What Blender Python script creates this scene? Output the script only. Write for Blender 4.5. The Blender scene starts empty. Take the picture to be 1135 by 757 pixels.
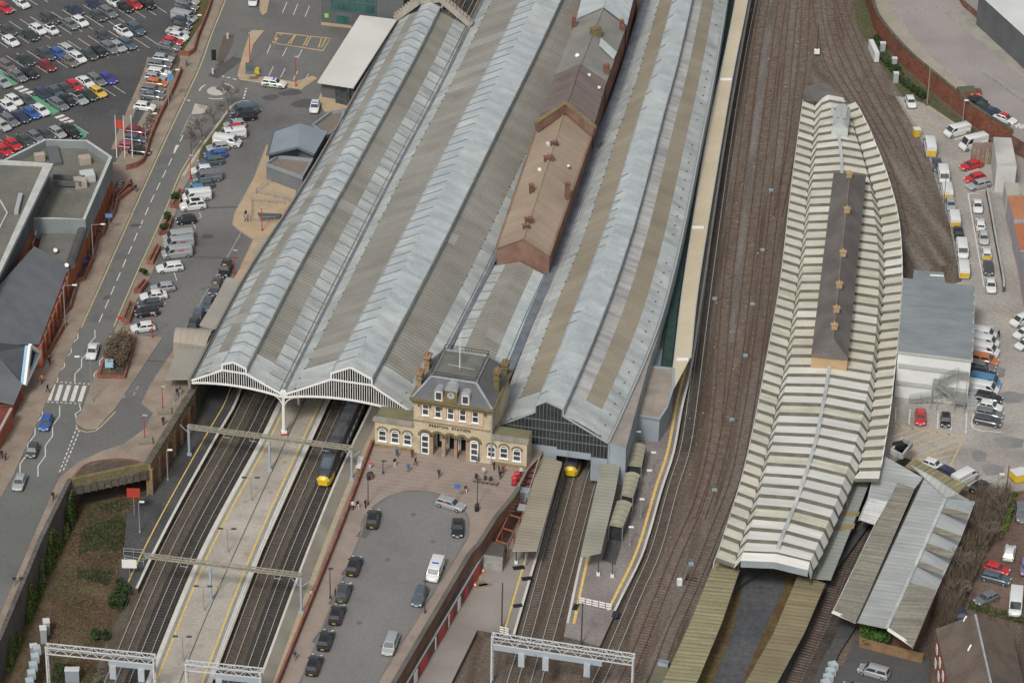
import bpy, bmesh, math, random
from mathutils import Vector, Matrix, Euler
random.seed(7)
sc = bpy.context.scene
COL = sc.collection
R = math.radians
# ------------------------------------------------------------------ camera
FPX, TH, ROLL, H = 3970.0, R(31.7), R(1.22), 314.0
CAM = Vector((0, -H/math.tan(TH), H))
F = Vector((0, math.cos(TH), -math.sin(TH)))
U0 = Vector((0, math.sin(TH), math.cos(TH))); R0 = Vector((1, 0, 0))
RR = R0*math.cos(ROLL)+U0*math.sin(ROLL)
UU = U0*math.cos(ROLL)-R0*math.sin(ROLL)
cd = bpy.data.cameras.new('camera'); cd.sensor_width = 36; cd.lens = FPX/1135*36
cd.clip_start = 5; cd.clip_end = 20000
cam = bpy.data.objects.new('camera', cd); COL.objects.link(cam)
m3 = Matrix((RR, UU, -F)).transposed()
cam.matrix_world = Matrix.Translation(CAM) @ m3.to_4x4()
sc.camera = cam
def ray(x, y): return (F*FPX + RR*(x-567.5) - UU*(y-378.5)).normalized()
def P(x, y, z=0.0):
    d = ray(x, y); t = (z-CAM.z)/d.z
    return CAM + d*t
def PL(pts, z=0.0): return [P(x, y, z) for x, y in pts]
def flat(v, z): return Vector((v.x, v.y, z))
UPZ = Vector((0, 0, 1))
# ------------------------------------------------------------------ materials
MATS = {}
def mat(name, c1, c2=None, ns=0.25, fa=0.12, fs=6.0, rough=0.85, metal=0.0, stripe=None, stripe2=None,
        streak=None, bump=0.0, spec=0.3, c3=None, n3=0.05, thr=0.5, coat=0.0, aniso=None):
    if name in MATS: return MATS[name]
    m = bpy.data.materials.new(name); m.use_nodes = True
    nt = m.node_tree; N = nt.nodes; L = nt.links
    b = N['Principled BSDF']
    b.inputs['Roughness'].default_value = rough; b.inputs['Metallic'].default_value = metal
    b.inputs['Specular IOR Level'].default_value = spec
    if coat: b.inputs['Coat Weight'].default_value = coat; b.inputs['Coat Roughness'].default_value = 0.08
    c1 = (*c1, 1); c2 = (*c2, 1) if c2 else c1
    geo = N.new('ShaderNodeNewGeometry')
    def noise(vec, scale, det=4):
        n = N.new('ShaderNodeTexNoise'); n.inputs['Scale'].default_value = scale; n.inputs['Detail'].default_value = det
        L.new(vec, n.inputs['Vector']); return n.outputs['Fac']
    def mapr(fac, a, bb, c, d):
        r = N.new('ShaderNodeMapRange'); L.new(fac, r.inputs[0])
        for i, v in zip((1, 2, 3, 4), (a, bb, c, d)): r.inputs[i].default_value = v
        return r.outputs[0]
    def mix(fac, A, B, mode='MIX'):
        x = N.new('ShaderNodeMix'); x.data_type = 'RGBA'; x.blend_type = mode
        if hasattr(fac, 'node'): L.new(fac, x.inputs[0])
        else: x.inputs[0].default_value = fac
        for s, v in ((6, A), (7, B)):
            if hasattr(v, 'node'): L.new(v, x.inputs[s])
            else: x.inputs[s].default_value = v
        return x.outputs[2]
    pos = geo.outputs['Position']; fpos = pos
    if aniso:
        mp = N.new('ShaderNodeMapping'); mp.inputs['Rotation'].default_value = (0,0,aniso[2]); mp.inputs['Scale'].default_value = (aniso[0],aniso[1],1); mp.vector_type='POINT'
        vr_ = N.new('ShaderNodeVectorRotate'); vr_.rotation_type='Z_AXIS'; vr_.inputs['Angle'].default_value = aniso[2]; L.new(pos, vr_.inputs['Vector'])
        mp.inputs['Rotation'].default_value=(0,0,0); L.new(vr_.outputs[0], mp.inputs['Vector']); pos = mp.outputs[0]
    col = mix(mapr(noise(pos, ns, 5), 0.38, 0.62, 0, 1), c1, c2)
    if c3: col = mix(mapr(noise(pos, n3, 6), thr, thr+0.2, 0, 0.8), col, (*c3, 1))
    if stripe or stripe2 or streak:
        tc = N.new('ShaderNodeUVMap'); tc.uv_map = 'UVMap'
        sx = N.new('ShaderNodeSeparateXYZ'); L.new(tc.outputs[0], sx.inputs[0])
    for st in (stripe, stripe2):
        if not st: continue
        ax, per, duty, sc_col, stren = st
        d = N.new('ShaderNodeMath'); d.operation = 'DIVIDE'; L.new(sx.outputs['X' if ax == 'U' else 'Y'], d.inputs[0]); d.inputs[1].default_value = per
        fr = N.new('ShaderNodeMath'); fr.operation = 'FRACT'; L.new(d.outputs[0], fr.inputs[0])
        lt = N.new('ShaderNodeMath'); lt.operation = 'LESS_THAN'; L.new(fr.outputs[0], lt.inputs[0]); lt.inputs[1].default_value = duty
        ml = N.new('ShaderNodeMath'); ml.operation = 'MULTIPLY'; L.new(lt.outputs[0], ml.inputs[0]); ml.inputs[1].default_value = stren
        col = mix(ml.outputs[0], col, (*sc_col, 1))
    if streak:
        su, sv, amp = streak
        cb = N.new('ShaderNodeCombineXYZ')
        for i, (o, k) in enumerate((('X', su), ('Y', sv))):
            q = N.new('ShaderNodeMath'); q.operation = 'MULTIPLY'; L.new(sx.outputs[o], q.inputs[0]); q.inputs[1].default_value = k
            L.new(q.outputs[0], cb.inputs[i])
        col = mix(1.0, col, _grey(N, L, mapr(noise(cb.outputs[0], 1.0, 4), 0.3, 0.7, 1-amp, 1+amp)), 'MULTIPLY')
    if fa: col = mix(1.0, col, _grey(N, L, mapr(noise(fpos, fs, 3), 0.3, 0.7, 1-fa, 1+fa)), 'MULTIPLY')
    L.new(col, b.inputs['Base Color'])
    if bump:
        bp = N.new('ShaderNodeBump'); bp.inputs['Strength'].default_value = bump; bp.inputs['Distance'].default_value = 0.1
        L.new(noise(pos, fs, 4), bp.inputs['Height']); L.new(bp.outputs[0], b.inputs['Normal'])
    MATS[name] = m; return m
def _grey(N, L, s):
    c = N.new('ShaderNodeCombineColor')
    for i in range(3): L.new(s, c.inputs[i])
    return c.outputs[0]
def plain(name, c, rough=0.6, metal=0.0, spec=0.4, fa=0.06, coat=0.0): return mat(name, c, None, fa=fa, rough=rough, metal=metal, spec=spec, coat=coat)

ASPH = mat('asphalt_road', (.138,.137,.132), (.175,.171,.163), ns=.05, fa=.12, fs=3, c3=(.105,.103,.10), n3=.12, thr=.55)
ASPH_D = mat('asphalt_car_park', (.07,.07,.073), (.096,.094,.092), ns=.07, fa=.14, fs=2.5, c3=(.10,.098,.095), n3=.1, thr=.56)
ASPH_F = mat('asphalt_forecourt', (.175,.17,.163), (.205,.198,.19), ns=.06, fa=.10, fs=3, c3=(.135,.13,.128), n3=.08, thr=.56)
ASPH_R = mat('asphalt_yard', (.31,.285,.255), (.39,.365,.33), ns=.08, fa=.14, fs=2, c3=(.23,.22,.205), n3=.12, thr=.53)
ASPH_B = mat('asphalt_bay', (.07,.075,.08), (.10,.10,.105), ns=.12, fa=.2, fs=1.5, c3=(.05,.05,.045), n3=.3, thr=.57)
PAVE_L = mat('paving_beige', (.25,.20,.155), (.31,.255,.20), ns=.3, fa=.14, fs=3, c3=(.20,.165,.14), n3=.25, thr=.55)
PAVE_P = mat('paving_pinkish', (.27,.215,.18), (.33,.27,.23), ns=.2, fa=.13, fs=4, stripe=None, c3=(.21,.165,.14), n3=.2, thr=.55)
PAVE_O = mat('paving_sandy', (.40,.30,.195), (.46,.355,.24), ns=.3, fa=.1, fs=4, c3=(.30,.235,.17), n3=.3, thr=.58)
KERB = mat('kerb_stone', (.40,.36,.28), (.48,.43,.34), ns=1)
YELLOW = mat('yellow_line_paint', (.42,.35,.19), (.50,.43,.25), ns=2, fa=.15)
PYEL = mat('platform_yellow_paint', (.62,.42,.10), (.70,.52,.18), ns=2, fa=.2)
WHITE = mat('white_line_paint', (.55,.54,.50), (.68,.67,.63), ns=2, fa=.15)
FADED = mat('faded_line_paint', (.26,.25,.23), (.36,.34,.31), ns=1, fa=.2)
ORNG = mat('ochre_line_paint', (.60,.40,.17), (.52,.38,.20), ns=1, fa=.2)
GREENP = mat('green_walkway_paint', (.10,.30,.18), (.14,.36,.22), ns=1)
BALLAST = mat('ballast', (.09,.064,.048), (.152,.12,.095), ns=.5, fa=.35, fs=2.5, c3=(.21,.185,.16), n3=.18, thr=.55, aniso=(1,.07,R(9)))
BALL_L = mat('ballast_left', (.085,.07,.052), (.115,.095,.072), ns=.15, fa=.35, fs=2.5)
DIRT = mat('yard_dirt', (.10,.075,.058), (.20,.175,.15), ns=.30, fa=.3, fs=1.6, c3=(.07,.05,.038), n3=.22, thr=.52, aniso=(1,.10,R(-14)))
WASTE = mat('waste_ground', (.085,.058,.035), (.12,.088,.052), ns=.25, fa=.4, fs=1.8, c3=(.055,.075,.03), n3=.13, thr=.50)
GRASS = mat('grass', (.075,.085,.028), (.11,.09,.04), ns=.3, fa=.3, fs=3)
MOSS = mat('moss_edge', (.13,.105,.04), (.10,.06,.035), ns=.3, fa=.3, fs=2)
PLAT = mat('platform_surface', (.36,.325,.275), (.44,.405,.35), ns=.12, fa=.12, fs=2, c3=(.28,.25,.21), n3=.25, thr=.56)
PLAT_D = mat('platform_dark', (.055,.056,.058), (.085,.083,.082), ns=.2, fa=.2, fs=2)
PLAT_M = mat('platform_mauve', (.20,.175,.165), (.26,.23,.215), ns=.15, fa=.16, fs=2, c3=(.16,.13,.13), n3=.2, thr=.55)
COPING = mat('platform_coping', (.62,.60,.54), (.55,.52,.46), ns=.5)
GSTRIP = mat('platform_grey_strip', (.25,.25,.235), (.30,.30,.28), ns=.5)
EARTH = mat('planting_bed_soil', (.085,.065,.05), (.12,.09,.06), ns=.6, fa=.3, fs=3)
REDEARTH = mat('reddish_earth', (.13,.085,.065), (.17,.12,.095), ns=.1, fa=.25, fs=2)
BRICK = mat('red_brick', (.215,.085,.06), (.28,.12,.085), ns=.6, fa=.2, fs=3)
BRICKO = mat('orange_brick', (.32,.105,.055), (.40,.14,.075), ns=.3, fa=.15, fs=3)
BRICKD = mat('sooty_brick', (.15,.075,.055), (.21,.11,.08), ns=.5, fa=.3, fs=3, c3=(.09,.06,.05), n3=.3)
STONE = mat('sandstone', (.47,.385,.27), (.56,.47,.335), ns=.5, fa=.14, fs=5, c3=(.27,.205,.135), n3=.45, thr=.55)
STONEP = mat('pinkish_stone', (.55,.40,.27), (.62,.47,.33), ns=.7, fa=.1, fs=5)
STONED = mat('dark_stone', (.085,.075,.06), (.13,.115,.09), ns=.4, fa=.3, fs=2, c3=(.07,.085,.04), n3=.25, thr=.57)
STONEM = mat('mossy_stone', (.20,.16,.085), (.15,.13,.06), ns=.7, fa=.25, fs=4)
SLATE = mat('slate', (.115,.12,.125), (.15,.15,.155), ns=.3, fa=.12, fs=5)
LEAD = mat('lead', (.36,.38,.39), (.28,.30,.31), ns=.7)
GLASS = mat('window_glass', (.04,.048,.052), (.07,.08,.085), ns=1, rough=.12, spec=.6, fa=0)
WPAINT = plain('white_painted_frame', (.78,.78,.75), fa=.08)
DARK = plain('dark_opening', (.02,.02,.02), rough=.95, spec=.1)
STEEL = plain('galvanised_steel', (.42,.45,.46), rough=.5, metal=.2)
STEELB = plain('grey_blue_steel', (.34,.39,.43), rough=.5)
POLEG = plain('grey_pole_paint', (.28,.30,.30))
POLED = plain('dark_pole_paint', (.06,.065,.07))
REDP = plain('red_paint', (.48,.035,.04), rough=.45)
BLACKP = plain('black_paint', (.02,.02,.022), rough=.45)
RAILST = plain('rail_steel', (.40,.38,.35), rough=.45, metal=.2)
RAILRU = plain('rusty_rail', (.13,.075,.055), rough=.8)
SLEEP = mat('sleeper', (.135,.105,.085), (.19,.155,.13), ns=.8, fa=.2, fs=3)
SLEEPC = mat('concrete_sleeper', (.085,.068,.053), (.115,.095,.078), ns=.8, fa=.2, fs=3)
SLEEPD = mat('blackened_sleeper', (.055,.05,.044), (.08,.07,.06), ns=.8, fa=.2, fs=3)
# ------------------------------------------------------------------ mesh building
class MB:
    def __init__(s): s.v=[]; s.f=[]; s.m=[]; s.uv=[]
    def poly(s, pts, m=0, uv=None):
        n=len(s.v); s.v += [Vector(p) for p in pts]; s.f.append(list(range(n, n+len(pts)))); s.m.append(m)
        s.uv.append(uv if uv else [(p[0], p[1]) for p in pts])
    def prism(s, pts, z0, z1, mt=0, ms=None, bottom=False):
        ms = mt if ms is None else ms
        pts = [Vector((p[0], p[1], 0)) for p in pts]
        a = sum(pts[i].x*pts[(i+1)%len(pts)].y-pts[(i+1)%len(pts)].x*pts[i].y for i in range(len(pts)))
        if a < 0: pts = pts[::-1]
        s.poly([flat(p, z1) for p in pts], mt)
        if bottom: s.poly([flat(p, z0) for p in pts[::-1]], ms)
        u=0
        for i in range(len(pts)):
            p, q = pts[i], pts[(i+1)%len(pts)]; l=(q-p).length
            s.poly([flat(p,z0), flat(q,z0), flat(q,z1), flat(p,z1)], ms, [(u,z0),(u+l,z0),(u+l,z1),(u,z1)]); u+=l
    def box(s, c, sx, sy, sz, yaw=0.0, m=0, mt=None):
        # c = centre of the bottom face
        ex = Vector((math.cos(yaw), math.sin(yaw), 0))*sx/2; ey = Vector((-math.sin(yaw), math.cos(yaw), 0))*sy/2
        c = Vector(c); pts = [c-ex-ey, c+ex-ey, c+ex+ey, c-ex+ey]
        s.prism(pts, c.z, c.z+sz, m if mt is None else mt, m, True)
    def bar(s, p, q, w, h, m=0, up=UPZ):
        p=Vector(p); q=Vector(q); d=(q-p)
        if d.length<1e-6: return
        d.normalize(); sd = d.cross(up)
        if sd.length<1e-4: sd=d.cross(Vector((1,0,0)))
        sd.normalize(); u=sd.cross(d).normalized()
        a=[p+sd*w/2*i+u*h/2*j for i,j in ((-1,-1),(1,-1),(1,1),(-1,1))]
        b=[q+sd*w/2*i+u*h/2*j for i,j in ((-1,-1),(1,-1),(1,1),(-1,1))]
        for i in range(4): s.poly([a[i],b[i],b[(i+1)%4],a[(i+1)%4]][::-1], m)
        s.poly(a, m); s.poly(b[::-1], m)
    def tube(s, p, q, r0, r1=None, n=6, m=0):
        r1 = r0 if r1 is None else r1
        p=Vector(p); q=Vector(q); d=(q-p).normalized(); sd=d.cross(UPZ)
        if sd.length<1e-3: sd=Vector((1,0,0))
        sd.normalize(); u=sd.cross(d).normalized()
        A=[p+(sd*math.cos(6.2832*i/n)+u*math.sin(6.2832*i/n))*r0 for i in range(n)]
        B=[q+(sd*math.cos(6.2832*i/n)+u*math.sin(6.2832*i/n))*r1 for i in range(n)]
        for i in range(n): s.poly([A[i],B[i],B[(i+1)%n],A[(i+1)%n]][::-1], m)
        s.poly(A, m); s.poly(B[::-1], m)
    def strip(s, pts, w, m=0, dz=0.0, off=0.0):
        L_ = offset(pts, off-w/2); R_ = offset(pts, off+w/2); u=0
        for i in range(len(pts)-1):
            l=(pts[i+1]-pts[i]).length
            z=Vector((0,0,dz))
            s.poly([L_[i]+z, R_[i]+z, R_[i+1]+z, L_[i+1]+z], m, [(u,0),(u,w),(u+l,w),(u+l,0)]); u+=l
    def wall(s, pts, th, z0, z1, m=0, mt=None):
        mt = m if mt is None else mt
        A=offset(pts,-th/2); B=offset(pts,th/2); u=0
        for i in range(len(pts)-1):
            l=(pts[i+1]-pts[i]).length; a,b,c,d=A[i],A[i+1],B[i+1],B[i]
            uv=[(u,z0),(u+l,z0),(u+l,z1),(u,z1)]
            s.poly([flat(a,z0),flat(b,z0),flat(b,z1),flat(a,z1)][::-1],m,uv[::-1])
            s.poly([flat(d,z0),flat(c,z0),flat(c,z1),flat(d,z1)],m,uv)
            s.poly([flat(a,z1),flat(b,z1),flat(c,z1),flat(d,z1)][::-1],mt)
            u+=l
        for a,d in ((A[0],B[0]),(B[-1],A[-1])): s.poly([flat(a,z0),flat(d,z0),flat(d,z1),flat(a,z1)],m)
    def build(s, name, mats, parent=None, smooth=False, origin=None, **props):
        if not s.v: return None
        o0 = Vector(parent['_w']) if parent is not None and '_w' in parent else Vector((0,0,0))
        if parent is None and origin is not None: o0 = Vector(origin)
        me = bpy.data.meshes.new(name)
        me.from_pydata([v-o0 for v in s.v], [], s.f)
        uvl = me.uv_layers.new(name='UVMap'); k=0; dat=[]
        for u in s.uv:
            for c in u: dat += [c[0], c[1]]
        uvl.data.foreach_set('uv', dat)
        for mm in (mats if isinstance(mats,(list,tuple)) else [mats]): me.materials.append(mm)
        me.polygons.foreach_set('material_index', s.m)
        if smooth: me.polygons.foreach_set('use_smooth', [True]*len(s.f))
        me.update()
        o = bpy.data.objects.new(name, me); COL.objects.link(o)
        if parent is not None:
            o.parent = parent
            if '_w' in parent: o['_w'] = [0.0,0.0,0.0]; o['_w'] = list(parent['_w']); 
        else: o.location = o0; o['_w'] = list(o0)
        for k_, v_ in props.items():
            if v_: o[k_] = v_
        return o
def _islands(s):
    par=list(range(len(s.f))); key={}
    def fd(i):
        while par[i]!=i: par[i]=par[par[i]]; i=par[i]
        return i
    for i,f in enumerate(s.f):
        for v in f:
            k=(round(s.v[v].x,2),round(s.v[v].y,2),round(s.v[v].z,2))
            if k in key: par[fd(i)]=fd(key[k])
            else: key[k]=i
    g={}
    for i in range(len(s.f)): g.setdefault(fd(i),[]).append(i)
    return list(g.values())
def build_each(s, name, mats, parent=None, **k):
    """every separate piece of the builder becomes a part of its own"""
    out=[]
    for isl in _islands(s):
        m=MB()
        for i in isl: m.poly([s.v[v] for v in s.f[i]], s.m[i], s.uv[i])
        out.append(m.build(name,mats,parent,**k))
    return out
MB.each=build_each
def offset(pts, d):
    out=[]
    for i,p in enumerate(pts):
        a=pts[max(i-1,0)]; b=pts[min(i+1,len(pts)-1)]; t=(b-a); t.z=0; t.normalize()
        k=1.0
        if 0<i<len(pts)-1:
            t1=(p-a); t1.z=0; t1.normalize(); k=1/max(0.5,abs(t.dot(t1)))
        out.append(p+Vector((t.y,-t.x,0))*d*k)
    return out
def spline(pts, step=3.0):
    # Catmull-Rom through the points, resampled every `step` metres
    q=[pts[0]*2-pts[1]]+list(pts)+[pts[-1]*2-pts[-2]]; d=[]
    for i in range(1,len(q)-2):
        for k in range(16):
            t=k/16; p0,p1,p2,p3=q[i-1],q[i],q[i+1],q[i+2]
            d.append(0.5*((2*p1)+(p2-p0)*t+(2*p0-5*p1+4*p2-p3)*t*t+(3*p1-p0-3*p2+p3)*t**3))
    d.append(pts[-1]); return resample(d, step=step)
def resample(d, n=None, step=None):
    cum=[0]
    for i in range(1,len(d)): cum.append(cum[-1]+(d[i]-d[i-1]).length)
    T=cum[-1]
    if n is None: n=max(1,int(round(T/step)))
    out=[]; j=0
    for i in range(n+1):
        s=T*i/n
        while j<len(cum)-2 and cum[j+1]<s: j+=1
        w=(s-cum[j])/max(1e-9,cum[j+1]-cum[j]); out.append(d[j].lerp(d[j+1],min(1,w)))
    return out
def root(name, label, cat, loc=(0,0,0), group=None, kind=None):
    o=bpy.data.objects.new(name,None); COL.objects.link(o); o.location=loc; o['_w']=list(loc)
    o.empty_display_size=.5
    if label: o['label']=label
    if cat: o['category']=cat
    if group: o['group']=group
    if kind: o['kind']=kind
    return o
def sub(o): return o   # readability: a part that parents sub-parts
def copytree(o, parent=None):
    c=o.copy(); COL.objects.link(c)
    if parent is not None: c.parent=parent
    for ch in list(o.children): copytree(ch,c)
    return c
def struct(name, mb, mats, label=None, cat=None, **k):
    cat = k.pop('category', cat)
    return mb.build(name, mats, kind='structure', label=label, category=cat, **k)
def sheet(name, px, z, m, base=None, **k):
    mb=MB()
    pts=PL(px,z)
    if base is None: 
        a = sum(pts[i].x*pts[(i+1)%len(pts)].y-pts[(i+1)%len(pts)].x*pts[i].y for i in range(len(pts)))
        mb.poly(pts if a>0 else pts[::-1])
    else: mb.prism(pts, base, z)
    return struct(name, mb, m, **k)
# ================================================================== SETTING
U = 5.5
def big_ground():
    mb=MB(); s=4000
    mb.poly([Vector((-s,-s,0)),Vector((s,-s,0)),Vector((s,s,0)),Vector((-s,s,0))])
    struct('ground', mb, mat('far_ground',(.12,.12,.11),(.16,.15,.13),ns=.02,fa=.2), label='grey brown town ground stretching out beyond the railway', cat='ground')
big_ground()
sheet('railway_ground', [(100,900),(-120,900),(60,560),(150,520),(225,410),(420,20),(480,-90),(1010,-90),(1010,20),(1120,150),(1300,260),(1300,900)], .02, BALLAST, label='brown ballast covering the whole track level of the station', category='ground')
sheet('ballast_bed', [(110,790),(127,645),(173,605),(240,480),(300,380),(560,-60),(620,-60),(470,300),(412,450),(340,610),(255,800)], .04, BALL_L, label='dark brown ballast under the tracks beside the long island platform', category='ground')
sheet('yard_ground', [(893,108),(905,60),(925,50),(960,100),(992,107),(1018,150),(1030,177),(1040,208),(1053,251),(1060,290),(1000,310),(985,200)], .05, DIRT, label='worn brown dirt yard between the ridged roof and parked vans', category='ground')
# the raised street level on the left, with its retaining faces
plateau = [(-700,900),(-60,830),(0,718),(45,603),(77,537),(110,480),(196,463),(214,438),(272,327),(327,241),(371,167),(441,41),(505,-75),(700,-500),(-1200,-500)]
mb=MB(); mb.prism(PL(plateau,U),-.5,U,0,1)
struct('street_level', mb, [ASPH, STONED], label='raised grey asphalt street level beside the sunken railway', cat='ground')
mb=MB(); mb.prism(PL([(77,537),(163,519),(196,463),(110,480)],U),4.2,U+.004,0,1,True)
struct('bridge_deck', mb, [ASPH, STONED], label='flat road deck spanning the overgrown disused trackbed', cat='bridge')
sheet('car_park', [(-400,-200),(225,-60),(205,5),(190,60),(165,115),(140,160),(128,190),(100,190),(-300,190)], U+.01, ASPH_D, label='dark asphalt of the crowded corner car park', category='car park')
sheet('main_road', [(262,-40),(248,0),(232,40),(218,78),(184,150),(158,207),(112,310),(88,365),(52,444),(15,526),(0,553),(-90,740),(-110,900),(-60,900),(0,681),(36,597),(65,524),(83,467),(101,425),(127,365),(154,300),(184,234),(228,150),(258,105),(263,86),(270,57),(278,34),(290,0),(300,-40)], U+.014, mat('asphalt_main_road',(.135,.138,.13),(.17,.168,.158),ns=.05,fa=.1,fs=3,c3=(.10,.10,.098),n3=.15,thr=.56), label='grey main road running down the left side with dashed centre line', category='road')
def pavement(px, m, label, z=U, k=.12):
    mb=MB(); mb.prism(PL(px,z+k), z, z+k, 0, 1)
    return struct('pavement', mb, [m, KERB], label=label, cat='pavement')
pavement([(268,-40),(248,0),(232,40),(218,78),(184,150),(158,207),(112,310),(88,365),(52,444),(15,526),(0,553),(-90,740),(-160,740),(-40,560),(-20,400),(40,300),(90,180),(128,180),(145,150),(203,57),(228,19),(240,-20),(248,-40)], PAVE_L, 'beige brick pavement between the brick shopping centre and main road')
pavement([(228,152),(203,190),(184,236),(154,301),(127,367),(110,406),(101,425),(91,455),(83,465),(85,469),(96,475),(108,474),(128,452),(180,374),(152,372),(146,357),(150,335),(163,313),(167,306),(180,277),(190,251),(201,213),(218,185),(222,168)], PAVE_L, 'beige paving strip with planters between main road and station car park')
pavement([(295,160),(280,199),(259,237),(257,248),(263,254),(280,265),(271,285),(262,305),(240,340),(213,380),(196,382),(167,425),(157,446),(170,457),(160,475),(137,492),(112,500),(85,513),(65,530),(36,597),(0,681),(-60,820),(-60,830),(0,716),(45,602),(77,536),(93,514),(118,508),(144,508),(162,514),(196,462),(214,437),(272,326),(327,240),(330,180),(310,160)], PAVE_L, 'beige station approach pavement along the side of the train shed')
sheet('sandy_pavement', [(296,162),(281,199),(260,237),(258,248),(264,254),(281,265),(272,285),(248,330),(262,335),(272,325),(327,238),(330,180),(310,164)], U+.13, PAVE_O, label='sandy orange paving beside the small grey station annexe', category='pavement')
pavement([(278,34),(293,34),(281,49),(273,80),(291,85),(327,91),(346,84),(352,87),(337,97),(335,99),(316,96),(266,88),(263,84),(270,57)], PAVE_O, 'sandy pavement edging the small staff car park')
pavement([(288,-8),(300,-8),(296,14),(291,17),(288,12)], PAVE_O, 'small sandy paving tip above the staff car park')
pavement([(357,100),(371,88),(392,95),(385,120),(360,124),(352,112)], PAVE_O, 'sandy paving patch before the white roofed entrance building')
sheet('staff_car_park', [(300,-40),(420,-40),(400,20),(352,84),(346,83),(327,90),(291,84),(274,79),(282,49),(294,34),(297,12)], U+.012, ASPH, label='worn grey asphalt of the small staff car park', category='car park')
sheet('flower_bed', [(79,534),(93,517),(118,510.5),(144,510.5),(160,515)], U+.14, EARTH, label='bare brown soil bed behind the bridge parapet', category='flower bed')
mb=MB(); mb.strip(spline(PL([(78,533),(93,515.5),(118,509),(144,509),(163,514)],U+.16),1),.35); struct('bed_kerb', mb, BRICK, label='curved red brick kerb edging the soil bed on the bridge', cat='kerb')
sheet('grass_verge', [(290,122),(283,115),(270,112),(256,118),(243,135),(222,165),(204,193),(214,199),(228,180),(243,150),(252,125),(262,118),(282,121)], U+.10, GRASS, base=U, label='narrow grass verge with bare trees beside the parked vans', category='grass')
mb=MB(); mb.strip(spline(PL([(290,123),(283,115.5),(270,112),(257,118),(243,136),(222,165),(203,195)],U+.13),1),.5); struct('verge_kerb', mb, KERB, label='pale kerb curving round the top of the grass verge', cat='kerb')
sheet('grass_bank', [(222,-8),(205,30),(195,56),(196,60),(214,52),(232,5),(236,-8)], U+.05, GRASS, label='green grass bank behind the top right row of cars', category='grass')
sheet('scrub_bank', [(195,62),(170,115),(152,150),(148,166),(160,168),(168,140),(200,66)], U+.05, mat('bare_planting',(.085,.085,.045),(.13,.11,.075),ns=.4,fa=.3,fs=3), label='brown planting strip between car park and brick boundary wall', category='planting strip')
mb=MB(); mb.strip(spline(PL([(168,64),(163,82),(150,112),(139,138),(128,166)],U+.04),2),1.6); struct('access_path', mb, PAVE_L, label='narrow paved footpath along the edge of the car park', cat='path')
# ---- road paint (all sheets just above the road)
def paint(name, lines, w, m, label, z=U+.022, dash=None, cat='road marking'):
    mb=MB()
    for ln in lines:
        pts = resample(PL(ln,z), step=1.0) if len(ln)>1 else []
        if not dash: mb.strip(spline(PL(ln,z),1.5) if len(ln)>2 and 'hatch' not in name else PL(ln,z), w); continue
        T=sum((pts[i+1]-pts[i]).length for i in range(len(pts)-1)); on,gap=dash; s=0; n=int(T/(on+gap))
        q=resample(pts,step=.25); stp=T/max(1,len(q)-1)
        while s<T-on*.5:
            a=int(s/stp); b=min(len(q)-1,int((s+on)/stp))
            if b>a: mb.strip([q[a],q[b]],w)
            s+=on+gap
    return struct(name, mb, m, label=label, cat=cat)
paint('yellow_line',[[(250,0),(234,40),(220,78),(186,150),(160,207),(114,310),(90,363)],[(226,152),(201,190),(182,236),(152,302),(126,362)],[(84,471),(86,476),(97,479),(108,476),(128,456)]],.22,YELLOW,'yellow lines painted along both edges of the main road')
paint('centre_line',[[(203,150),(168,222),(136,296),(106,366)]],.16,WHITE,'white dashed centre line of the main road',dash=(2.6,1.9))
def zig(a,b,n,amp):
    A=P(*a,U+.024); B=P(*b,U+.024); d=(B-A); sd=Vector((-d.y,d.x,0)).normalized()
    return [A+d*(i/n)+sd*(amp if i%2 else -amp) for i in range(n+1)]
mb=MB()
for a,b in (((88,367),(62,422)),((107,366),(81,423)),((124,372),(103,422)),((49,450),(20,525)),((68,450),(40,528)),((90,449),(83,464))): mb.strip(zig(a,b,7 if b[1]-a[1]>20 else 3,.28),.16)
struct('zigzag_line', mb, WHITE, label='white zigzag lines before and after the zebra crossing', cat='road marking')
mb=MB()
for i in range(5):
    x=57+i*8.6; y=425+i*.35
    mb.poly([P(x+4.8,y+1,U+.026),P(x+.2,y+1,U+.026),P(x-5.5,y+18.5,U+.026),P(x-.6,y+18.8,U+.026)])
for k in range(8): mb.strip([P(62+k*5,423.2+k*.3,U+.026),P(64.5+k*5,423.4+k*.3,U+.026)],.25); mb.strip([P(52+k*5,445.2+k*.3,U+.026),P(54.5+k*5,445.4+k*.3,U+.026)],.25)
struct('zebra_crossing', mb, WHITE, label='white striped zebra crossing over the main road', cat='zebra crossing')
paint('give_way_line',[[(85,474),(66,523)],[(88,477),(69,524)]],.2,WHITE,'double dashed give way line at the side road mouth',dash=(.7,.5))
paint('give_way_line',[[(203,109),(215,114)],[(246,84.5),(262,88.5)],[(273,98),(270,110)]],.3,WHITE,'short dashed give way lines around the mini roundabout',dash=(.7,.5))
paint('give_way_line',[[(153,428),(146,442)],[(142,425),(137,441)]],.3,FADED,'faded white dashes across the drop off lane mouth',dash=(1.2,.6))
mb=MB(); c=P(240.5,101,U+.03); 
import itertools
ring=[c+Vector((math.cos(t*math.pi/16)*1.85,math.sin(t*math.pi/16)*1.85,0)) for t in range(32)]
for i in range(32): mb.poly([ring[i],ring[(i+1)%32],c+Vector((0,0,.14))])
struct('mini_roundabout', mb, mat('dome_paint',(.50,.48,.43),(.42,.40,.36),ns=2), label='pale domed circle of the mini roundabout', cat='roundabout')
mb=MB()
for a0 in (.35,2.35,4.3):
    mb.strip([c+Vector((math.cos(a0+k*.14)*3.2,math.sin(a0+k*.14)*3.2,-.004)) for k in range(7)],.25)
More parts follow.
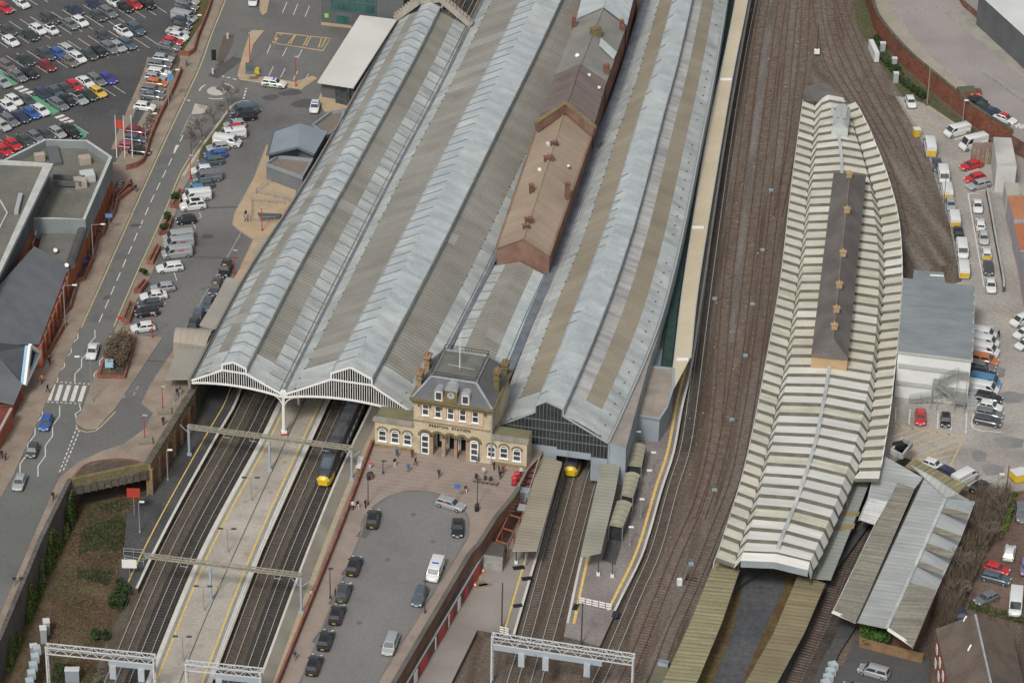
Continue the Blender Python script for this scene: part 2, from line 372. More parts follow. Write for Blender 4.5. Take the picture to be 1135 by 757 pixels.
mb.poly([P(178+3,172-3,U+.024),P(184,171,U+.024),P(197,162,U+.024)][:0] or [P(191.5,171,U+.024),P(199,161,U+.024),P(195,161,U+.024)])
for q in ([(228,145),(236,129)],[(233,147),(243,132)]): pass
struct('roundabout_arrow', mb, WHITE, label='white curved arrows painted around the mini roundabout', cat='road marking')
mb=MB(); mb.poly(PL([(216,115),(231,118),(226,126),(212,127)],U+.03)); struct('traffic_island', mb, mat('island_paint',(.50,.46,.38),(.42,.39,.33),ns=2), label='pale painted splitter island below the mini roundabout', cat='traffic island')
paint('hatch_marking',[[(211,127),(200,151)],[(224,128),(210,150)]]+[[(211-i*2.2,129+i*4.6),(221-i*2.4,134+i*4.4)] for i in range(5)],.18,FADED,'faded white hatching on the road under the bare trees')
sheet('brown_hatch', [(248,40),(260,38),(258,50),(247,70),(240,68),(243,55)], U+.024, mat('brown_surface',(.11,.09,.08),(.13,.105,.09)), label='brown coloured hatched strip in the upper main road', category='road marking')
# car park bay lines: rows follow the cars
BD=(15.5,9.9)   # image direction of a bay line, pixels
mb=MB()
def bayrow(x0,y0,x1,y1,n,half=.5,cross=True):
    for i in range(n+1):
        x=x0+(x1-x0)*i/n; y=y0+(y1-y0)*i/n
        mb.strip([P(x-BD[0]*half,y-BD[1]*half,U+.02),P(x+BD[0]*half,y+BD[1]*half,U+.02)],.11)
ROWS=[((-2,-1.5),(62,-12)), ((2,42),(163,9)), ((-9,80),(157,41.5)), ((-12,124),(122,98)), ((-5,161),(85,148))]
bayrow(-14,13,80,-12,8,.55)
bayrow(-8,42.5,168,4,15,1.1); bayrow(-10,81,160,40,15,1.1); bayrow(-10,128,122,93,12,1.1); bayrow(-6,160,90,143,9,.55)
struct('bay_line', mb, WHITE, label='white bay lines across the corner car park', cat='road marking')
mb=MB()
for q in ([(0,77.5),(7,85),(20,93),(12,96.5),(0,89)],[(34,108),(40,106.5),(66,124),(57,128.5)],[(80,140),(84,139),(97,148),(95,152),(88,155)]):
    mb.poly(PL(q,U+.024))
struct('green_walkway', mb, GREENP, label='green painted walkway strips crossing the corner car park', cat='walkway')
mb=MB()
for cx,cy in ((19,97),(64,129)):
    for k in range(3):
        x=cx+k*5.0; y=cy+k*2.9
        mb.poly(PL([(x-4,y+1),(x+5.5,y-2),(x+8.5,y-.3),(x-1.0,y+3)],U+.026))
struct('pedestrian_crossing', mb, WHITE, label='short white crossings linking the green walkway strips', cat='zebra crossing')
paint('bay_hatch',[[(303,48),(307,36.5),(366,43),(358,56.5),(303,48)]]+[[(305+i*17,47+i*2),(311+i*17,37+i*1.6)] for i in range(4)]+[[(302+i*17,47+i*2),(312+i*15,37.5+i*1.3)] for i in range(4)],.2,ORNG,'ochre hatched bays in the small staff car park',z=U+.024)
paint('bay_mark',[[(303,74),(298,84)],[(316,76),(311,86)],[(330,79),(325,89)],[(342,82),(338,89)],[(318,3),(313,15)],[(330,5),(325,17)],[(343,7),(338,19)],[(300,50),(296,60)],[(318,53),(313,63)],[(335,55),(330,65)]],.14,WHITE,'white bay marks in the small staff car park',z=U+.024)
paint('taxi_bay_line',[[(267,258),(248,292),(222,335),(200,372)]],.2,FADED,'faded white line beside the waiting cars along the shed')
paint('bay_line',[[(221,236),(223,241),(214,246),(217,253)],[(193,302),(196,311)],[(184,336),(178,340),(176,350)]],.12,WHITE,'white corner marks of the station car park bays')
# ---- forecourt, raised like the street
fore=[(414,494),(391,551),(372,603),(306,763),(270,850),(388,850),(436,763),(520,615),(572,546),(586,519),(600,505),(620,440),(430,430)]
mb=MB(); mb.prism(PL(fore,U),0,U,0,1); struct('forecourt', mb, [PAVE_P, BRICKD], label='pinkish paved station forecourt in front of the sandstone building', cat='forecourt')
froad=[(290,850),(332,757),(398,597),(400,585),(404,573),(413,562),(427,552),(440,546.5),(451,544),(474,544),(491,549),(506,556),(516,568),(520,577),(518,590),(512,605),(417,757),(370,850)]
sheet('forecourt_road', froad, U-.0+.012, ASPH_F, label='grey turning loop of the station forecourt with parked taxis', category='road')
mb=MB(); mb.strip(spline(PL(froad[1:-1],U+.06),1.5),.3); struct('forecourt_kerb', mb, mat('dark_kerb',(.16,.15,.14),(.2,.19,.175)), label='kerb around the forecourt turning loop', cat='kerb')
mb=MB()
for t in range(20):
    a=P(420+t*.1,505+t*2.2,U+.006)
for i in range(26):
    y=500+i*4; 
    mb.strip([P(414-(y-494)*.385,y,U+.006),P(min(583,586-(y-520)*.0),y+24,U+.006)] ,.07) if y<545 else None
struct('paving_joint', mb, mat('joint',(.19,.15,.13)), label='thin joints between the forecourt paving bands', cat='paving')
# ---- waste ground and lower right
sheet('waste_land', [(165,545),(141,568),(137,612),(128,650),(150,656),(122,700),(100,757),(70,850),(-200,950),(-120,800),(0,640),(60,560)], .06, WASTE, label='overgrown brown disused trackbed below the retaining wall', category='waste ground')
sheet('right_yard', [(992,107),(1003,108),(1030,117),(1058,136),(1080,152),(1110,165),(1150,182),(1300,230),(1300,560),(1135,562),(1090,548),(1060,532),(1003,507),(972,520),(960,470),(1000,330),(1066,312),(1060,287),(1053,251),(1040,208),(1030,177),(1018,150)], .08, ASPH_R, label='pale grey yard with parked vans on the right', category='car park')
sheet('earth_car_park', [(1108,560),(1122,545),(1300,520),(1300,760),(1135,692),(1070,672),(1090,610)], .10, REDEARTH, label='reddish earth car park behind the bare scrub', category='car park')
sheet('small_car_park', [(948,708),(1030,730),(1030,850),(880,850)], .10, ASPH_D, label='dark asphalt car park behind the wooden fence', category='car park')
sheet('bay_roadway', [(827,634),(872,637),(868,655),(846,700),(823,757),(800,830),(760,830),(790,757),(812,700)], .12, ASPH_B, label='dark asphalt roadway between the two mossy canopies', category='road')
sheet('moss_verge', [(815,628),(893,640),(856,757),(826,830),(760,850),(745,800),(790,690)], .08, MOSS, label='mossy brown edges beside the dark roadway', category='verge')
sheet('lower_track_bed', [(955,560),(985,560),(945,690),(905,757),(880,830),(815,830),(870,757),(920,640)], .09, mat('dark_trackbed',(.055,.045,.038),(.085,.07,.055),ns=.3,fa=.3,fs=2), label='dark trackbed beside the corrugated sheds', category='ground')
paint('bay_line',[[(993,451),(992.5,467)],[(1009,453.5),(1007.5,470)],[(1040,457.5),(1039,475)],[(1055,459.5),(1054,477)],[(1071.5,456.5),(1070.5,480)],[(1079,458),(1079,475),(1110,479)],[(1058,155.5),(1072,150)],[(1071,191.5),(1088,186)],[(1073,215),(1073.5,214),(1086,215)],[(1073,215),(1079,250),(1086,290),(1091,318)],[(1093,325),(1103,325)],[(1072,359),(1102,362)]],.2,WHITE,'white bay lines in the right hand yard',z=.10)
paint('hatch_marking',[[(985,471),(1069,484),(1053,517),(1000,505)]]+[[(984-i*1,478+i*8.3),(1003+i*13,471+i*2.2)] for i in range(5)]+[[(1010+i*10,507+i*2),(1062-i*3,488+i*8)] for i in range(3)],.26,ORNG,'ochre hatching painted across the right hand yard',z=.10)
paint('hatch_marking',[[(1000,122),(1003,119),(1028,119),(1058,137)],[(1003,122),(1018,150)],[(1003,126),(1030,130)],[(1006,131),(1035,137)],[(1009,137),(1045,146)]],.18,ORNG,'ochre edged turning area at the top of the right hand yard',z=.10)
paint('hatch_marking',[[(1100,345),(1120,355)],[(1108,340),(1128,350)],[(1080,350),(1095,362)],[(1112,362),(1122,350)]],.14,ORNG,'ochre crossing lines on the right edge of the yard',z=.10)
mb=MB()
for i,(x,y,w) in enumerate([(1105,412,10),(1122,440,14),(1085,505,9),(1118,490,18),(1100,520,14)]):
    mb.poly([P(x-w,y-4,.095),P(x-w*.3,y-7,.095),P(x+w,y-3,.095),P(x+w*.8,y+6,.095),P(x-w*.5,y+7,.095)][::-1])
struct('tarmac_patch', mb, mat('tarmac_patch',(.20,.20,.195),(.25,.245,.235),ns=.3,fa=.1), label='darker repaired patches on the right hand yard', cat='road')
# ---- upper right raised car park behind the red brick wall
Z3=3.0
wl=[(955,-60),(960,-20),(967,4),(976,26),(1006,61),(1034,85),(1068,113),(1078,122),(1122,150),(1180,186),(1300,250)]
mb=MB(); mb.prism(PL(wl+[(1700,200),(1500,-400),(930,-400)],Z3),0,Z3,0,1); struct('upper_car_park', mb, [mat('mauve_asphalt',(.27,.245,.235),(.32,.29,.275),ns=.08,fa=.1,fs=2), BRICKD], label='pale empty car park raised behind the curved brick wall', cat='car park')
inner=[(978,-30),(985.5,0),(993,14),(1006,34),(1025,55.6),(1046.5,75.7),(1071,94)]
sheet('bay_strip', [(960,-26),(968,3),(977,25),(1007,60),(1034,84),(1062,106)]+inner[::-1], Z3+.012, mat('beige_bays',(.31,.28,.22),(.36,.32,.26),ns=.2,fa=.1), label='beige parking bays inside the curved brick wall', category='parking bays')
sheet('bay_strip', [(1046.5,14),(1068,3),(1102,32),(1134,58),(1190,100),(1165,110),(1116,71)], Z3+.012, mat('beige_bays2',(.25,.24,.22),(.35,.32,.265),ns=.25,fa=.1), label='beige parking bays below the white roofed building corner', category='parking bays')
mb=MB(); mb.strip(spline(PL(inner,Z3+.02),2),.3)
a=resample(spline(PL([(968,3),(977,25),(1007,60),(1034,84),(1062,106)],Z3+.02)),n=30); b=resample(spline(PL(inner[1:],Z3+.02)),n=30)
for p,q in zip(a,b): mb.strip([p,q],.12)
a=resample(PL([(1046.5,14),(1116,71)],Z3+.02),n=26); b=resample(PL([(1068,3),(1134,58)],Z3+.02),n=26)
for p,q in zip(a,b): mb.strip([p,q],.12)
struct('bay_line', mb, FADED, label='faded bay lines of the raised empty car park', cat='road marking')
mb=MB()
for i in range(11):
    x=995+i*4.7; y=13.5-i*.55; mb.poly(PL([(x,y-1),(x+2.4,y-1.3),(x+4.2,y+1.4),(x+1.8,y+1.7)],Z3+.03))
struct('zebra_crossing', mb, FADED, label='faded zebra crossing in the raised empty car park', cat='zebra crossing')
mb=MB()
for i in range(5):
    x=1117+i*5; y=137+i*1.4; mb.poly(PL([(x,y-3),(x+3,y-3),(x+7,y+3),(x+4,y+3.4)],Z3+.03))
struct('zebra_crossing', mb, WHITE, label='white zebra crossing on the right edge above the brick wall', cat='zebra crossing')
mb=MB(); w4=spline(PL([(955,-66),(960,-26),(967,-2),(976,20),(1006,55),(1034,79),(1068,107),(1078,116),(1122,144)],4.0),2)
mb.wall(w4,.45,0,3.9,0); mb.wall(w4,.6,3.9,4.05,1)
o=mb.build('brick_wall',[mat('old_red_brick',(.17,.065,.04),(.25,.10,.06),ns=.3,fa=.3,fs=2,c3=(.09,.06,.05),n3=.3),STONED],label='tall curved old red brick retaining wall topped with dark coping',category='wall')
sheet('railway_verge', [(940,-40),(958,-20),(966,22),(988,62),(1028,100),(1046,116),(1100,158),(1090,160),(1060,140),(1030,118),(1004,112),(975,70),(950,30)], .07, mat('verge_scrub',(.10,.09,.055),(.075,.09,.035),ns=.25,fa=.35,fs=2), label='scrubby verge at the foot of the curved brick wall', category='verge')
# ---- platforms
def platform(name, px, z, m, label, edges=(), grey=True, yel=PYEL, yw=.28, yoff=1.25, cop=.75):
    t=root(name,label,'platform',P(*px[0],0)); t['kind']='structure'
    mb=MB(); mb.prism(PL(px,z),0,z,0,1); mb.build('platform_surface',[m,STONED],t)
    for e,side in edges:
        pts=spline(PL(e,z+.02),3)
        mb=MB(); mb.strip(pts,cop,off=side*(cop/2+.03)); mb.build('platform_edge',COPING,t)
        if grey: mb=MB(); mb.strip(pts,.5,off=side*1.0); mb.build('tactile_strip',GSTRIP,t)
        mb=MB(); mb.strip(pts,yw,off=side*yoff if not grey else side*1.42,dz=.004); mb.build('yellow_line',yel,t)
    return t
isl_L=[(561,-60),(530,0),(430,202),(325,414),(306,450),(288,487),(222,610),(161,757),(125,850)]
isl_R=[(600,-60),(568,0),(478,202),(383,410),(363,450),(291,610),(235,757),(200,850)]
platform('island_platform', isl_L+isl_R[::-1], 1.0, PLAT, 'long pale island platform with yellow lines between four tracks', [(isl_L,-1),(isl_R,1)])
plL=[(560,-100),(441,90),(300,352),(268,432),(261,450),(240,486),(200,558),(173,610),(153,652)]
platform('disused_platform', [(500,-100),(380,150),(272,340),(216,450),(165,548),(141,568),(137,612),(128,650)]+plL[::-1], 1.0, PLAT_D, 'dark disused platform below the arched retaining wall', [(plL,-1)][:0]+[(plL,1)] , grey=False, yoff=1.9, yw=.2, cop=.42)
plD=[(470,300),(420,428),(405,460),(375.5,522),(339.6,610),(290,743),(262,820)]
platform('bay_platform', [(520,300),(440,440),(416,485),(395,540),(378,600),(312,763),(290,820)]+plD[::-1], 1.0, mat('platform_worn',(.20,.185,.155),(.26,.24,.20),ns=.2,fa=.2), 'narrow worn platform squeezed below the forecourt wall', [(plD,-1)], grey=False, yel=mat('faded_beige_line',(.45,.37,.26),(.38,.31,.22),ns=1), yw=.8, yoff=2.6, cop=.35)
plG=[(700,300),(650,440),(622,520),(598,610),(591,633),(571,703)]
platform('side_platform', [(640,300),(585,520),(560,560),(528,606),(470,700),(420,800),(440,850),(462,800),(500,757),(529,698),(545,701)]+plG[::-1], 1.0, mat('platform_grey',(.24,.215,.19),(.30,.27,.245),ns=.15,fa=.15), 'wide grey brown platform below the forecourt poster wall', [(plG,1)], grey=False, yoff=1.7, cop=.36)
pi_L=[(735,300),(700,420),(665,528),(643,618),(627.5,690)]
pi_R=[(850,-80),(833,0),(806,150),(782,310),(769,400),(757.5,450),(748,501),(735,541),(715,609),(693,656),(682,678)]
pi_R2=[(682,678),(670,715)]
platform('long_platform', pi_L+[(625,705),(665,716)]+pi_R[::-1]+[(800,-80)], 1.0, PLAT_M, 'mauve grey platform curving down from under the beige canopy', [(pi_R,1),(pi_L,-1)], grey=False, yw=.42, yoff=1.15, cop=.36)
# ---- tracks
GST=mat('grey_stained_ballast',(.14,.125,.112),(.19,.175,.16),ns=.35,fa=.3,fs=2,c3=(.10,.085,.07),n3=.2,thr=.5,aniso=(1,.12,R(14)))
for pl_,w_,l in (([(848,395),(836,440),(822,500),(806,555),(786,605),(765,650)],2.6,'grey stained ballast strip left of the ridged roof'),([(885,-60),(877,60),(870,120),(864,190)],2.0,'grey stained ballast strip at the top of the track fan'),([(910,-60),(914,20),(928,70),(948,110),(968,150)],1.8,'grey stained ballast strip between the curving tracks'),([(858,-60),(848,60),(836,160),(820,290),(812,380)],1.5,'grey stained ballast strip between the second and third tracks'),([(772,620),(752,680),(735,720),(715,770)],2.2,'grey stained ballast strip near the mossy canopy')):
    mb=MB(); mb.strip(spline(PL(pl_,.06),3),w_); struct('stained_ballast',mb,GST,label=l,cat='ballast')
def track(px, label, rail=RAILST, slp=SLEEP, off=0.0, z=.12):
    pts=spline(PL(px,z),3)
    if off: pts=offset(pts,off)
    t=root('railway_track',label,'track',pts[0]); t['kind']='structure'
    mb=MB()
    q=resample(pts,step=.68)
    for i in range(0,len(q)-1):
        d=(q[i+1]-q[i]).normalized(); sd=Vector((d.y,-d.x,0))
        mb.bar(q[i]-sd*1.25-Vector((0,0,.06)),q[i]+sd*1.25-Vector((0,0,.06)),.25,.16)
    mb.build('sleepers',slp,t)
    for s in (-1,1):
        mb=MB(); o=offset(pts,s*.75)
        for i in range(len(o)-1): mb.bar(o[i]+Vector((0,0,.1)),o[i+1]+Vector((0,0,.1)),.13,.16)
        mb.build('rail',rail,t)
    return t
SP=1.55
for px,o_,l in ((isl_L,SP,'blackened ballast along the left edge of the island platform'),(isl_R,-SP-3.45,'blackened ballast under the dark train track')):
    mb=MB(); mb.strip(offset(spline(PL(px,.055),3),o_),3.0); struct('dark_ballast',mb,mat('black_ballast',(.035,.033,.031),(.055,.05,.046),ns=.4,fa=.3,fs=2.5,aniso=(1,.1,R(15))),label=l,cat='ballast')
mb=MB(); mb.strip(spline(PL([(l[0]*.5+r_[0]*.5,l[1]*.5+r_[1]*.5) for l,r_ in zip(isl_L,isl_R)],1.008),3),.16); struct('drain_channel',mb,mat('drain_dark',(.10,.085,.07)),label='thin dark drain line down the middle of the island platform',cat='drain')
mb=MB()
for x,y in ((316,512),(272,556),(273,613),(243,650),(300,545),(250,700)):
    c_=P(x,y,1.012); mb.poly([c_+Vector((math.cos(k*.6283)*.42,math.sin(k*.6283)*.42,0)) for k in range(10)])
struct('platform_cover',mb,mat('sandy_cover',(.38,.27,.14)),label='small round sandy covers set in the island platform',cat='cover')
track(isl_L,'leftmost track beside the dark disused platform',off=SP+3.45,slp=SLEEPC)
track(isl_L,'track along the left edge of the long pale island platform',off=SP,slp=SLEEPD)
track(isl_R,'track along the right edge of the long pale island platform',off=-SP,slp=SLEEPC)
track(isl_R,'track holding the dark train beside the narrow platform',off=-SP-3.45,slp=SLEEPD)
track([(690,300),(652,460),(633,522),(609,610),(583,707),(567,760),(548,830)],'left track between the two canopies, under the emerging train',slp=SLEEPC)
track([(715,300),(678,460),(656,530),(633,617),(608,707),(593,760),(574,830)],'right track between the two canopies',slp=SLEEPC)
T1=[(850,-70),(834,0),(822,60),(807,150),(786,300),(767,450),(759,500),(746,541),(727,610),(707,656),(678,724),(660,762),(630,830)]
T2=[(862,-70),(848,0),(838,60),(826,150),(806,320),(797,440),(791,492),(775,555),(748,618),(731,662),(706,724),(690,760),(655,830)]
T3=[(878,-70),(867,0),(859,60),(847,150),(829,300),(817,400),(806,470),(793,525),(776,575)]
T4=[(888,-70),(880,0),(874,60),(866,150),(850,300),(838,400),(829,460),(815,530),(792,590),(770,645),(745,700),(728,745),(700,800)]
mb=MB(); mb.strip(spline(PL(T1[:7],.055),3),2.7); struct('dark_ballast',mb,MATS['black_ballast'],label='blackened ballast under the main track beside the beige canopy',cat='ballast')
track(T1,'main track beside the beige canopied platform',slp=SLEEPC)
track(T2,'second track from the beige canopied platform',RAILRU)
track(T3,'third track from the beige canopied platform, ending in a junction',RAILRU)
track(T4,'track along the left edge of the ridged glazed roof',RAILRU)
track([(896,-70),(893,0),(890,60),(884,110),(876,170),(862,240)],'short rusty track meeting the one beside the ridged roof',RAILRU)
track([(905,-70),(905,0),(909,30),(919,70),(935,97),(957,133),(985,190),(1003,260)],'first of the rusty tracks curving right past the ridged roof',RAILRU)
track([(914,-70),(919,0),(926,40),(942,80),(960,112),(990,165)],'second of the rusty tracks curving right past the ridged roof',RAILRU)
track([(920,-70),(931,0),(948,48),(970,95),(998,146),(1022,200)],'third of the rusty tracks curving right towards the van yard',RAILRU)
track([(965,560),(948,597),(927,643),(910,688),(889,732),(878,757),(855,810)],'dark track beside the corrugated goods sheds',RAILRU)
# ================================================================== BUILDINGS
COR = mat('brown_corrugated_sheet',(.255,.245,.21),(.31,.30,.265),ns=.06,fa=.10,fs=3,c3=(.22,.205,.165),n3=.12,thr=.55,stripe=('U',.86,.3,(.17,.155,.13),.55),streak=(.35,.12,.14))
CORB= mat('tan_corrugated_sheet',(.27,.235,.175),(.31,.275,.21),ns=.06,fa=.08,fs=3,stripe=('U',.8,.3,(.19,.165,.12),.5),streak=(.3,.12,.14))
GLZ = mat('pale_glazed_sheet',(.38,.405,.395),(.47,.495,.48),ns=.12,fa=.07,fs=2,rough=.35,stripe=('U',.75,.08,(.30,.33,.33),.5),streak=(.6,.2,.2))
GLZB= mat('blue_white_glazed_sheet',(.40,.44,.445),(.48,.515,.51),ns=.1,fa=.06,fs=2,rough=.3,stripe=('U',.6,.08,(.38,.42,.44),.5),streak=(.5,.25,.16),c3=(.40,.43,.42),n3=.15,thr=.57)
GREYS=mat('streaked_grey_sheet',(.33,.33,.32),(.43,.43,.42),ns=.15,fa=.08,fs=3,streak=(.9,.1,.25))
MULL= plain('grey_glazing_bar',(.20,.21,.21)); MULD=plain('dark_bar',(.12,.13,.13))
GUTB= mat('blue_grey_gutter',(.12,.14,.165),(.17,.19,.21),ns=.6,fa=.15)
GUTD= mat('mossy_gutter',(.13,.12,.08),(.17,.155,.11),ns=.5,fa=.2)
SCREEN=mat('dark_screen_glass',(.03,.035,.037),(.05,.055,.057),ns=.6,rough=.25,fa=0)
BLUEW= mat('blue_grey_panel',(.26,.30,.33),(.31,.35,.38),ns=.3,fa=.08)
CREAM= mat('cream_panel',(.57,.55,.46),(.66,.635,.54),ns=.2,fa=.06,fs=2,c3=(.60,.56,.42),n3=.05,thr=.55,streak=(1.2,.3,.08))
CREAMB=mat('glazing_strip_dark',(.10,.095,.075),(.14,.13,.105),ns=.5,fa=.1)
CREAM2=mat('mossy_cream_panel',(.53,.515,.41),(.60,.58,.475),ns=.3,fa=.08,fs=2,c3=(.48,.47,.35),n3=.25,thr=.52,streak=(1.2,.3,.15))
CREAM3=mat('bright_cream_panel',(.66,.65,.58),(.72,.71,.64),ns=.3,fa=.05,streak=(1.2,.3,.1))
SILV = mat('silvery_panel',(.60,.60,.56),(.69,.685,.635),ns=.1,fa=.06,streak=(1.2,.3,.08))
MOSSY= mat('mossy_corrugated_sheet',(.285,.26,.155),(.235,.21,.125),ns=.12,fa=.1,fs=2,stripe=('U',.9,.35,(.16,.14,.075),.6),streak=(1.2,.08,.25))
MOSSB= mat('dirty_corrugated_sheet',(.27,.25,.20),(.215,.20,.165),ns=.15,fa=.12,fs=2,stripe=('U',.9,.3,(.17,.16,.125),.5),streak=(1.2,.08,.25),c3=(.30,.27,.16),n3=.12,thr=.55)
GREYC= mat('grey_corrugated_sheet',(.33,.345,.335),(.40,.415,.40),ns=.12,fa=.08,stripe=('U',1.0,.3,(.26,.28,.275),.5),streak=(1.0,.1,.14))
FELT = mat('roof_felt',(.135,.135,.115),(.175,.17,.145),ns=.15,fa=.1,fs=2,c3=(.20,.19,.16),n3=.2,thr=.56)
CLAD = mat('dark_grey_cladding',(.10,.105,.11),(.125,.13,.135),ns=.3,fa=.06)
PARA = mat('pale_parapet_cap',(.42,.44,.42),(.50,.51,.48),ns=.5)
def prism_b(name,label,cat,px,zt,zb,roofm,wallm,parent=None,part='wall',**k):
    """flat-topped block: walls as one mesh, roof sheet as a separate part"""
    t = parent or root(name,label,cat,P(*px[0],zb),**k)
    mb=MB(); mb.prism(PL(px,zt),zb,zt-.05,0); mb.build('wall',wallm,t)
    mb=MB(); mb.prism(PL(px,zt),zt-.05,zt,0); mb.build('roof',roofm,t)
    return t
# ---------------------------------------------------------------- train shed spans
shed=root('train_shed','long glass roofed station train shed with two white gables and one dark glazed gable','train shed',P(314,480,1))
rs=random.Random(5)
GLZ_OLD=mat('aged_glazed_sheet',(.33,.355,.345),(.42,.445,.43),ns=.3,fa=.1,fs=2,rough=.4,streak=(.6,.2,.2))
GLZB_OLD=mat('aged_blue_glazed_sheet',(.38,.42,.425),(.45,.485,.485),ns=.3,fa=.1,fs=2,rough=.4,streak=(.6,.2,.15))
COR_N=mat('newer_corrugated_sheet',(.31,.305,.27),(.35,.345,.31),ns=.2,stripe=('U',.86,.3,(.22,.21,.18),.5),streak=(.35,.12,.1))
def span(Lp,Rp,zg,sec,bands,name='roof_span',step=3.0,barseg=(),endbay=True,lsec=None,screen=None,scr_col=None,n_override=None,bar_mat=None,label=None,ptop=None):
    L_=spline(PL(Lp,zg),1.0); R_=spline(PL(Rp,zg),1.0)
    T=sum((L_[i+1]-L_[i]).length for i in range(len(L_)-1)); n=n_override or int(T/step)
    L_=resample(L_,n=n); R_=resample(R_,n=n)
    def pt(i,t,h): p=L_[i].lerp(R_[i],t); p.z=zg+h; return p
    mats=[]; mi={}
    def mid(m):
        if m not in mi: mi[m]=len(mats); mats.append(m)
        return mi[m]
    main=MB(); lant=MB(); bars=MB(); trim=MB(); W=(R_[0]-L_[0]).length
    for k in range(len(sec)-1):
        (t0,h0),(t1,h1)=sec[k],sec[k+1]; m=bands[k]
        tgt = lant if (lsec and lsec[0]<=k<lsec[1]) else main
        for i in range(n):
            mm = (GLZ if endbay and i<2 and m in (COR,CORB,GREYS) else m)
            u=i*step
            if m in (GLZ,GLZB) and rs.random()<.16: mm = GLZ_OLD if m is GLZ else GLZB_OLD
            if m is COR and rs.random()<.05: mm=COR_N
            tgt.poly([pt(i,t0,h0),pt(i,t1,h1),pt(i+1,t1,h1),pt(i+1,t0,h0)],mid(mm),[(u,t0*W),(u,t1*W),(u+step,t1*W),(u+step,t0*W)])
        if k in barseg:
            for i in range(n+1): bars.bar(pt(i,t0,h0+.05),pt(i,t1,h1+.05),.16,.14)
        if abs(t1-t0)<1e-6 or (lsec and k in (lsec[0],lsec[1]-1)): pass
    if lant.v:
        sp=lant.build(name,mats,shed,label=label); main.each('roof_slope',mats,sp)
    else: sp=main.build(name,mats,shed,label=label)
    (bars.each if len(_islands(bars))<=60 else bars.build)('glazing_bars',bar_mat or MULL,sp)
    # pale edge flashings along the lantern feet
    for (t,h) in [(sec[k][0],sec[k][1]) for k in range(1,len(sec)-1) if abs(sec[k][0]-sec[k+1][0])<1e-6 or abs(sec[k][0]-sec[k-1][0])<1e-6]:
        for i in range(n): trim.bar(pt(i,t,h+.06),pt(i+1,t,h+.06),.18,.12)
    trim.build('flashing',LEAD,sp)
    return sp,L_,R_,pt,n
secA=[(0,0),(.16,1.7),(.34,2.85),(.34,3.9),(.465,4.65),(.60,3.8),(.60,2.85),(.72,2.05),(.86,1.0),(1,0)]
L1=[(213,421),(272,310),(327,224),(371,150),(441,24)]; R1=[(314,437),(377,311),(440,187),(489,95),(519,31)]
s1,a1,b1,pt1,n1=span(L1,R1,8.5,[(0,0),(.17,1.75),(.34,2.85),(.34,3.9),(.465,4.65),(.60,3.8),(.60,2.85),(.80,1.5),(1,0)],[GLZ,COR,GLZ,GLZB,GLZB,GLZ,COR,GLZ],barseg=(0,3,4,7),lsec=(2,6),label='left span of the shed with barred blue white skylight')
L2=[(314,437),(377,311),(440,187),(489,95),(524,24),(545,-18),(575,-80)]; R2=[(459,458),(499,382),(546,290),(600,175),(642,85),(680,0),(715,-80)]
sec2=[(0,0),(.09,1.3),(.372,4.2),(.372,5.35),(.52,6.95),(.68,5.35),(.68,4.2),(.74,3.6),(.90,1.5),(1,0)]
s2,a2,b2,pt2,n2=span(L2,R2,8.5,sec2,[GLZ,COR,GLZ,GLZB,GLZB,GLZ,COR,COR,GLZ],barseg=(3,),lsec=(2,6),label='wide middle span of the shed with smooth skylight on its right slope')
L3=[(497,398),(520,348),(548,296)]; R3=[(560,412),(582,357),(604,306)]
s3,a3,b3,pt3,n3=span(L3,R3,8.5,[(0,.2),(.22,.9),(.5,1.9),(.78,.9),(1,.2)],[GLZ,COR,COR,GLZB],barseg=(0,),endbay=False,label='narrow gabled roof between the two wide spans')
L4=[(546,473),(568,418),(588,362),(614,302),(634,252),(668,155),(686,108),(700,66),(719,4),(740,-60)]; R4=[(674,490),(688,460),(725,374),(746,302),(761,235),(778,150),(790,90),(805,0),(816,-80)]
sec4=[(0,0),(.07,.9),(.16,1.9),(.366,3.9),(.366,5.1),(.46,6.15),(.607,5.1),(.607,3.9),(.72,3.0),(.86,1.7),(1,0)]
s4,a4,b4,pt4,n4=span(L4,R4,8.5,sec4,[GREYS,GLZ,CORB,GLZ,GLZB,GLZB,GLZ,GREYS,CORB,GLZ],barseg=(),lsec=(3,7),label='right span of the shed with weathered brown and pale strips')
mb=MB()
for i in list(range(0,n4,1)):
    if i in (1,3,8,9,16,17,18,19,20,21,22,24) or i>30 and i%2==0: mb.bar(pt4(i,.366,5.2),pt4(i,.43,5.9),.16,.14)
mb.each('glazing_bars',MULL,s4)
mb=MB()
for sp_,p_,n_,t_,h_ in ((s2,pt2,n2,.90,1.5),(s4,pt4,n4,.16,1.9),(s4,pt4,n4,.93,.9),(s2,pt2,n2,.09,1.3)):
    for i in range(n_):
        if rs.random()<.75: mb.box(p_(i,t_,h_+.02),.22,.2,.16,.4)
mb.each('roof_vent',MULD,shed)
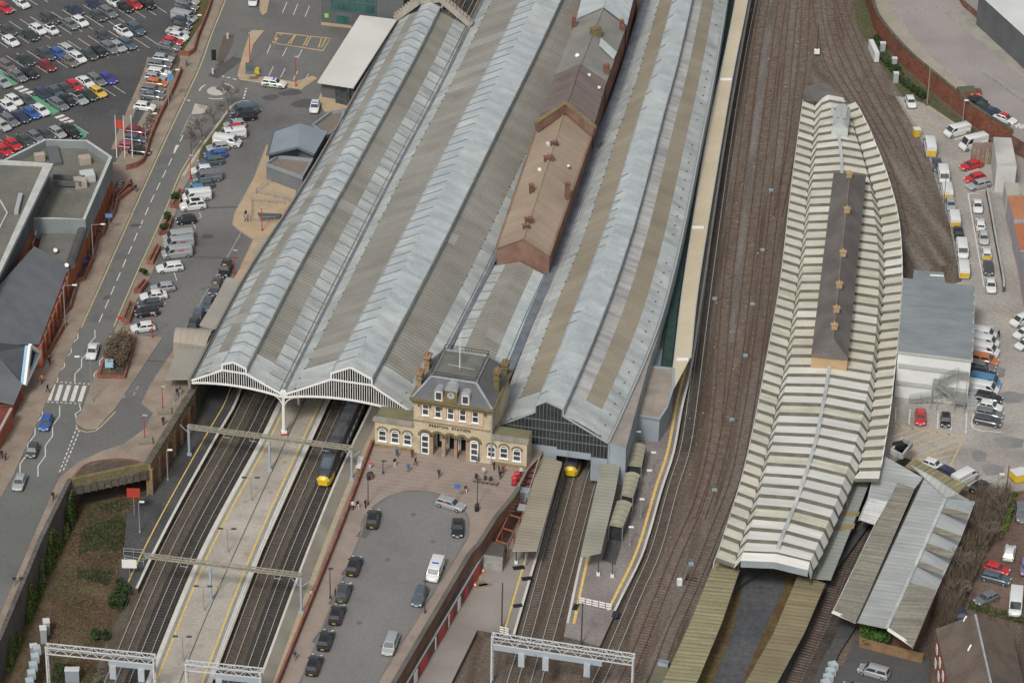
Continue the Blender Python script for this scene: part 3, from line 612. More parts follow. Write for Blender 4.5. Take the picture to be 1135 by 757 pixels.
# gutters
mb=MB()
for e,m in ((a1,0),(a2[:n1*3],0)): pass
def gut(px,w,z,m,label=None):
    mb=MB(); p=spline(PL(px,z),3)
    mb.strip(p,w); mb.wall(offset(p,-w/2),.12,z-.4,z+.25); mb.wall(offset(p,w/2),.12,z-.4,z+.25)
    return mb.build('gutter',m,shed)
gut(L2,1.5,8.65,GUTD); mb=MB(); mb.strip(spline(PL(L2,8.68),3),.55); mb.build('gutter_channel',GUTB,shed)
gut(L1,.5,8.55,MULD); 
gut(R2[:-3]+[(620,130)],1.0,8.62,GUTB)
mid=[((R3[i][0]+L4i[0])/2,(R3[i][1]+L4i[1])/2) for i,L4i in enumerate([(568,418),(588,362),(612,306)])]
gut([(553,432),(566,404),(586,356),(610,303),(631,252),(665,155),(683,108),(697,66),(716,4),(738,-60)],1.7,8.62,GUTB)
gut(R4,.4,8.55,STEEL)
# white gable screens of the two left spans
def gable(L0,R0,sec,zg,parent,arch,name='gable_screen',m=WPAINT,nb=40,bot=None,fr=.28,bw=.10):
    d=(R0-L0); ex=d.normalized(); nrm=Vector((ex.y,-ex.x,0))*.18
    W=d.length
    def q(t,h): return L0+d*t+Vector((0,0,h))+nrm
    def top(t):
        for k in range(len(sec)-1):
            (t0,h0),(t1,h1)=sec[k],sec[k+1]
            if t0<=t<=t1 and t1>t0: return h0+(h1-h0)*(t-t0)/(t1-t0)
        return 0
    low=(lambda t: arch*4*t*(1-t)-.45) if bot is None else bot
    g=MB()
    for k in range(len(sec)-1): g.bar(q(*sec[k]),q(*sec[k+1]),.25,fr,up=nrm.normalized().cross(ex))
    N=28
    for k in range(N): g.bar(q(k/N,low(k/N)),q((k+1)/N,low((k+1)/N)),.25,fr)
    ts=[s[0] for s in sec]
    tl=[sec[k][0] for k in range(len(sec)-1) if abs(sec[k][0]-sec[k+1][0])<1e-6]
    if len(tl)>=2:
        g.bar(q(tl[0],top(tl[0]-1e-4)),q(tl[1],top(tl[1]+1e-4)),.22,fr*.8)
    gs=g.build(name,m,parent)
    b=MB()
    for i in range(1,nb):
        t=i/nb; h=top(t)
        if h-low(t)>.3: b.bar(q(t,low(t)),q(t,h),bw,bw,up=ex)
    b.build('screen_bars',m,gs)
    return gs,q,low
gable(a1[0],b1[0],[(0,0),(.34,2.85),(.34,3.9),(.465,4.65),(.60,3.8),(.60,2.85),(1,0)],8.5,s1,.75,nb=40)
gable(a2[0],b2[0],[(0,0),(.372,4.2),(.372,5.35),(.52,6.95),(.68,5.35),(.68,4.2),(1,0)],8.5,s2,1.35,nb=56)
# dark glazed gable of the right span
d4=(b4[0]-a4[0]); e4=d4.normalized(); n4v=Vector((e4.y,-e4.x,0))
def q4(t,h,o=0): return a4[0]+d4*t+Vector((0,0,h))+n4v*(.1+o)
mb=MB(); S4=[(0,0),(.366,3.9),(.366,5.1),(.46,6.15),(.607,5.1),(.607,3.9),(1,0)]
mb.poly([q4(0,-1.6)]+[q4(1,-3.2),q4(1,0)]+[q4(*s) for s in S4[::-1][1:-1]]+[q4(0,0)])
gs=mb.build('gable_screen',SCREEN,s4)
mb=MB()
def top4(t):
    for k in range(len(S4)-1):
        (t0,h0),(t1,h1)=S4[k],S4[k+1]
        if t0<=t<=t1 and t1>t0: return h0+(h1-h0)*(t-t0)/(t1-t0)
for i in range(1,32): mb.bar(q4(i/32,-1.6-1.6*i/32,.06),q4(i/32,top4(i/32),.06),.07,.07,up=e4)
for h in (-.7,.9,2.6):
    ts=[i/64 for i in range(65) if top4(i/64)>=h]
    if ts: mb.bar(q4(ts[0],h,.07),q4(ts[-1],h,.07),.1,.12)
mb.build('screen_bars',plain('screen_bar_grey',(.16,.17,.175)),gs)
mb=MB()
for k in range(len(S4)-1): mb.bar(q4(*S4[k],.1),q4(*S4[k+1],.1),.25,.22,up=n4v.cross(e4))
mb.build('gable_frame',STEEL,gs)
mb=MB()
for t0,t1,h0,h1 in ((0.25,.56,-2.0,-7.4),(.56,.86,-2.4,-3.6),(.86,1.0,-3.0,-7.4)):
    mb.poly([q4(t0,h1,.12),q4(t1,h1,.12),q4(t1,h0,.12),q4(t0,h0,.12)])
mb.each('fascia',BLUEW,s4)
# columns, inner dark end so that the shed reads deep
mb=MB()
for i in range(0,n2,3):
    p=a2[i]; mb.tube(flat(p,1),flat(p,8.5),.22,.18,8)
mb.each('column',WPAINT,shed)
for pl,nn in ((b2,n2),(a4,n4)):
    mb=MB()
    for i in range(0,nn,3): mb.tube(flat(pl[i],1),flat(pl[i],8.5),.22,.18,8)
    mb.each('column',POLEG,shed)
mb=MB(); p=a2[0]; base=flat(p,1)
mb.tube(base,flat(p,8.7),.3,.26,10); mb.box(base,.9,.9,.7,.2); mb.box(flat(p,8.2),.8,.8,.9,.2)
o=mb.build('front_column',WPAINT,shed)
mb=MB(); mb.box(base,1.0,1.0,.35,.2); mb.build('column_foot',REDP,o)
mb=MB()
for s in (-1,1):
    ex=(b2[0]-a2[0]).normalized() if s>0 else (a1[0]-b1[0]).normalized()
    pr=None
    for k in range(7):
        a=k/6*math.pi/2; q=flat(p,5.6)+ex*(2.2*(1-math.cos(a)))+Vector((0,0,2.6*math.sin(a)))
        if pr: mb.bar(pr,q,.14,.16)
        pr=q
mb.each('arch_bracket',WPAINT,shed)
# side walls of the shed
mb=MB()
mb.wall(offset(a1,-.5),.5,U,8.4)
mb.build('side_wall',[mat('side_wall_render',(.22,.20,.165),(.28,.25,.2),ns=.4,fa=.15)],shed)
mb=MB(); mb.wall(offset(b4,.1),.3,1,8.4); mb.build('side_wall',[BLUEW],shed)
# back gables
for Lq,Rq,pp in ((a1[-1],b1[-1],s1),):
    ex=(Rq-Lq); mb=MB()
    nn=Vector((-ex.y,ex.x,0)).normalized()
    for k,(t0,h0,t1,h1) in enumerate([(-.04,.5,.30,4.6),(.30,4.6,.6,5.4),(.6,5.4,1.04,.5)]):
        A=Lq+ex*t0+nn*.6; B=Lq+ex*t1+nn*.6
        mb.bar(A+Vector((0,0,h0)),B+Vector((0,0,h1)),1.5,1.1)
        for j in range(9):
            c=A.lerp(B,j/9); hh=h0+(h1-h0)*j/9; mb.box(c+Vector((0,0,hh+.2)),.5,1.2,.75,.2)
    mb.build('end_parapet',mat('ornate_stone',(.30,.27,.23),(.38,.35,.30),ns=.8,fa=.25),pp)
    mb=MB(); mb.poly([Lq+nn*.4-Vector((0,0,7)),Rq+nn*.4-Vector((0,0,7)),Rq+nn*.4,Lq+ex*.465+nn*.4+Vector((0,0,4.6)),Lq+nn*.4]); mb.build('end_wall',STONED,pp)
# annexe roof beside the right span
t=root('platform_annexe','flat grey brown roofed annexe tucked beside the right shed span','annexe',P(690,522,1))
prism_b('','','',[(676,491),(690,461),(727,376),(733,360),(726,384),(718,407),(705,455),(694,496)],8.3,1,mat('dusty_felt',(.25,.22,.20),(.31,.28,.25),ns=.3,fa=.12),BLUEW,parent=t)
t=root('platform_building','small flat brown roofed platform building with blue grey walls','building',P(731,463,1))
prism_b('','','',[(718,406),(746,409),(746,430),(739,452),(731,464),(704,460)],5.5,1,mat('blotchy_felt',(.27,.23,.19),(.35,.30,.245),ns=.25,fa=.12,c3=(.20,.19,.18),n3=.3),BLUEW,parent=t)
mb=MB(); mb.wall(PL([(718,406),(746,409),(746,430),(739,452),(731,464),(704,460),(718,406)],5.6),.35,5.45,5.75); mb.build('parapet',BLUEW,t)
mb=MB(); mb.bar(P(707,466,4.0),P(729,469.5,4.0),.3,1.3); mb.build('window',GLASS,t)
for i,(px,zt,m,lab) in enumerate([([(727,386),(746,387),(743,406),(721,404)],4.4,BLUEW,'blue grey box roof behind the small platform building'),([(736,356),(750,357),(746,384),(728,384)],4.2,mat('brown_felt',(.17,.135,.12),(.22,.18,.15)),'low dark brown platform roof beside the green strip'),([(744,312),(757,313),(751,352),(737,352)],4.0,mat('brown_grey_felt',(.20,.18,.165),(.26,.24,.22)),'low grey brown platform roof at the upper end of the row')]):
    prism_b('platform_hut',lab,'hut',px,zt,1,m,BLUEW)
# ---------------------------------------------------------------- brown roofed block between the spans
def gabled(parent,le,rid,re,ze,zr,roofm,wallm,zb=1,name='roof',over=.3,ends=True):
    """le, rid, re: (near px, far px) of left eave, ridge, right eave"""
    a0,a1_=P(*le[0],ze),P(*le[1],ze); r0,r1=P(*rid[0],zr),P(*rid[1],zr); c0,c1=P(*re[0],ze),P(*re[1],ze)
    Ln=(r1-r0).length
    mb=MB(); k=Vector((0,0,.02))
    for A,B,C,D,w in ((a0,r0,r1,a1_,(r0-a0).length),(r0,c0,c1,r1,(c0-r0).length)):
        mb.poly([A+k,B+k,C+k,D+k],0,[(0,0),(0,w),(Ln,w),(Ln,0)])
        up=Vector((0,0,-.18)); mb.poly([A,B,B+up,A+up]); mb.poly([D+up,C+up,C,D])
    up=Vector((0,0,-.18)); mb.poly([a0,a1_,a1_+up,a0+up][::-1]); mb.poly([c0,c1,c1+up,c0+up])
    rf=mb.build(name,roofm,parent)
    mb=MB()
    f=lambda v:flat(v,zb)
    k=Vector((0,0,-.06))
    cx=(a0+c1)/2
    def ins(v): d=Vector((cx.x-v.x,cx.y-v.y,0)).normalized()*over; return v+d+k
    A0,A1,B0,B1,C0,C1=[ins(v) for v in (a0,a1_,r0,r1,c0,c1)]
    mb.poly([f(A0),f(C0),C0,B0,A0],0,[(0,0),(8,0),(8,3),(4,5),(0,3)]); mb.poly([f(C1),f(A1),A1,B1,C1])
    mb.poly([f(A1),f(A0),A0,A1]); mb.poly([f(C0),f(C1),C1,C0])
    wl_=mb.build('wall',wallm,parent)
    mb=MB(); mb.bar(r0+Vector((0,0,.08)),r1+Vector((0,0,.08)),.3,.14); mb.build('ridge',LEAD if 'tiles' in roofm.name else roofm,rf)
    return rf,(a0,a1_,r0,r1,c0,c1)
def chimney(parent,x,y,z,h,w=1.0,d=.7,m=BRICKD,pots=2,yaw=.25):
    p=P(x,y,z); mb=MB(); mb.box(p-Vector((0,0,1.5)),w,d,h+1.5,yaw); mb.box(p+Vector((0,0,h)),w+.2,d+.2,.2,yaw)
    c=mb.build('chimney',m,parent); mb=MB()
    for i in range(pots): mb.tube(p+Vector(((i-(pots-1)/2)*.4,0,h+.2)),p+Vector(((i-(pots-1)/2)*.4,0,h+.65)),.14,.11,7)
    mb.each('chimney_pot',mat('clay_pot',(.30,.15,.09),(.36,.2,.12)),c)
TAN=mat('tan_ribbed_roof',(.295,.23,.17),(.345,.275,.205),ns=.1,fa=.08,stripe=('U',.95,.2,(.26,.18,.125),.45),streak=(.8,.1,.1),c3=(.40,.31,.235),n3=.08)
PURP=mat('purple_mottled_roof',(.15,.12,.108),(.20,.155,.14),ns=.15,fa=.15,c3=(.13,.12,.12),n3=.15,streak=(.8,.1,.2))
GRYR=mat('grey_felt_roof',(.20,.195,.175),(.25,.245,.22),ns=.2,fa=.1)
blk=root('station_range','brick station range with tan ribbed roof between the wide shed spans','building',P(580,290,1))
gabled(blk,[(550,275),(596,139)],[(580,264),(625,125)],[(609,283),(657,148)],12.4,14.6,TAN,mat('gable_brick',(.17,.095,.07),(.23,.14,.105),ns=.4,fa=.2))
mb=MB()
for a,b in (((550,275),(596,139)),((609,283),(657,148))): mb.bar(P(*a,12.45),P(*b,12.45),.35,.3)
mb.each('eaves_gutter',mat('eaves_brown',(.20,.13,.10),(.26,.18,.13)),blk)
for x,y,h,w in ((586,252,1.6,1.3),(583,258,1.3,1.0),(589,216,1.8,.7),(608,183,1.5,1.6),(614,166,1.3,1.2),(629,215,1.9,.8)): chimney(blk,x,y,13.6,h,w)
mb=MB(); mb.box(P(609,161,14.2),1.1,.8,.5,.4); mb.tube(P(598,188,13.3),P(598,188,14.4),.35,.35,8); mb.tube(P(630,184,13.2),P(630,184,14.2),.25,.25,8); mb.each('roof_cowl',plain('pale_cowl',(.6,.6,.58)),blk)
mb=MB(); A,B,C=P(594,141,14.0),P(627,119,15.9),P(659,146,14.0); mb.bar(A,B,.7,1.8); mb.bar(B,C,.7,1.8); mb.build('parapet',MATS['gable_brick'],blk)
mb=MB(); A,B,C=A+Vector((0,0,.95)),B+Vector((0,0,.95)),C+Vector((0,0,.95)); mb.bar(A,B,.85,.15); mb.bar(B,C,.85,.15); mb.build('coping',STONEM,blk)
b2_=root('station_range','weathered purple brown gabled roof behind the brick parapet between the spans','building',P(630,140,1))
gabled(b2_,[(598,130),(615,84)],[(628,116),(643,72)],[(659,137),(672,92)],14,16.2,PURP,BRICKD)
mb=MB(); mb.box(P(653,84,15.3),.5,.5,.3); mb.box(P(664,98,14.6),.5,.5,.3); mb.each('roof_cowl',WPAINT,b2_)
b3_=root('station_range','grey gabled roof section with chimney stacks between the spans','building',P(655,80,1))
gabled(b3_,[(615.5,83),(638,23)],[(643.5,71),(668,10)],[(672.5,91),(694,30)],14,16.2,GRYR,BRICKD)
chimney(b3_,660,42,15.5,1.8,2.0,.8,m=STONEM); chimney(b3_,636,28,14.6,1.6,.6); chimney(b3_,689,33,14.4,1.6,.6); chimney(b3_,672,81,14.4,1.4,.9)
mb=MB(); mb.poly([P(666,42,15.9),P(684,58,14.55),P(680,66,14.55),P(664,51,15.75)][::-1]); mb.build('roof_patch',GLZB,b3_)
mb=MB(); mb.tube(P(640,62,15.2),P(640,62,15.7),.5,.4,8); mb.each('roof_cowl',WPAINT,b3_)
b4_=root('station_range','pale blue grey roofed section at the top between the spans','building',P(665,15,1))
gabled(b4_,[(639,21),(652,-30)],[(669,8),(682,-45)],[(695,28),(708,-25)],14,15.4,GLZB,BRICKD)
# ---------------------------------------------------------------- beige platform canopy + green strip
cn=root('platform_canopy','long flat beige canopy roof running beside the shed and main tracks','canopy',P(746,431,1))
cl=[(826,-80),(815,0),(800,75),(784,150),(758.6,305),(746,406)]; cr=[(842,-80),(829,0),(814,75),(801,150),(775.5,308),(766,395)]
cl_,cr_=resample(spline(PL(cl,5.6),2),n=60),resample(spline(PL(cr,5.6),2),n=60)
mb=MB()
for i in range(60):
    mb.poly([cl_[i],cl_[i+1],cr_[i+1],cr_[i]][::-1],0,[(i*4,0),(i*4+4,0),(i*4+4,3),(i*4,3)][::-1])
mb.poly([P(746,406,5.6),P(766,395,5.6),P(747,431,5.6)][::-1])
mb.build('roof',mat('beige_felt',(.50,.43,.30),(.56,.49,.36),ns=.08,fa=.06,stripe=('U',6,.03,(.40,.34,.24),.6)),cn)
mb=MB(); mb.wall(cr_,.15,5.2,5.62); mb.wall(cl_,.15,5.2,5.62); mb.each('fascia',STEEL,cn)
mb=MB(); mb.strip(offset(cl_,1.1)[:],1.5,dz=-.5); mb.wall(offset(cl_,2.0),.12,4.5,5.2); mb.build('green_edge_roof',mat('dark_green_sheet',(.022,.05,.042),(.035,.07,.058),ns=.5),cn)
mb=MB()
for i in range(2,60,3): mb.tube(flat(cl_[i].lerp(cr_[i],.5),1),flat(cl_[i].lerp(cr_[i],.5),5.5),.12,.12,6)
mb.each('canopy_post',POLEG,cn)
mb=MB()
for x,y in ((805,88),(774,252),(757,398)): mb.bar(P(x-7,y,5.75),P(x+6,y,5.75),.5,.25)
mb.each('roof_rail',WPAINT,cn)
# canopies over the two central platforms
def canopy(name,label,px,z,m,th=.18,posts=(),zb=1,rise=0,uvdir=None,group=None,fas=STEEL):
    t=root(name,label,'canopy',P(*px[0],zb),group=group); pts=PL(px,z)
    ex=(pts[uvdir[1]]-pts[uvdir[0]]).normalized() if uvdir else Vector((0,1,0)); ey=Vector((-ex.y,ex.x,0))
    mb=MB(); a = sum(pts[i].x*pts[(i+1)%len(pts)].y-pts[(i+1)%len(pts)].x*pts[i].y for i in range(len(pts)))
    if a<0: pts=pts[::-1]
    mb.poly(pts,0,[(p.dot(ex),p.dot(ey)) for p in pts]); mb.build('roof',m,t)
    mb=MB()
    for i in range(len(pts)):
        A,B=pts[i],pts[(i+1)%len(pts)]; dn=Vector((0,0,-th)); mb.poly([A+dn,B+dn,B,A])
    mb.build('fascia',fas,t)
    if posts:
        mb=MB()
        for x,y in posts: q=P(x,y,z-.1); mb.tube(flat(q,zb),q,.11,.11,6)
        mb.each('canopy_post',POLEG,t)
    return t
canopy('platform_canopy','brown corrugated canopy sloping down from the dark glazed gable',[(600,504),(623,512),(595,610),(568,610)],4.6,CORB,posts=[(609,525),(600,555),(590,585),(583,606)],uvdir=(0,3))
canopy('platform_canopy','grey green corrugated canopy on the right of the emerging train',[(667,512),(687,517),(682,545),(666,612),(643,617)],4.6,mat('grey_green_corrugated',(.25,.25,.20),(.32,.32,.26),ns=.1,fa=.08,stripe=('U',.9,.3,(.20,.20,.155),.5)),posts=[(672,530),(663,565),(655,600)],uvdir=(0,4))
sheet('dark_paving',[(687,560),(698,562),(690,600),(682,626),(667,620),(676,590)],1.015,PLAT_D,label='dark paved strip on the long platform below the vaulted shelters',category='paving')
for lab,q in (('ribbed vaulted shelter roof nearest the small platform building',[(700.5,492),(716,494),(711,518),(695,516)]),('ribbed vaulted shelter roof, the middle one of the three',[(693,524),(709.5,526),(701.5,552),(688.5,549)]),('ribbed vaulted shelter roof nearest the lower platform end',[(684,555),(701,558),(690,585),(675,582)])):
    t=root('platform_shelter',lab,'shelter',P(*q[3],1),group='vaulted platform shelters')
    a,b,c,d=PL(q,3.8); mb=MB(); N=6
    for k in range(N):
        f0,f1=k/N,(k+1)/N; h0,h1=math.sin(f0*math.pi)*.4,math.sin(f1*math.pi)*.4
        Z0,Z1=Vector((0,0,h0)),Vector((0,0,h1))
        mb.poly([d.lerp(c,f0)+Z0,d.lerp(c,f1)+Z1,a.lerp(b,f1)+Z1,a.lerp(b,f0)+Z0],0,[(0,f0*2),(0,f1*2),(5,f1*2),(5,f0*2)])
        mb.poly([d.lerp(c,f0),d.lerp(c,f1),d.lerp(c,f1)+Z1,d.lerp(c,f0)+Z0])
    mb.build('roof',mat('olive_ribbed_sheet',(.31,.29,.215),(.37,.345,.26),ns=.2,stripe=('U',1.0,.22,(.2,.185,.13),.6)),t)
    mb=MB(); 
    for v in (a,b,c,d): mb.tube(flat(v,1),v,.07,.07,5)
    mb.each('shelter_post',POLEG,t)
    mb=MB(); e=[v.lerp((a+b+c+d)/4,.12) for v in (a,b,c,d)]
    for i in range(4): mb.poly([flat(e[i],1),flat(e[(i+1)%4],1),flat(e[(i+1)%4],3.6),flat(e[i],3.6)])
    mb.build('glazed_wall',SCREEN,t)
# ---------------------------------------------------------------- station front building
O=P(499.5,507.3,U); q0,q1=P(415,493.2,U),P(583.5,519,U); EX=(q1-q0).normalized(); EY=Vector((-EX.y,EX.x,0)); YAW=math.atan2(EX.y,EX.x)
def Lc(x,y,z): return O+EX*x+EY*y+Vector((0,0,z-U))
def fac(px,py,yy=0):  # where the ray through a pixel meets the facade plane at depth yy
    d=ray(px,py); o=O+EY*yy; t=(o-CAM).dot(EY)/d.dot(EY); p=CAM+d*t; return (p-O).dot(EX),p.z
XL,XR=fac(415.5,493)[0],fac(583.5,519)[0]; ML,MR=fac(458.5,480)[0],fac(544,490)[0]
sb=root('station_building','sandstone station building with mansard roof, clock and arched entrances','building',O)
def lbox(mb,x0,x1,y0,y1,z0,z1,m=0): mb.prism([Lc(x0,y0,0),Lc(x1,y0,0),Lc(x1,y1,0),Lc(x0,y1,0)],z0,z1,m,m,True)
WZ,MZ=fac(434,464)[1]-.1,fac(500,446)[1]
mb=MB(); lbox(mb,XL,ML,0,3.8,U,WZ-.5); lbox(mb,MR,XR,0,3.2,U,WZ-.5); mb.each('wing_wall',STONE,sb)
mb=MB()
for x0,x1 in ((XL-.3,ML),(MR,XR+.3)): lbox(mb,x0,x1,-.3,.4,WZ-.7,WZ-.3); lbox(mb,x0+.15,x1,-.15,.25,WZ-.3,WZ)
mb.each('cornice',mat('weathered_stone',(.30,.28,.25),(.24,.22,.18),ns=.7,fa=.25),sb)
mb=MB(); lbox(mb,XL,ML,.25,3.8,WZ-.5,WZ-.35); lbox(mb,MR,XR,.25,3.2,WZ-.5,WZ-.35); mb.each('wing_roof',mat('mossy_felt',(.15,.15,.085),(.20,.185,.11),ns=.4,fa=.2),sb)
# main block: ground floor front has three arched openings (a recess), so build it as piers + upper wall
AR=[fac(471.3,491)[0],fac(485,493)[0],fac(498.7,495)[0],fac(511.6,497)[0],fac(525.8,499.7)[0]]
AW=.82; ZA=U+3.4
mb=MB()
edges=[ML]+[v for a in AR for v in (a-AW,a+AW)]+[MR]
for i in range(0,len(edges),2): lbox(mb,edges[i],edges[i+1],0,1.0,U,ZA)
for a in AR:   # arch heads
    N=8
    for k in range(N):
        c0,c1=a-AW*math.cos(k*math.pi/N),a-AW*math.cos((k+1)*math.pi/N); h=min(AW*math.sin(k*math.pi/N),AW*math.sin((k+1)*math.pi/N))
        lbox(mb,c0,c1,0,1.0,ZA+h,ZA+AW)
lo=[ML]+[v for a in AR for v in (a-AW,a+AW)]+[MR]
for i in range(0,len(lo),2): lbox(mb,lo[i],lo[i+1],0,1.0,ZA,ZA+AW)
lbox(mb,ML,MR,0,11.3,ZA+AW,MZ-.6); lbox(mb,ML,MR,2.6,11.3,U,ZA+AW)
lbox(mb,ML,ML+.4,1,2.6,U,ZA+AW); lbox(mb,MR-.4,MR,1,2.6,U,ZA+AW)
mw=mb.build('main_wall',STONE,sb)
mb=MB()
for i in range(2,10,2): lbox(mb,edges[i]-.12,edges[i+1]+.12,-.1,0,U+.0,ZA)
mb.each('pink_pier',mat('pink_sandstone',(.32,.21,.15),(.39,.27,.195),ns=.8,fa=.15),sb)
mb=MB()
for a in AR:
    N=10
    for k in range(N):
        t0,t1=k*math.pi/N,(k+1)*math.pi/N; r0,r1=AW+.02,AW+.38
        pts=[Lc(a-r0*math.cos(t0),-.14,ZA+r0*math.sin(t0)),Lc(a-r1*math.cos(t0),-.14,ZA+r1*math.sin(t0)),Lc(a-r1*math.cos(t1),-.14,ZA+r1*math.sin(t1)),Lc(a-r0*math.cos(t1),-.14,ZA+r0*math.sin(t1))]
        mb.poly(pts); mb.poly([pts[1],pts[2],pts[2]+EY*.14,pts[1]+EY*.14]) 
mb.each('arch_moulding',STONEM,sb)
def window(parent,x,z0,z1,w,y=0,arched=False,panes=2,frame=WPAINT,fw=.13,sill=True):
    mb=MB(); lbox(mb,x-w/2,x+w/2,y-.03,y+.02,z0,z1)
    if arched:
        N=8; mb.poly([Lc(x-w/2*math.cos(k*math.pi/N),y-.032,z1+w/2*math.sin(k*math.pi/N)*.7) for k in range(N+1)][::-1])
    g=mb.build('window',GLASS,parent); mb=MB()
    for xx in (x-w/2,x+w/2): lbox(mb,xx-fw/2,xx+fw/2,y-.1,y-.035,z0,z1)
    for i in range(panes+1):
        zz=z0+(z1-z0)*i/panes; lbox(mb,x-w/2-fw/2,x+w/2+fw/2,y-.11,y-.036,zz-fw/2,zz+fw/2)
    if arched:
        for k in range(8):
            a0,a1=k*math.pi/8,(k+1)*math.pi/8; mb.bar(Lc(x-w/2*math.cos(a0),y-.07,z1+w/2*.7*math.sin(a0)),Lc(x-w/2*math.cos(a1),y-.07,z1+w/2*.7*math.sin(a1)),.08,fw)
    mb.build('frame',frame,g)
    if sill: mb=MB(); lbox(mb,x-w/2-.2,x+w/2+.2,y-.28,y-.005,z0-.2,z0-.07); mb.build('sill',WPAINT,g)
    return g
for px,py in ((424,481.7),(438,484),(451.8,486),(544.8,499.7),(558.6,501),(573,504)):
    x,z=fac(px,py); window(sb,x,z-1.05,z+.75,1.15,arched=True)
    mb=MB(); 
    for k in range(8):
        a0,a1=k*math.pi/8,(k+1)*math.pi/8; mb.bar(Lc(x-.8*math.cos(a0),-.08,z+.8+.65*math.sin(a0)),Lc(x-.8*math.cos(a1),-.08,z+.8+.65*math.sin(a1)),.16,.2)
    mb.build('window_arch',STONEM,sb)
for px,py in ((471.8,453),(485.7,456),(499.6,458),(513,459.7),(527,461.7)):
    x,z=fac(px,py); window(sb,x,z-1.05,z+1.05,.95)
mb=MB()
for i,(px,py) in enumerate(((464.5,452),(478.7,454.5),(492.7,456.8),(506.4,459),(520,460.8),(533.5,463))):
    x,z=fac(px,py); lbox(mb,x-.32,x+.32,-.16,0,z-1.6,MZ-.6)
mb.each('pilaster',STONEP,sb)
mb=MB(); lbox(mb,ML,MR,-.12,0,WZ+.45,WZ+.65); lbox(mb,ML-.2,MR+.2,-.3,.2,MZ-1.0,MZ-.8); lbox(mb,XL,ML-.02,-.1,0,U+0,U+.6); lbox(mb,MR+.02,XR,-.1,0,U,U+.6); mb.build('string_course',mat('stained_course',(.28,.225,.12),(.22,.175,.09),ns=.8,fa=.25),sb)
mb=MB(); lbox(mb,ML-.35,MR+.35,-.45,11.6,MZ-.6,MZ-.3); lbox(mb,ML-.55,MR+.55,-.65,11.8,MZ-.3,MZ); mb.each('cornice',STONEM,sb)
mb=MB()
for i in range(7): x=ML+(MR-ML)*(i+.5)/7; lbox(mb,x-.18,x+.18,-.5,-.02,MZ-1.25,MZ-.62)
mb.each('bracket',STONED,sb)
# tall end doors / middle doors
for i in (0,4): window(sb,AR[i],U+.15,ZA+.05,1.15,y=-.02,arched=True,panes=3,fw=.2,sill=False)
for i in (1,2,3):
    x=AR[i]; mb=MB(); lbox(mb,x-.75,x+.75,2.52,2.58,U,U+3.1); d=mb.build('door',DARK,sb)
    mb=MB(); [lbox(mb,x+s-.07,x+s+.07,2.42,2.5,U,U+3.0) for s in (-.78,.78)]; lbox(mb,x-.85,x+.85,2.42,2.5,U+3.0,U+3.2); mb.build('frame',WPAINT,d)
    mb=MB(); lbox(mb,x-.3,x+.3,2.44,2.5,U+1.2,U+2.2) if i==1 else lbox(mb,x-.68,x+.68,2.45,2.5,U+2.1,U+2.2); mb.build('notice',WPAINT,d)
# mansard
fl=[fac(481.4,415,1.4),fac(527,422.7,1.4)]; ZT=18.9
TX0,TX1=ML+2.4,MR-2.9
mb=MB(); c=[Lc(ML-.2,-.3,MZ),Lc(MR+.2,-.3,MZ),Lc(MR+.2,11.4,MZ),Lc(ML-.2,11.4,MZ)]; tt=[Lc(TX0,1.5,ZT),Lc(TX1,1.5,ZT),Lc(TX1,9.6,ZT),Lc(TX0,9.6,ZT)]
for i in range(4): mb.poly([c[i],c[(i+1)%4],tt[(i+1)%4],tt[i]])
mr=mb.build('mansard_roof',SLATE,sb)
mb=MB(); mb.poly(tt); mb.build('flat_roof',mat('flat_roof_felt',(.13,.13,.115),(.17,.165,.15),ns=.5,fa=.1),sb)
mb=MB()
for i in range(4):
    mb.bar(tt[i]+Vector((0,0,.1)),tt[(i+1)%4]+Vector((0,0,.1)),.35,.22)
for i in (0,1,2,3): mb.bar(c[i]+Vector((0,0,.1)),tt[i]+Vector((0,0,.1)),.35,.16)
mb.build('lead_hips',LEAD,sb)
mb=MB()
for i in range(4):
    a,b=tt[i],tt[(i+1)%4]; L=(b-a).length; n=int(L/.45)
    for k in range(n+1): p=a.lerp(b,k/n); mb.bar(p+Vector((0,0,.2)),p+Vector((0,0,1.0)),.035,.035,up=EX)
    for h in (.45,.95): mb.bar(a+Vector((0,0,h)),b+Vector((0,0,h)),.05,.06)
mb.build('roof_railing',BLACKP,sb)
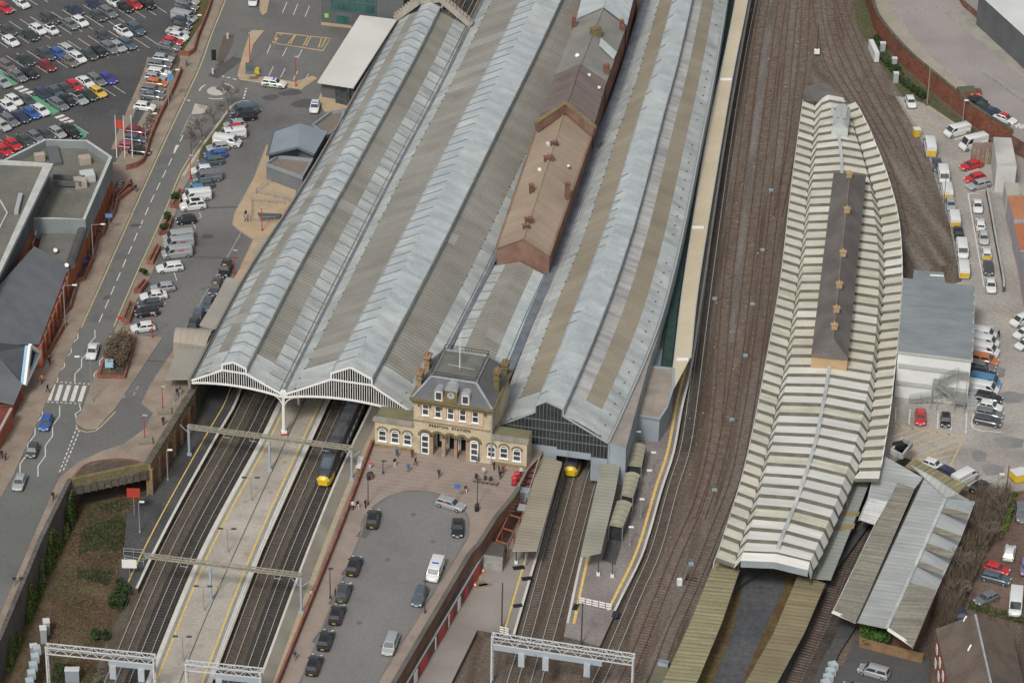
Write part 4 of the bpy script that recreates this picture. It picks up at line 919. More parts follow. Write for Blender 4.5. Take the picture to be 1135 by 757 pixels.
def dormer(x,w,h,part,clock=False):
    mb=MB(); zb=MZ+.1
    lbox(mb,x-w/2,x+w/2,-.2 if not clock else -.4,2.2,zb,zb+h)
    N=6
    front=-.28 if not clock else -.48
    arc=[(x-w/2*1.1*math.cos(k*math.pi/N),zb+h+w*.42*math.sin(k*math.pi/N)) for k in range(N+1)]
    d=mb.build(part,(STONEM if clock else STONEP),sb)
    mb=MB()
    mb.poly([Lc(a,front,b) for a,b in arc][::-1])
    for k in range(N): (a,b),(a2_,b2__)=arc[k],arc[k+1]; mb.poly([Lc(a,front,b),Lc(a2_,front,b2__),Lc(a2_,2.6,b2__),Lc(a,2.6,b)][::-1])
    mb.build('curved_top',LEAD,d)
    mb=MB()
    if clock:
        cz=zb+h*.62; r=.58; o=Lc(x,-.44,cz)
        pts=[o+EX*r*math.cos(k*.3927)+Vector((0,0,r*math.sin(k*.3927))) for k in range(16)]; mb.poly(pts[::-1]); mb.poly(pts)
        f=mb.build('clock_face',WPAINT,d)
        mb=MB(); o2=o-EY*.03; mb.bar(o2,o2+Vector((0,0,.42)),.03,.07,up=EX); mb.bar(o2,o2+EX*.26+Vector((0,0,.1)),.03,.07); mb.build('clock_hands',BLACKP,f)
    else:
        lbox(mb,x-w/2+.2,x+w/2-.2,-.26,-.2,zb+.25,zb+h-.1); g=mb.build('window',GLASS,d)
        mb=MB(); [lbox(mb,x+s*(w/2-.18)-.06,x+s*(w/2-.18)+.06,-.32,-.27,zb+.2,zb+h) for s in (-1,1)]; lbox(mb,x-w/2+.1,x+w/2-.1,-.32,-.27,zb+h-.15,zb+h); lbox(mb,x-w/2+.1,x+w/2-.1,-.4,-.27,zb+.12,zb+.25); mb.build('frame',WPAINT,g)
dormer(fac(486.7,427)[0],1.35,1.7,'dormer'); dormer(fac(516.5,428)[0],1.35,1.7,'dormer'); dormer(fac(500.5,430)[0],2.0,2.2,'clock_dormer',True)
for x,y,h in ((ML+.35,2.2,3.7),(ML+.35,6.8,3.9),(MR-.35,5.0,4.2),(MR-.35,10,2.4)):
    mb=MB(); h*=.85; lbox(mb,x-.4,x+.4,y-.6,y+.6,MZ-.2,MZ+h); lbox(mb,x-.6,x+.6,y-.85,y+.85,MZ+h,MZ+h+.3); lbox(mb,x-.55,x+.55,y-.8,y+.8,MZ+h*.7,MZ+h*.7+.2)
    ch=mb.build('chimney',mat('sooty_chimney_stone',(.33,.23,.14),(.22,.155,.095),ns=.8,fa=.25) if x<0 else STONEM,sb); mb=MB()
    for k in (-.35,.35): mb.tube(Lc(x,y+k,MZ+h+.3),Lc(x,y+k,MZ+h+.75),.16,.13,7)
    mb.each('chimney_pot',mat('clay_pot',(.30,.15,.09)),ch)
mb=MB(); mb.tube(Lc((TX0+TX1)/2,5.2,ZT),Lc((TX0+TX1)/2,5.2,ZT+6.2),.08,.05,6); mb.build('flag_pole',WPAINT,sb)
mb=MB(); mb.bar(Lc(-2.0,5.4,ZT+.15),Lc(2.4,5.0,ZT+.15),.1,.12); mb.bar(Lc(.2,4.2,ZT+.15),Lc(.2,6.3,ZT+.15),.1,.12); mb.build('pole_stay',LEAD,sb)
mb=MB(); mb.tube(Lc(MR+.15,-.15,U+.2),Lc(MR+.15,-.15,MZ-.6),.12,.12,6); mb.build('downpipe',LEAD,sb)
# the name over the door
def text(body,size,loc,ex,up,m,parent,name='lettering',ext=.03):
    cu=bpy.data.curves.new(name,'FONT'); cu.body=body; cu.size=size; cu.extrude=ext; cu.align_x='CENTER'; cu.align_y='CENTER'; cu.space_character=1.25; cu.offset=.015
    tmp=bpy.data.objects.new(name,cu); COL.objects.link(tmp)
    dg=bpy.context.evaluated_depsgraph_get(); me=bpy.data.meshes.new_from_object(tmp.evaluated_get(dg)); bpy.data.objects.remove(tmp)
    me.materials.clear(); me.materials.append(m)
    o=bpy.data.objects.new(name,me); COL.objects.link(o); nz=ex.cross(up)
    M=Matrix((ex,up,nz)).transposed().to_4x4(); o.matrix_world=Matrix.Translation(loc)@M
    if parent:
        M2=o.matrix_world.copy(); o.parent=parent; pw=Vector(parent['_w']); M2.translation=M2.translation-pw; o.matrix_local=M2
    return o
xx,zz=fac(499,474.8); xa,xb=fac(475.8,472.5)[0],fac(521.4,477.8)[0]
tx=text('PRESTON  STATION',.62,Lc((xa+xb)/2,-.05,zz),EX,UPZ,BLACKP,sb); tx.scale=((xb-xa)/max(.1,tx.dimensions.x),1,1)
# hatch roof beside the building
t=root('glazed_hatch','tilted cream glazed hatch on the roof beside the sandstone chimney','roof hatch',P(555,455,9))
a,b,c_,d=P(552,454,10.6),P(565,439,10.2),P(563,416,12.6),P(553,425,13.0)
mb=MB(); a,b,c_,d=P(547,443,12.0),P(556,451,10.2),P(564,431,10.6),P(556,417,12.6); mb.poly([a,b,c_,d]); mb.poly([a,d,c_,b]); mb.build('panel',CREAM,t)
mb=MB(); [mb.bar(p,q,.2,.2) for p,q in ((a,b),(b,c_),(c_,d),(d,a))]; [mb.bar(p,flat(p,8.6),.15,.15,up=EX) for p in (a,b,c_,d)]; mb.build('frame',WPAINT,t)
# ---------------------------------------------------------------- ridge and furrow platform roof (right)
vr=root('ridged_platform_roof','long cream ridge and furrow platform roof curving round a slate roofed central block','platform roof',P(800,640,1))
oL=[(890,112),(884.6,150),(876,215),(865,310),(852,385),(838,460),(822,530),(800,600),(791,625)]
vL=[(903.6,114),(901.5,150),(894,230),(884.6,310),(873,390),(859,460),(843,530),(821,604),(814,628)]
sL=[(911,116),(906.5,153),(899,215),(890,300),(877,395),(863.5,461),(846.5,530),(828,600),(819,626)]
rg=[(922,122),(929,150),(933,195),(930,300),(918,415),(911,455),(903.6,492),(884.6,551.5),(864,604),(857,631)]
sR=[(941,128),(953,165),(965,210),(973,280),(973,340),(966,410),(956,462),(943,510),(922,570),(905,607),(891,641)]
vR=[(938,124),(949,150),(962,192),(975,240),(980,300),(974,380),(966,457),(957,499),(946,535),(914,610),(896,644)]
oR=[(951,119),(966,150),(986,203),(997,251),(1000,310),(997,360),(991,418),(986,460),(977,515)]
vz=5.5
def cutY(line,z,ys):
    q=spline(PL(line,z),.5); out=[]
    for y in ys:
        b=None
        for i in range(len(q)-1):
            if (q[i].y-y)*(q[i+1].y-y)<=0: t=(q[i].y-y)/(q[i].y-q[i+1].y+1e-9); b=q[i].lerp(q[i+1],max(0,min(1,t))); break
        out.append(b)
    return out
Vc=spline(PL(vL,vz),.5); y0=P(815,629,vz).y; y1=P(905,118,vz).y
BAY=2.95; nb=int((y1-y0)/BAY); 
cen=MB(); st=MB(); stR=MB()
def saw(mb,rows,dark,i,skew,h=.38,gap=.46,mp=0,md=1):
    """one bay between two stations: a tilted panel and the glazed face that steps down from it"""
    A,B=rows[i],rows[i+1]
    if any(v is None for v in A+B): return
    n=len(A)
    for k in range(n-1):
        a0,a1,b0,b1=A[k],A[k+1],B[k],B[k+1]
        g=gap/BAY; c0,c1=a0.lerp(b0,g),a1.lerp(b1,g); H=Vector((0,0,h))
        mb.poly([a0,a1,c1+H,c0+H],md)
        mb.poly([c0+H,c1+H,b1,b0],mp,[(i*BAY,k*4),(i*BAY,k*4+3),(i*BAY+2.3,k*4+3),(i*BAY+2.3,k*4)])
# stations follow the local perpendicular: slant the cut with x
def station(line,z,y,slope,x0):
    q=line
    for i in range(len(q)-1):
        f0=q[i].y-(y+slope*(q[i].x-x0)); f1=q[i+1].y-(y+slope*(q[i+1].x-x0))
        if f0*f1<=0: t=f0/(f0-f1+1e-9); v=q[i].lerp(q[i+1],max(0,min(1,t))); v=v.copy(); v.z=z; return v
    return None
def _ext(p,e=7.0):
    return [p[0]+(p[0]-p[3]).normalized()*e]+p+[p[-1]+(p[-1]-p[-4]).normalized()*e]
LN={k:_ext(spline(PL(l,z),.5)) for k,l,z in (('oL',oL,vz+.75),('vL',vL,vz),('sL',sL,vz+1.7),('rg',rg,vz+2.3),('sR',sR,vz+1.7),('vR',vR,vz),('oR',oR,vz+.75))}
def slope_at(line,y):
    for i in range(len(line)-1):
        if (line[i].y-y)*(line[i+1].y-y)<=0:
            j0=max(0,i-8); j1=min(len(line)-1,i+8); d=line[j1]-line[j0]; return -d.x/d.y if abs(d.y)>1e-6 else 0
    return 0
rowsL=[];rowsC=[];rowsR=[]
for i in range(0,nb+2):
    y=y0+i*BAY
    sl=slope_at(LN['vL'],max(LN['vL'][-1].y+.6,min(LN['vL'][0].y-.6,y))); v=station(LN['vL'],vz,y,0,0); x0=v.x if v else LN['vL'][-1].x
    rowsL.append([station(LN['oL'],vz+.75,y,sl,x0),station(LN['vL'],vz,y,sl,x0)])
    sc_=slope_at(LN['rg'],max(LN['rg'][-1].y+.6,min(LN['rg'][0].y-.6,y))); v=station(LN['rg'],vz,y,0,0); x0=v.x if v else LN['rg'][-1].x
    rowsC.append([station(LN['vL'],vz+.05,y,sc_,x0),station(LN['sL'],vz+1.7,y,sc_,x0),station(LN['rg'],vz+2.3,y,sc_,x0),station(LN['sR'],vz+1.7,y,sc_,x0),station(LN['vR'],vz+.05,y,sc_,x0)])
    sr=slope_at(LN['vR'],max(LN['oR'][-1].y+.6,min(LN['vR'][0].y-.6,y))); v=station(LN['vR'],vz,y,0,0); x0=v.x if v else LN['vR'][0].x
    rowsR.append([station(LN['vR'],vz,y,sr,x0),station(LN['oR'],vz+.75,y,sr,x0)])
for mbx,rows,nm in ((st,rowsL,'left_strip'),(cen,rowsC,'middle_roof'),(stR,rowsR,'right_strip')):
    for i in range(len(rows)-1):
        yy=y0+i*BAY; far_=yy>P(930,430,vz+2).y
        if nm=='middle_roof' and not all(rows[i]) : continue
        q_=rs.random(); saw(mbx,rows,None,i,0,h=.38+rs.uniform(-.05,.05),gap=(.34 if far_ else .46)+rs.uniform(-.07,.07),mp=(3 if q_<.16 else 4 if q_>.9 else 0 if (far_ or nm!='middle_roof') else 2))
    # underside/closing skirt
    mbx.build(nm,[CREAM,CREAMB,SILV,CREAM2,CREAM3],vr)
mb=MB(); mb.strip(LN['vL'][1:-1],.45,dz=.12); mb.build('valley_gutter',plain('black_valley',(.035,.035,.035)),vr)
mb=MB(); mb.strip(LN['vR'][1:-1],.45,dz=.12); mb.build('valley_gutter',plain('black_valley',(.035,.035,.035)),vr)
for k in ('oL','oR'):
    mb=MB(); mb.wall(LN[k][1:-1],.14,vz+.1,vz+1.0); mb.build('edge_fascia',WPAINT if k=='oR' else PARA,vr)
rgn=[p for p in LN['rg']]
mb=MB()
rgn=[p for p in rgn if y0-.5<p.y<y1]
for i in range(0,len(rgn)-4,4): mb.bar(rgn[i]+Vector((0,0,2.35-2.3+.35)),rgn[i+4]+Vector((0,0,.4)),.55,.1)
mb.build('ridge_capping',GLZ,vr)
# end fascia at the lower end
vd=Vector((-.22,-1,0)).normalized()*1.7
r0=[v+Vector((0,0,.38 if 0<i<4 else .3)) for i,v in enumerate(rowsC[0])]; r9=[v+vd+Vector((0,0,.05)) for v in rowsC[0]]
mb=MB()
for i in range(4): mb.poly([r9[i],r9[i+1],r0[i+1],r0[i]],0,[(0,i*4),(0,i*4+3),(2,i*4+3),(2,i*4)])
mb.build('end_panel',SILV,vr)
Cc,D,E=[v-Vector((0,0,.3)) for v in r9[1:4]]
mb=MB(); 
for a,b,h in ((Cc,D,.9),(D,E,.9)): mb.poly([a-Vector((0,0,h)),b-Vector((0,0,h)),b+Vector((0,0,.3)),a+Vector((0,0,.3))]); mb.poly([a-Vector((0,0,h)),a+Vector((0,0,.3)),b+Vector((0,0,.3)),b-Vector((0,0,h))])
mb.build('end_fascia',mat('pale_blue_fascia',(.50,.56,.60),(.56,.61,.64)),vr)
mb=MB()
seg=[p for p in LN['sR'][:-2] if p.y>rowsC[0][3].y and p.y<P(948,500,vz+1.7).y]
for i in range(len(seg)-1): mb.poly([flat(seg[i],3.6),flat(seg[i+1],3.6),seg[i+1]+Vector((0,0,.1)),seg[i]+Vector((0,0,.1))][::-1]); mb.poly([flat(seg[i],3.6),flat(seg[i+1],3.6),seg[i+1]+Vector((0,0,.1)),seg[i]+Vector((0,0,.1))])
mb.build('side_screen',mat('dirty_side_glass',(.20,.19,.16),(.26,.25,.215),ns=.2,fa=.15),vr)
mb=MB()
for k in ('vL','vR'):
    for i in range(4,len(LN[k]),18): p=LN[k][i]; mb.tube(flat(p,.9),p,.14,.12,6)
mb.each('column',POLEG,vr)
# platform and buildings under it
mb=MB(); f=lambda l:[flat(p,0) for p in l[::6]]
q=f(LN['oL'])+f(LN['oR'])[::-1]
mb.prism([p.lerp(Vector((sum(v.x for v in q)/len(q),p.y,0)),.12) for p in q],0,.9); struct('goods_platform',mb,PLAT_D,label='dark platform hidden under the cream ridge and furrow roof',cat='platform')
# slate roofed block rising through it
sb2=root('slate_block','brick block with long dark hipped slate roof rising through the cream roof','building',P(899,412,5))
ze,zr=10.0,12.4
le=PL([(899,395),(924,191)],ze); re=PL([(939.6,399),(960,195)],ze); ap=P(923,375,zr); bk=P(942,193,zr)
mb=MB()
mb.poly([le[0],ap,bk,le[1]][::-1],0,[(0,0),(0,4),(60,4),(60,0)][::-1]); mb.poly([re[0],re[1],bk,ap][::-1],0,[(0,0),(60,0),(60,4),(0,4)][::-1]); mb.poly([le[0],re[0],ap]); mb.poly([le[1],re[1],bk])
rf=mb.build('slate_roof',mat('brown_slate',(.12,.105,.10),(.16,.145,.135),ns=.25,fa=.14,fs=4,stripe=('V',.5,.14,(.09,.08,.075),.5),c3=(.18,.165,.155),n3=.3,thr=.57),sb2)
mb=MB(); mb.bar(ap,bk,.22,.2); mb.bar(le[0],ap,.2,.18); mb.bar(re[0],ap,.2,.18); mb.build('ridge_tiles',mat('ridge_tile',(.16,.135,.11),(.2,.17,.14)),rf)
mb=MB(); ctr=(le[0]+re[1])/2
mb.prism([v.lerp(ctr,.012) for v in (le[0],re[0],re[1],le[1])],1,ze-.05); mb.build('wall',mat('buff_brick',(.38,.26,.15),(.44,.31,.185),ns=.4,fa=.12),sb2)
for x,y in ((941,197),(938.5,236),(934,284),(929.8,319),(926.8,346),(924.5,365)):
    p=P(x,y,zr-.1); mb=MB(); mb.box(p,.95,.6,.9,.1); mb.box(p+Vector((0,0,.9)),1.15,.8,.12,.1); v=mb.build('ridge_vent',mat('ochre_terracotta',(.36,.25,.13),(.42,.30,.17),fa=.15),rf)
    mb=MB(); mb.tube(p+Vector((0,0,1.0)),p+Vector((0,0,1.5)),.24,.1,6); mb.build('vent_cap',MATS['ochre_terracotta'],v)
for x,y in ((899,409),(938,412)):
    mb=MB(); mb.box(P(x,y,6.6),.6,.6,1.1,.1); mb.build('corner_pier',STONED,sb2)
# roof top clerestory hut at the upper end
t=root('lift_housing','small pale arched roof housing with a red sign above the cream roof','roof housing',P(930,150,6))
pts=PL([(922,141),(940,143),(943,121),(926,119)],9.5); a,b,c_,d=pts
mb=MB(); mb.prism([flat(v,0) for v in pts],6,9.5); mb.build('wall',mat('pale_greenish_panel',(.40,.43,.41),(.46,.49,.46)),t)
mb=MB(); N=6
for k in range(N):
    f0,f1=k/N,(k+1)/N; Z0,Z1=Vector((0,0,math.sin(f0*math.pi)*.9)),Vector((0,0,math.sin(f1*math.pi)*.9))
    mb.poly([a.lerp(b,f0)+Z0,a.lerp(b,f1)+Z1,d.lerp(c_,f1)+Z1,d.lerp(c_,f0)+Z0]); mb.poly([a.lerp(b,f0),a.lerp(b,f1),a.lerp(b,f1)+Z1,a.lerp(b,f0)+Z0])
rf=mb.build('arched_roof',GLZ,t)
mb=MB()
for f0 in (.2,.55):
    u,v=a.lerp(b,f0),a.lerp(b,f0+.25); e,g=d.lerp(c_,f0+.25),d.lerp(c_,f0); h=Vector((0,0,.95))
    mb.poly([u.lerp(g,.25)+h,v.lerp(e,.25)+h,v.lerp(e,.9)+h,u.lerp(g,.9)+h])
mb.each('rooflight',mat('roof_pane',(.33,.35,.34),(.37,.39,.38)),rf)
mb=MB(); mb.bar(P(926,139,7.9),P(931,139.6,7.9),.12,1.1); mb.build('red_sign',REDP,t)
prism_b('flat_roof','flat brown roof at the upper end of the cream ridge and furrow roof','roof',[(907,150),(912,112),(926,112),(923,138),(944,143),(948,160)],6.3,1,mat('beige_brown_felt',(.25,.20,.15),(.30,.25,.195)),STONED)
prism_b('platform_hut','dark flat roofed hut at the upper tip of the ridged roof','hut',[(892,112),(893,96),(915,92),(934,106),(936,114)],3.2,0,mat('dark_hut_roof',(.12,.11,.105),(.16,.15,.14)),STONED)
# ---------------------------------------------------------------- mossy and corrugated canopies, lower right
canopy('platform_canopy','yellow green mossy corrugated canopy on the left of the dark roadway',[(792,622),(820,631),(800,690),(772,757),(745,830),(705,830),(734,757),(765,690)],3.9,MOSSY,posts=[(790,650),(770,700),(752,757)],uvdir=(0,3),zb=0)
canopy('platform_canopy','brown mossy corrugated canopy on the right of the dark roadway',[(884,638),(915,646),(892,700),(861,757),(830,820),(795,820),(826,757),(858,700)],3.9,mat('mossy_brown_corrugated',(.24,.20,.12),(.19,.16,.095),ns=.12,fa=.1,stripe=('U',.9,.3,(.13,.11,.065),.5),streak=(1.2,.08,.2)),posts=[(890,660),(870,700)],uvdir=(0,3),zb=0)
canopy('platform_canopy','narrow grey green canopy below the glazed side of the ridged roof',[(952,516),(971,516),(946,580),(921,642),(898,640),(925,585)],3.6,mat('grey_green_sheet',(.26,.28,.25),(.32,.335,.30),ns=.1,stripe=('U',1.0,.3,(.2,.215,.19),.5)),posts=[(950,560),(930,610)],uvdir=(0,3),zb=0)
mb=MB()
for q in ([(953,520),(970,520),(968,527),(950,527)],[(950,532),(967,531),(965,535),(948,536)],[(935,566),(953,567),(951,572),(933,571)],[(928,582),(948,580),(946,586),(925,588)]): mb.poly(PL(q,3.63))
mb.build('moss_patch',mat('ochre_moss',(.30,.24,.11),(.25,.2,.1)),None,kind='stuff',label='ochre moss bands across the narrow grey green canopy',category='moss')
gs_=root('goods_shed','large grey corrugated goods shed with brown weathered roof strips','goods shed',P(1000,700,0))
def slab(name,px,zs,m,uvd=(0,1),th=.15):
    pts=[P(x,y,z) for (x,y),z in zip(px,zs)]; a=sum(pts[i].x*pts[(i+1)%len(pts)].y-pts[(i+1)%len(pts)].x*pts[i].y for i in range(len(pts)))
    ex=(pts[uvd[1]]-pts[uvd[0]]); ex.z=0; ex.normalize(); ey=Vector((-ex.y,ex.x,0))
    if a<0: pts=pts[::-1]
    mb=MB(); mb.poly(pts,0,[(p.dot(ex),p.dot(ey)) for p in pts])
    for i in range(len(pts)):
        A_,B_=pts[i],pts[(i+1)%len(pts)]; dn=Vector((0,0,-th)); mb.poly([A_+dn,B_+dn,B_,A_])
    return mb.build(name,m,gs_)
slab('left_roof',[(994.6,534.6),(1014,541),(949,689),(922.5,677.5)],[4.7,5.0,5.0,4.7],MOSSB,(0,3))
slab('upper_roof',[(974.5,502),(1023,529.5),(1014,541),(994.6,534.6),(984.5,556),(962,551.5)],[4.75,5.05,5.02,4.72,4.7,4.7],GREYC,(4,3))
slab('white_roof',[(962,552),(984,556.5),(970,581),(952,575)],[4.6,4.6,4.6,4.6],mat('white_streaked_sheet',(.58,.58,.56),(.50,.49,.46),ns=.2,streak=(1.5,.1,.2)),(1,2))
slab('main_roof',[(1023.5,529.5),(1048,552.5),(983,696),(949.5,689)],[5.0,5.4,5.4,5.0],GREYC,(0,3))
slab('right_roof',[(1048,552.5),(1081,555.5),(1064,599),(1039,653),(1012,718),(983,696)],[5.4,3.4,3.4,3.4,3.4,5.4],mat('pale_grey_sheet',(.36,.38,.385),(.42,.44,.44),ns=.12,fa=.08,streak=(1,.1,.12)),(0,5))
slab('top_strip',[(1023.5,529),(1048,552),(1081,558),(1062,547),(1036,529),(1010,515)],[5.02,4.72,3.42,5.5,5.5,5.5],GREYC,(0,2))
slab('mossy_roof',[(1013,508),(1071,537),(1062,547),(1036,530),(1003,517)],[3.4,3.4,3.4,3.4,3.4],MOSSY,(0,1))
def band(px,dz=.03):
    # brown panels lying on the right slope
    a=P(1048,552.5,5.4); b=P(1081,555.5,6.4); c=P(983,696,5.4); n_=(b-a).cross(c-a); pts=[]
    for x,y in px:
        d=ray(x,y); t=(a-CAM).dot(n_)/d.dot(n_); pts.append(CAM+d*t+Vector((0,0,dz)))
    aa=sum(pts[i].x*pts[(i+1)%len(pts)].y-pts[(i+1)%len(pts)].x*pts[i].y for i in range(len(pts)))
    if aa<0: pts=pts[::-1]
    ex=(c-a); ex.z=0; ex.normalize(); ey=Vector((-ex.y,ex.x,0)); mb=MB(); mb.poly(pts,0,[(p.dot(ex),p.dot(ey)) for p in pts]); mb.build('brown_panel',MOSSB,gs_)
band([(1043,561),(1074,569),(1072,576),(1041,567)]); band([(1032,582),(1066,594),(1063,599),(1030,588)]); band([(1023,600),(1056,612),(1053,619),(1020,607)],.034); band([(1015,620),(1046,632),(1043,637),(1013,626)],.03); band([(1005.7,644.5),(1038,654),(1012,717),(986,697)],.036)
mb=MB(); mb.bar(P(1048,552.5,5.5),P(983,696,5.5),.5,.15); mb.build('ridge',GLZ,gs_)
mb=MB(); mb.bar(P(1023.5,529.5,5.05),P(949.5,689,5.05),.25,.12); mb.build('valley_gutter',plain('black_valley',(.035,.035,.035)),gs_)
mb=MB()
for a,b,z in (((922.5,677.5),(949,689.5),5.4),((984,697),(1012,715.5),7.4)): mb.bar(P(*a,z-.1),P(*b,z-.1-(1.8 if z>5 else 0)),.15,.5)
mb.each('fascia',WPAINT,gs_)
mb=MB(); mb.prism(PL([(954,682),(985,688),(1013,709),(1038,655),(1063,600),(1079,561),(1048,553),(1024,531)],3.4),0,3.3); mb.build('brick_wall',mat('shed_brick',(.17,.08,.055),(.22,.11,.075)),gs_)
mb=MB(); mb.wall(PL([(975,503),(962,552),(952,575)],4.7),.15,4.3,4.75); mb.wall(PL([(970,581),(923,678)],4.7),.15,4.3,4.75); mb.build('left_fascia',GREYS,gs_)
mb=MB()
for x,y in ((972,606),(955,641),(936,682)): mb.tube(P(x+2,y+2,0),P(x+2,y+2,0)+Vector((0,0,4.5)),.15,.15,6)
mb.each('column',BRICKD,gs_)
t=root('roof_plant_pit','sunken plant enclosure with timber deck at the top of the goods shed','enclosure',P(1000,505,5))
mb=MB(); 
for a,b in (((988,500),(1001,487)),((1001,487),(1011,492)),((1011,492),(1000,506)),((1000,506),(988,500))): mb.bar(P(*a,4.4),P(*b,4.4),.3,.9)
mb.build('enclosure_wall',GREYS,t); mb=MB(); mb.poly(PL([(989,500),(1001,488),(1010,492),(1000,505)],4.0)[::-1]); mb.poly(PL([(989,500),(1001,488),(1010,492),(1000,505)],4.0)); mb.build('deck',mat('timber_deck',(.35,.22,.12),(.25,.16,.09),ns=.5),t)
mb=MB(); mb.box(P(996,497,4.05),1.6,1.3,1.0,.4); mb.build('plant_unit',BLACKP,t)
# ---------------------------------------------------------------- grey roofed white walled building
wb=root('office_shed','white walled building with ribbed grey roof and outside stairs','building',P(990,440,0))
zr=8.7; r4=PL([(1001,309),(1080,318),(1077,400),(995,390)],zr)
mb=MB(); mb.prism([v.lerp(sum(r4,Vector())/4,.01) for v in r4],0,zr-.1); mb.build('wall',mat('white_render',(.66,.67,.65),(.74,.75,.73),ns=.15,fa=.05),wb)
a,b,c_,d=r4; NB=8; mb=MB()
for i in range(NB):
    for f0,f1,h0,h1 in ((0,.78,.0,.55),(.78,1.0,.55,.0)):
        g0,g1=(i+f0)/NB,(i+f1)/NB; p0,p1=d.lerp(a,g0),c_.lerp(b,g0); p2,p3=c_.lerp(b,g1),d.lerp(a,g1)
        mb.poly([p0+Vector((0,0,h0)),p1+Vector((0,0,h0)),p2+Vector((0,0,h1)),p3+Vector((0,0,h1))],0 if f0==0 else 1,[(0,i*3.),(25,i*3.),(25,i*3.+2.5),(0,i*3.+2.5)])
mb.build('ribbed_roof',[mat('blue_grey_roof',(.17,.19,.20),(.205,.225,.235),ns=.1,fa=.08,streak=(.1,.8,.12)),mat('blue_grey_light',(.24,.30,.35),(.28,.34,.39))],wb)
mb=MB()
for a_,b_ in ((d,c_),(d,a),(c_,b)): mb.bar(a_-Vector((0,0,.05)),b_-Vector((0,0,.05)),.3,.3)
mb.build('roof_trim',mat('greenish_trim',(.38,.40,.36),(.44,.46,.42)),wb)
fx=(c_-d).normalized(); fn=Vector((fx.y,-fx.x,0)).normalized(); Wd=(c_-d).length
for zz in (6.2,2.9):
    mb=MB(); mb.bar(d-Vector((0,0,zr-zz))+fn*.07+fx*.3,c_-Vector((0,0,zr-zz))+fn*.07-fx*.3,.12,.75); mb.build('wall_band',mat('grey_band',(.42,.44,.41),(.47,.49,.46)),wb)
S=lambda u,z,o: flat(d,0)+fx*(u*Wd)+Vector((0,0,z))+fn*o
SG=mat('stair_grey',(.22,.23,.22),(.27,.28,.265))
st_=root('fire_escape','grey steel outside staircase zigzagging up the white wall','staircase',S(.6,0,1))
def flight(u0,z0,u1,z1,o,m=STEEL):
    mb=MB(); n=max(3,int(abs(z1-z0)/.25))
    for k in range(n): f=(k+.5)/n; mb.bar(S(u0+(u1-u0)*f,z0+(z1-z0)*f,o-.5),S(u0+(u1-u0)*f,z0+(z1-z0)*f,o+.5),.32,.05)
    for oo in (o-.5,o+.5): mb.bar(S(u0,z0,oo),S(u1,z1,oo),.06,.22)
    mb.build('flight',mat('stair_grey',(.22,.23,.22),(.27,.28,.265)),st_)
    for oo in (o-.5,o+.5):
        mb=MB(); mb.bar(S(u0,z0+1.0,oo),S(u1,z1+1.0,oo),.05,.06); mb.bar(S(u0,z0+.55,oo),S(u1,z1+.55,oo),.03,.04)
        for k in range(5): f=k/4; mb.bar(S(u0+(u1-u0)*f,z0+(z1-z0)*f,oo),S(u0+(u1-u0)*f,z0+(z1-z0)*f+1,oo),.05,.05,up=fx)
        mb.build('handrail',SG,st_)
def landing(u0,u1,z,o0,o1):
    mb=MB(); q=[S(u0,0,o0),S(u1,0,o0),S(u1,0,o1),S(u0,0,o1)]; mb.prism(q,z-.12,z,0,0,True); mb.build('landing',SG,st_)
    mb=MB(); mb.bar(S(u0,z+1,o1),S(u1,z+1,o1),.05,.06); [mb.bar(S(u0+(u1-u0)*k/3,z,o1),S(u0+(u1-u0)*k/3,z+1,o1),.05,.05,up=fx) for k in range(4)]; mb.build('handrail',SG,st_)
landing(.84,.98,6.4,.1,1.4); flight(.84,6.4,.60,4.6,1.0); landing(.52,.60,4.6,.1,2.6); flight(.60,4.6,.82,2.6,2.1); landing(.82,.98,2.6,.1,2.7); flight(.80,2.55,.22,.1,1.0)
mb=MB()
for u,o,z in ((.52,.2,4.6),(.52,2.5,4.6),(.84,2.6,2.6),(.97,2.6,2.6),(.97,1.3,6.4),(.84,1.3,6.4),(.60,2.5,4.6)): mb.bar(S(u,0,o),S(u,z,o),.1,.1,up=fx)
mb.each('stair_post',SG,st_)
t=prism_b('stair_annexe','low grey lean-to block above the ribbed grey roof','annexe',[(1013,299),(1046,302),(1048,314),(1012,309)],8.2,0,mat('blue_grey_roof2',(.19,.21,.215),(.23,.25,.255)),mat('white_render',(.66,.67,.65)))
mb=MB(); mb.bar(P(1031,305,8.35),P(1046,306,8.35),.3,.15); mb.build('white_rail',WPAINT,t)
t=root('site_steps','small steel steps beside the parked cars at the wall end','steps',P(1077,452,0))
for k in range(6):
    mb=MB(); mb.box(P(1077,440+k*2.6,0),1.9,.34,1.6-k*.26,-.1); mb.build('step',STEEL,t)
mb=MB(); mb.bar(P(1082,440,2.6),P(1082,456,1.1),.05,.06); mb.bar(P(1073,440,2.6),P(1073,456,1.1),.05,.06); mb.each('handrail',STEEL,t)
# NE corner building
prism_b('retail_building','white roofed building at the top right corner with dark side wall','building',[(1085,-6),(1140,44),(1260,60),(1260,-120),(1100,-120)],9.5,3,mat('white_membrane',(.62,.63,.61),(.68,.69,.67),ns=.1,c3=(.52,.53,.50),n3=.06),CLAD)
mb=MB(); mb.wall(PL([(1064,-4),(1068,3),(1102,32),(1134,58),(1190,100)],3.8),.3,3,4.2,0); mb.build('brick_wall',BRICKD,None,label='low dark brick wall along the foot of the white roofed building',category='wall')
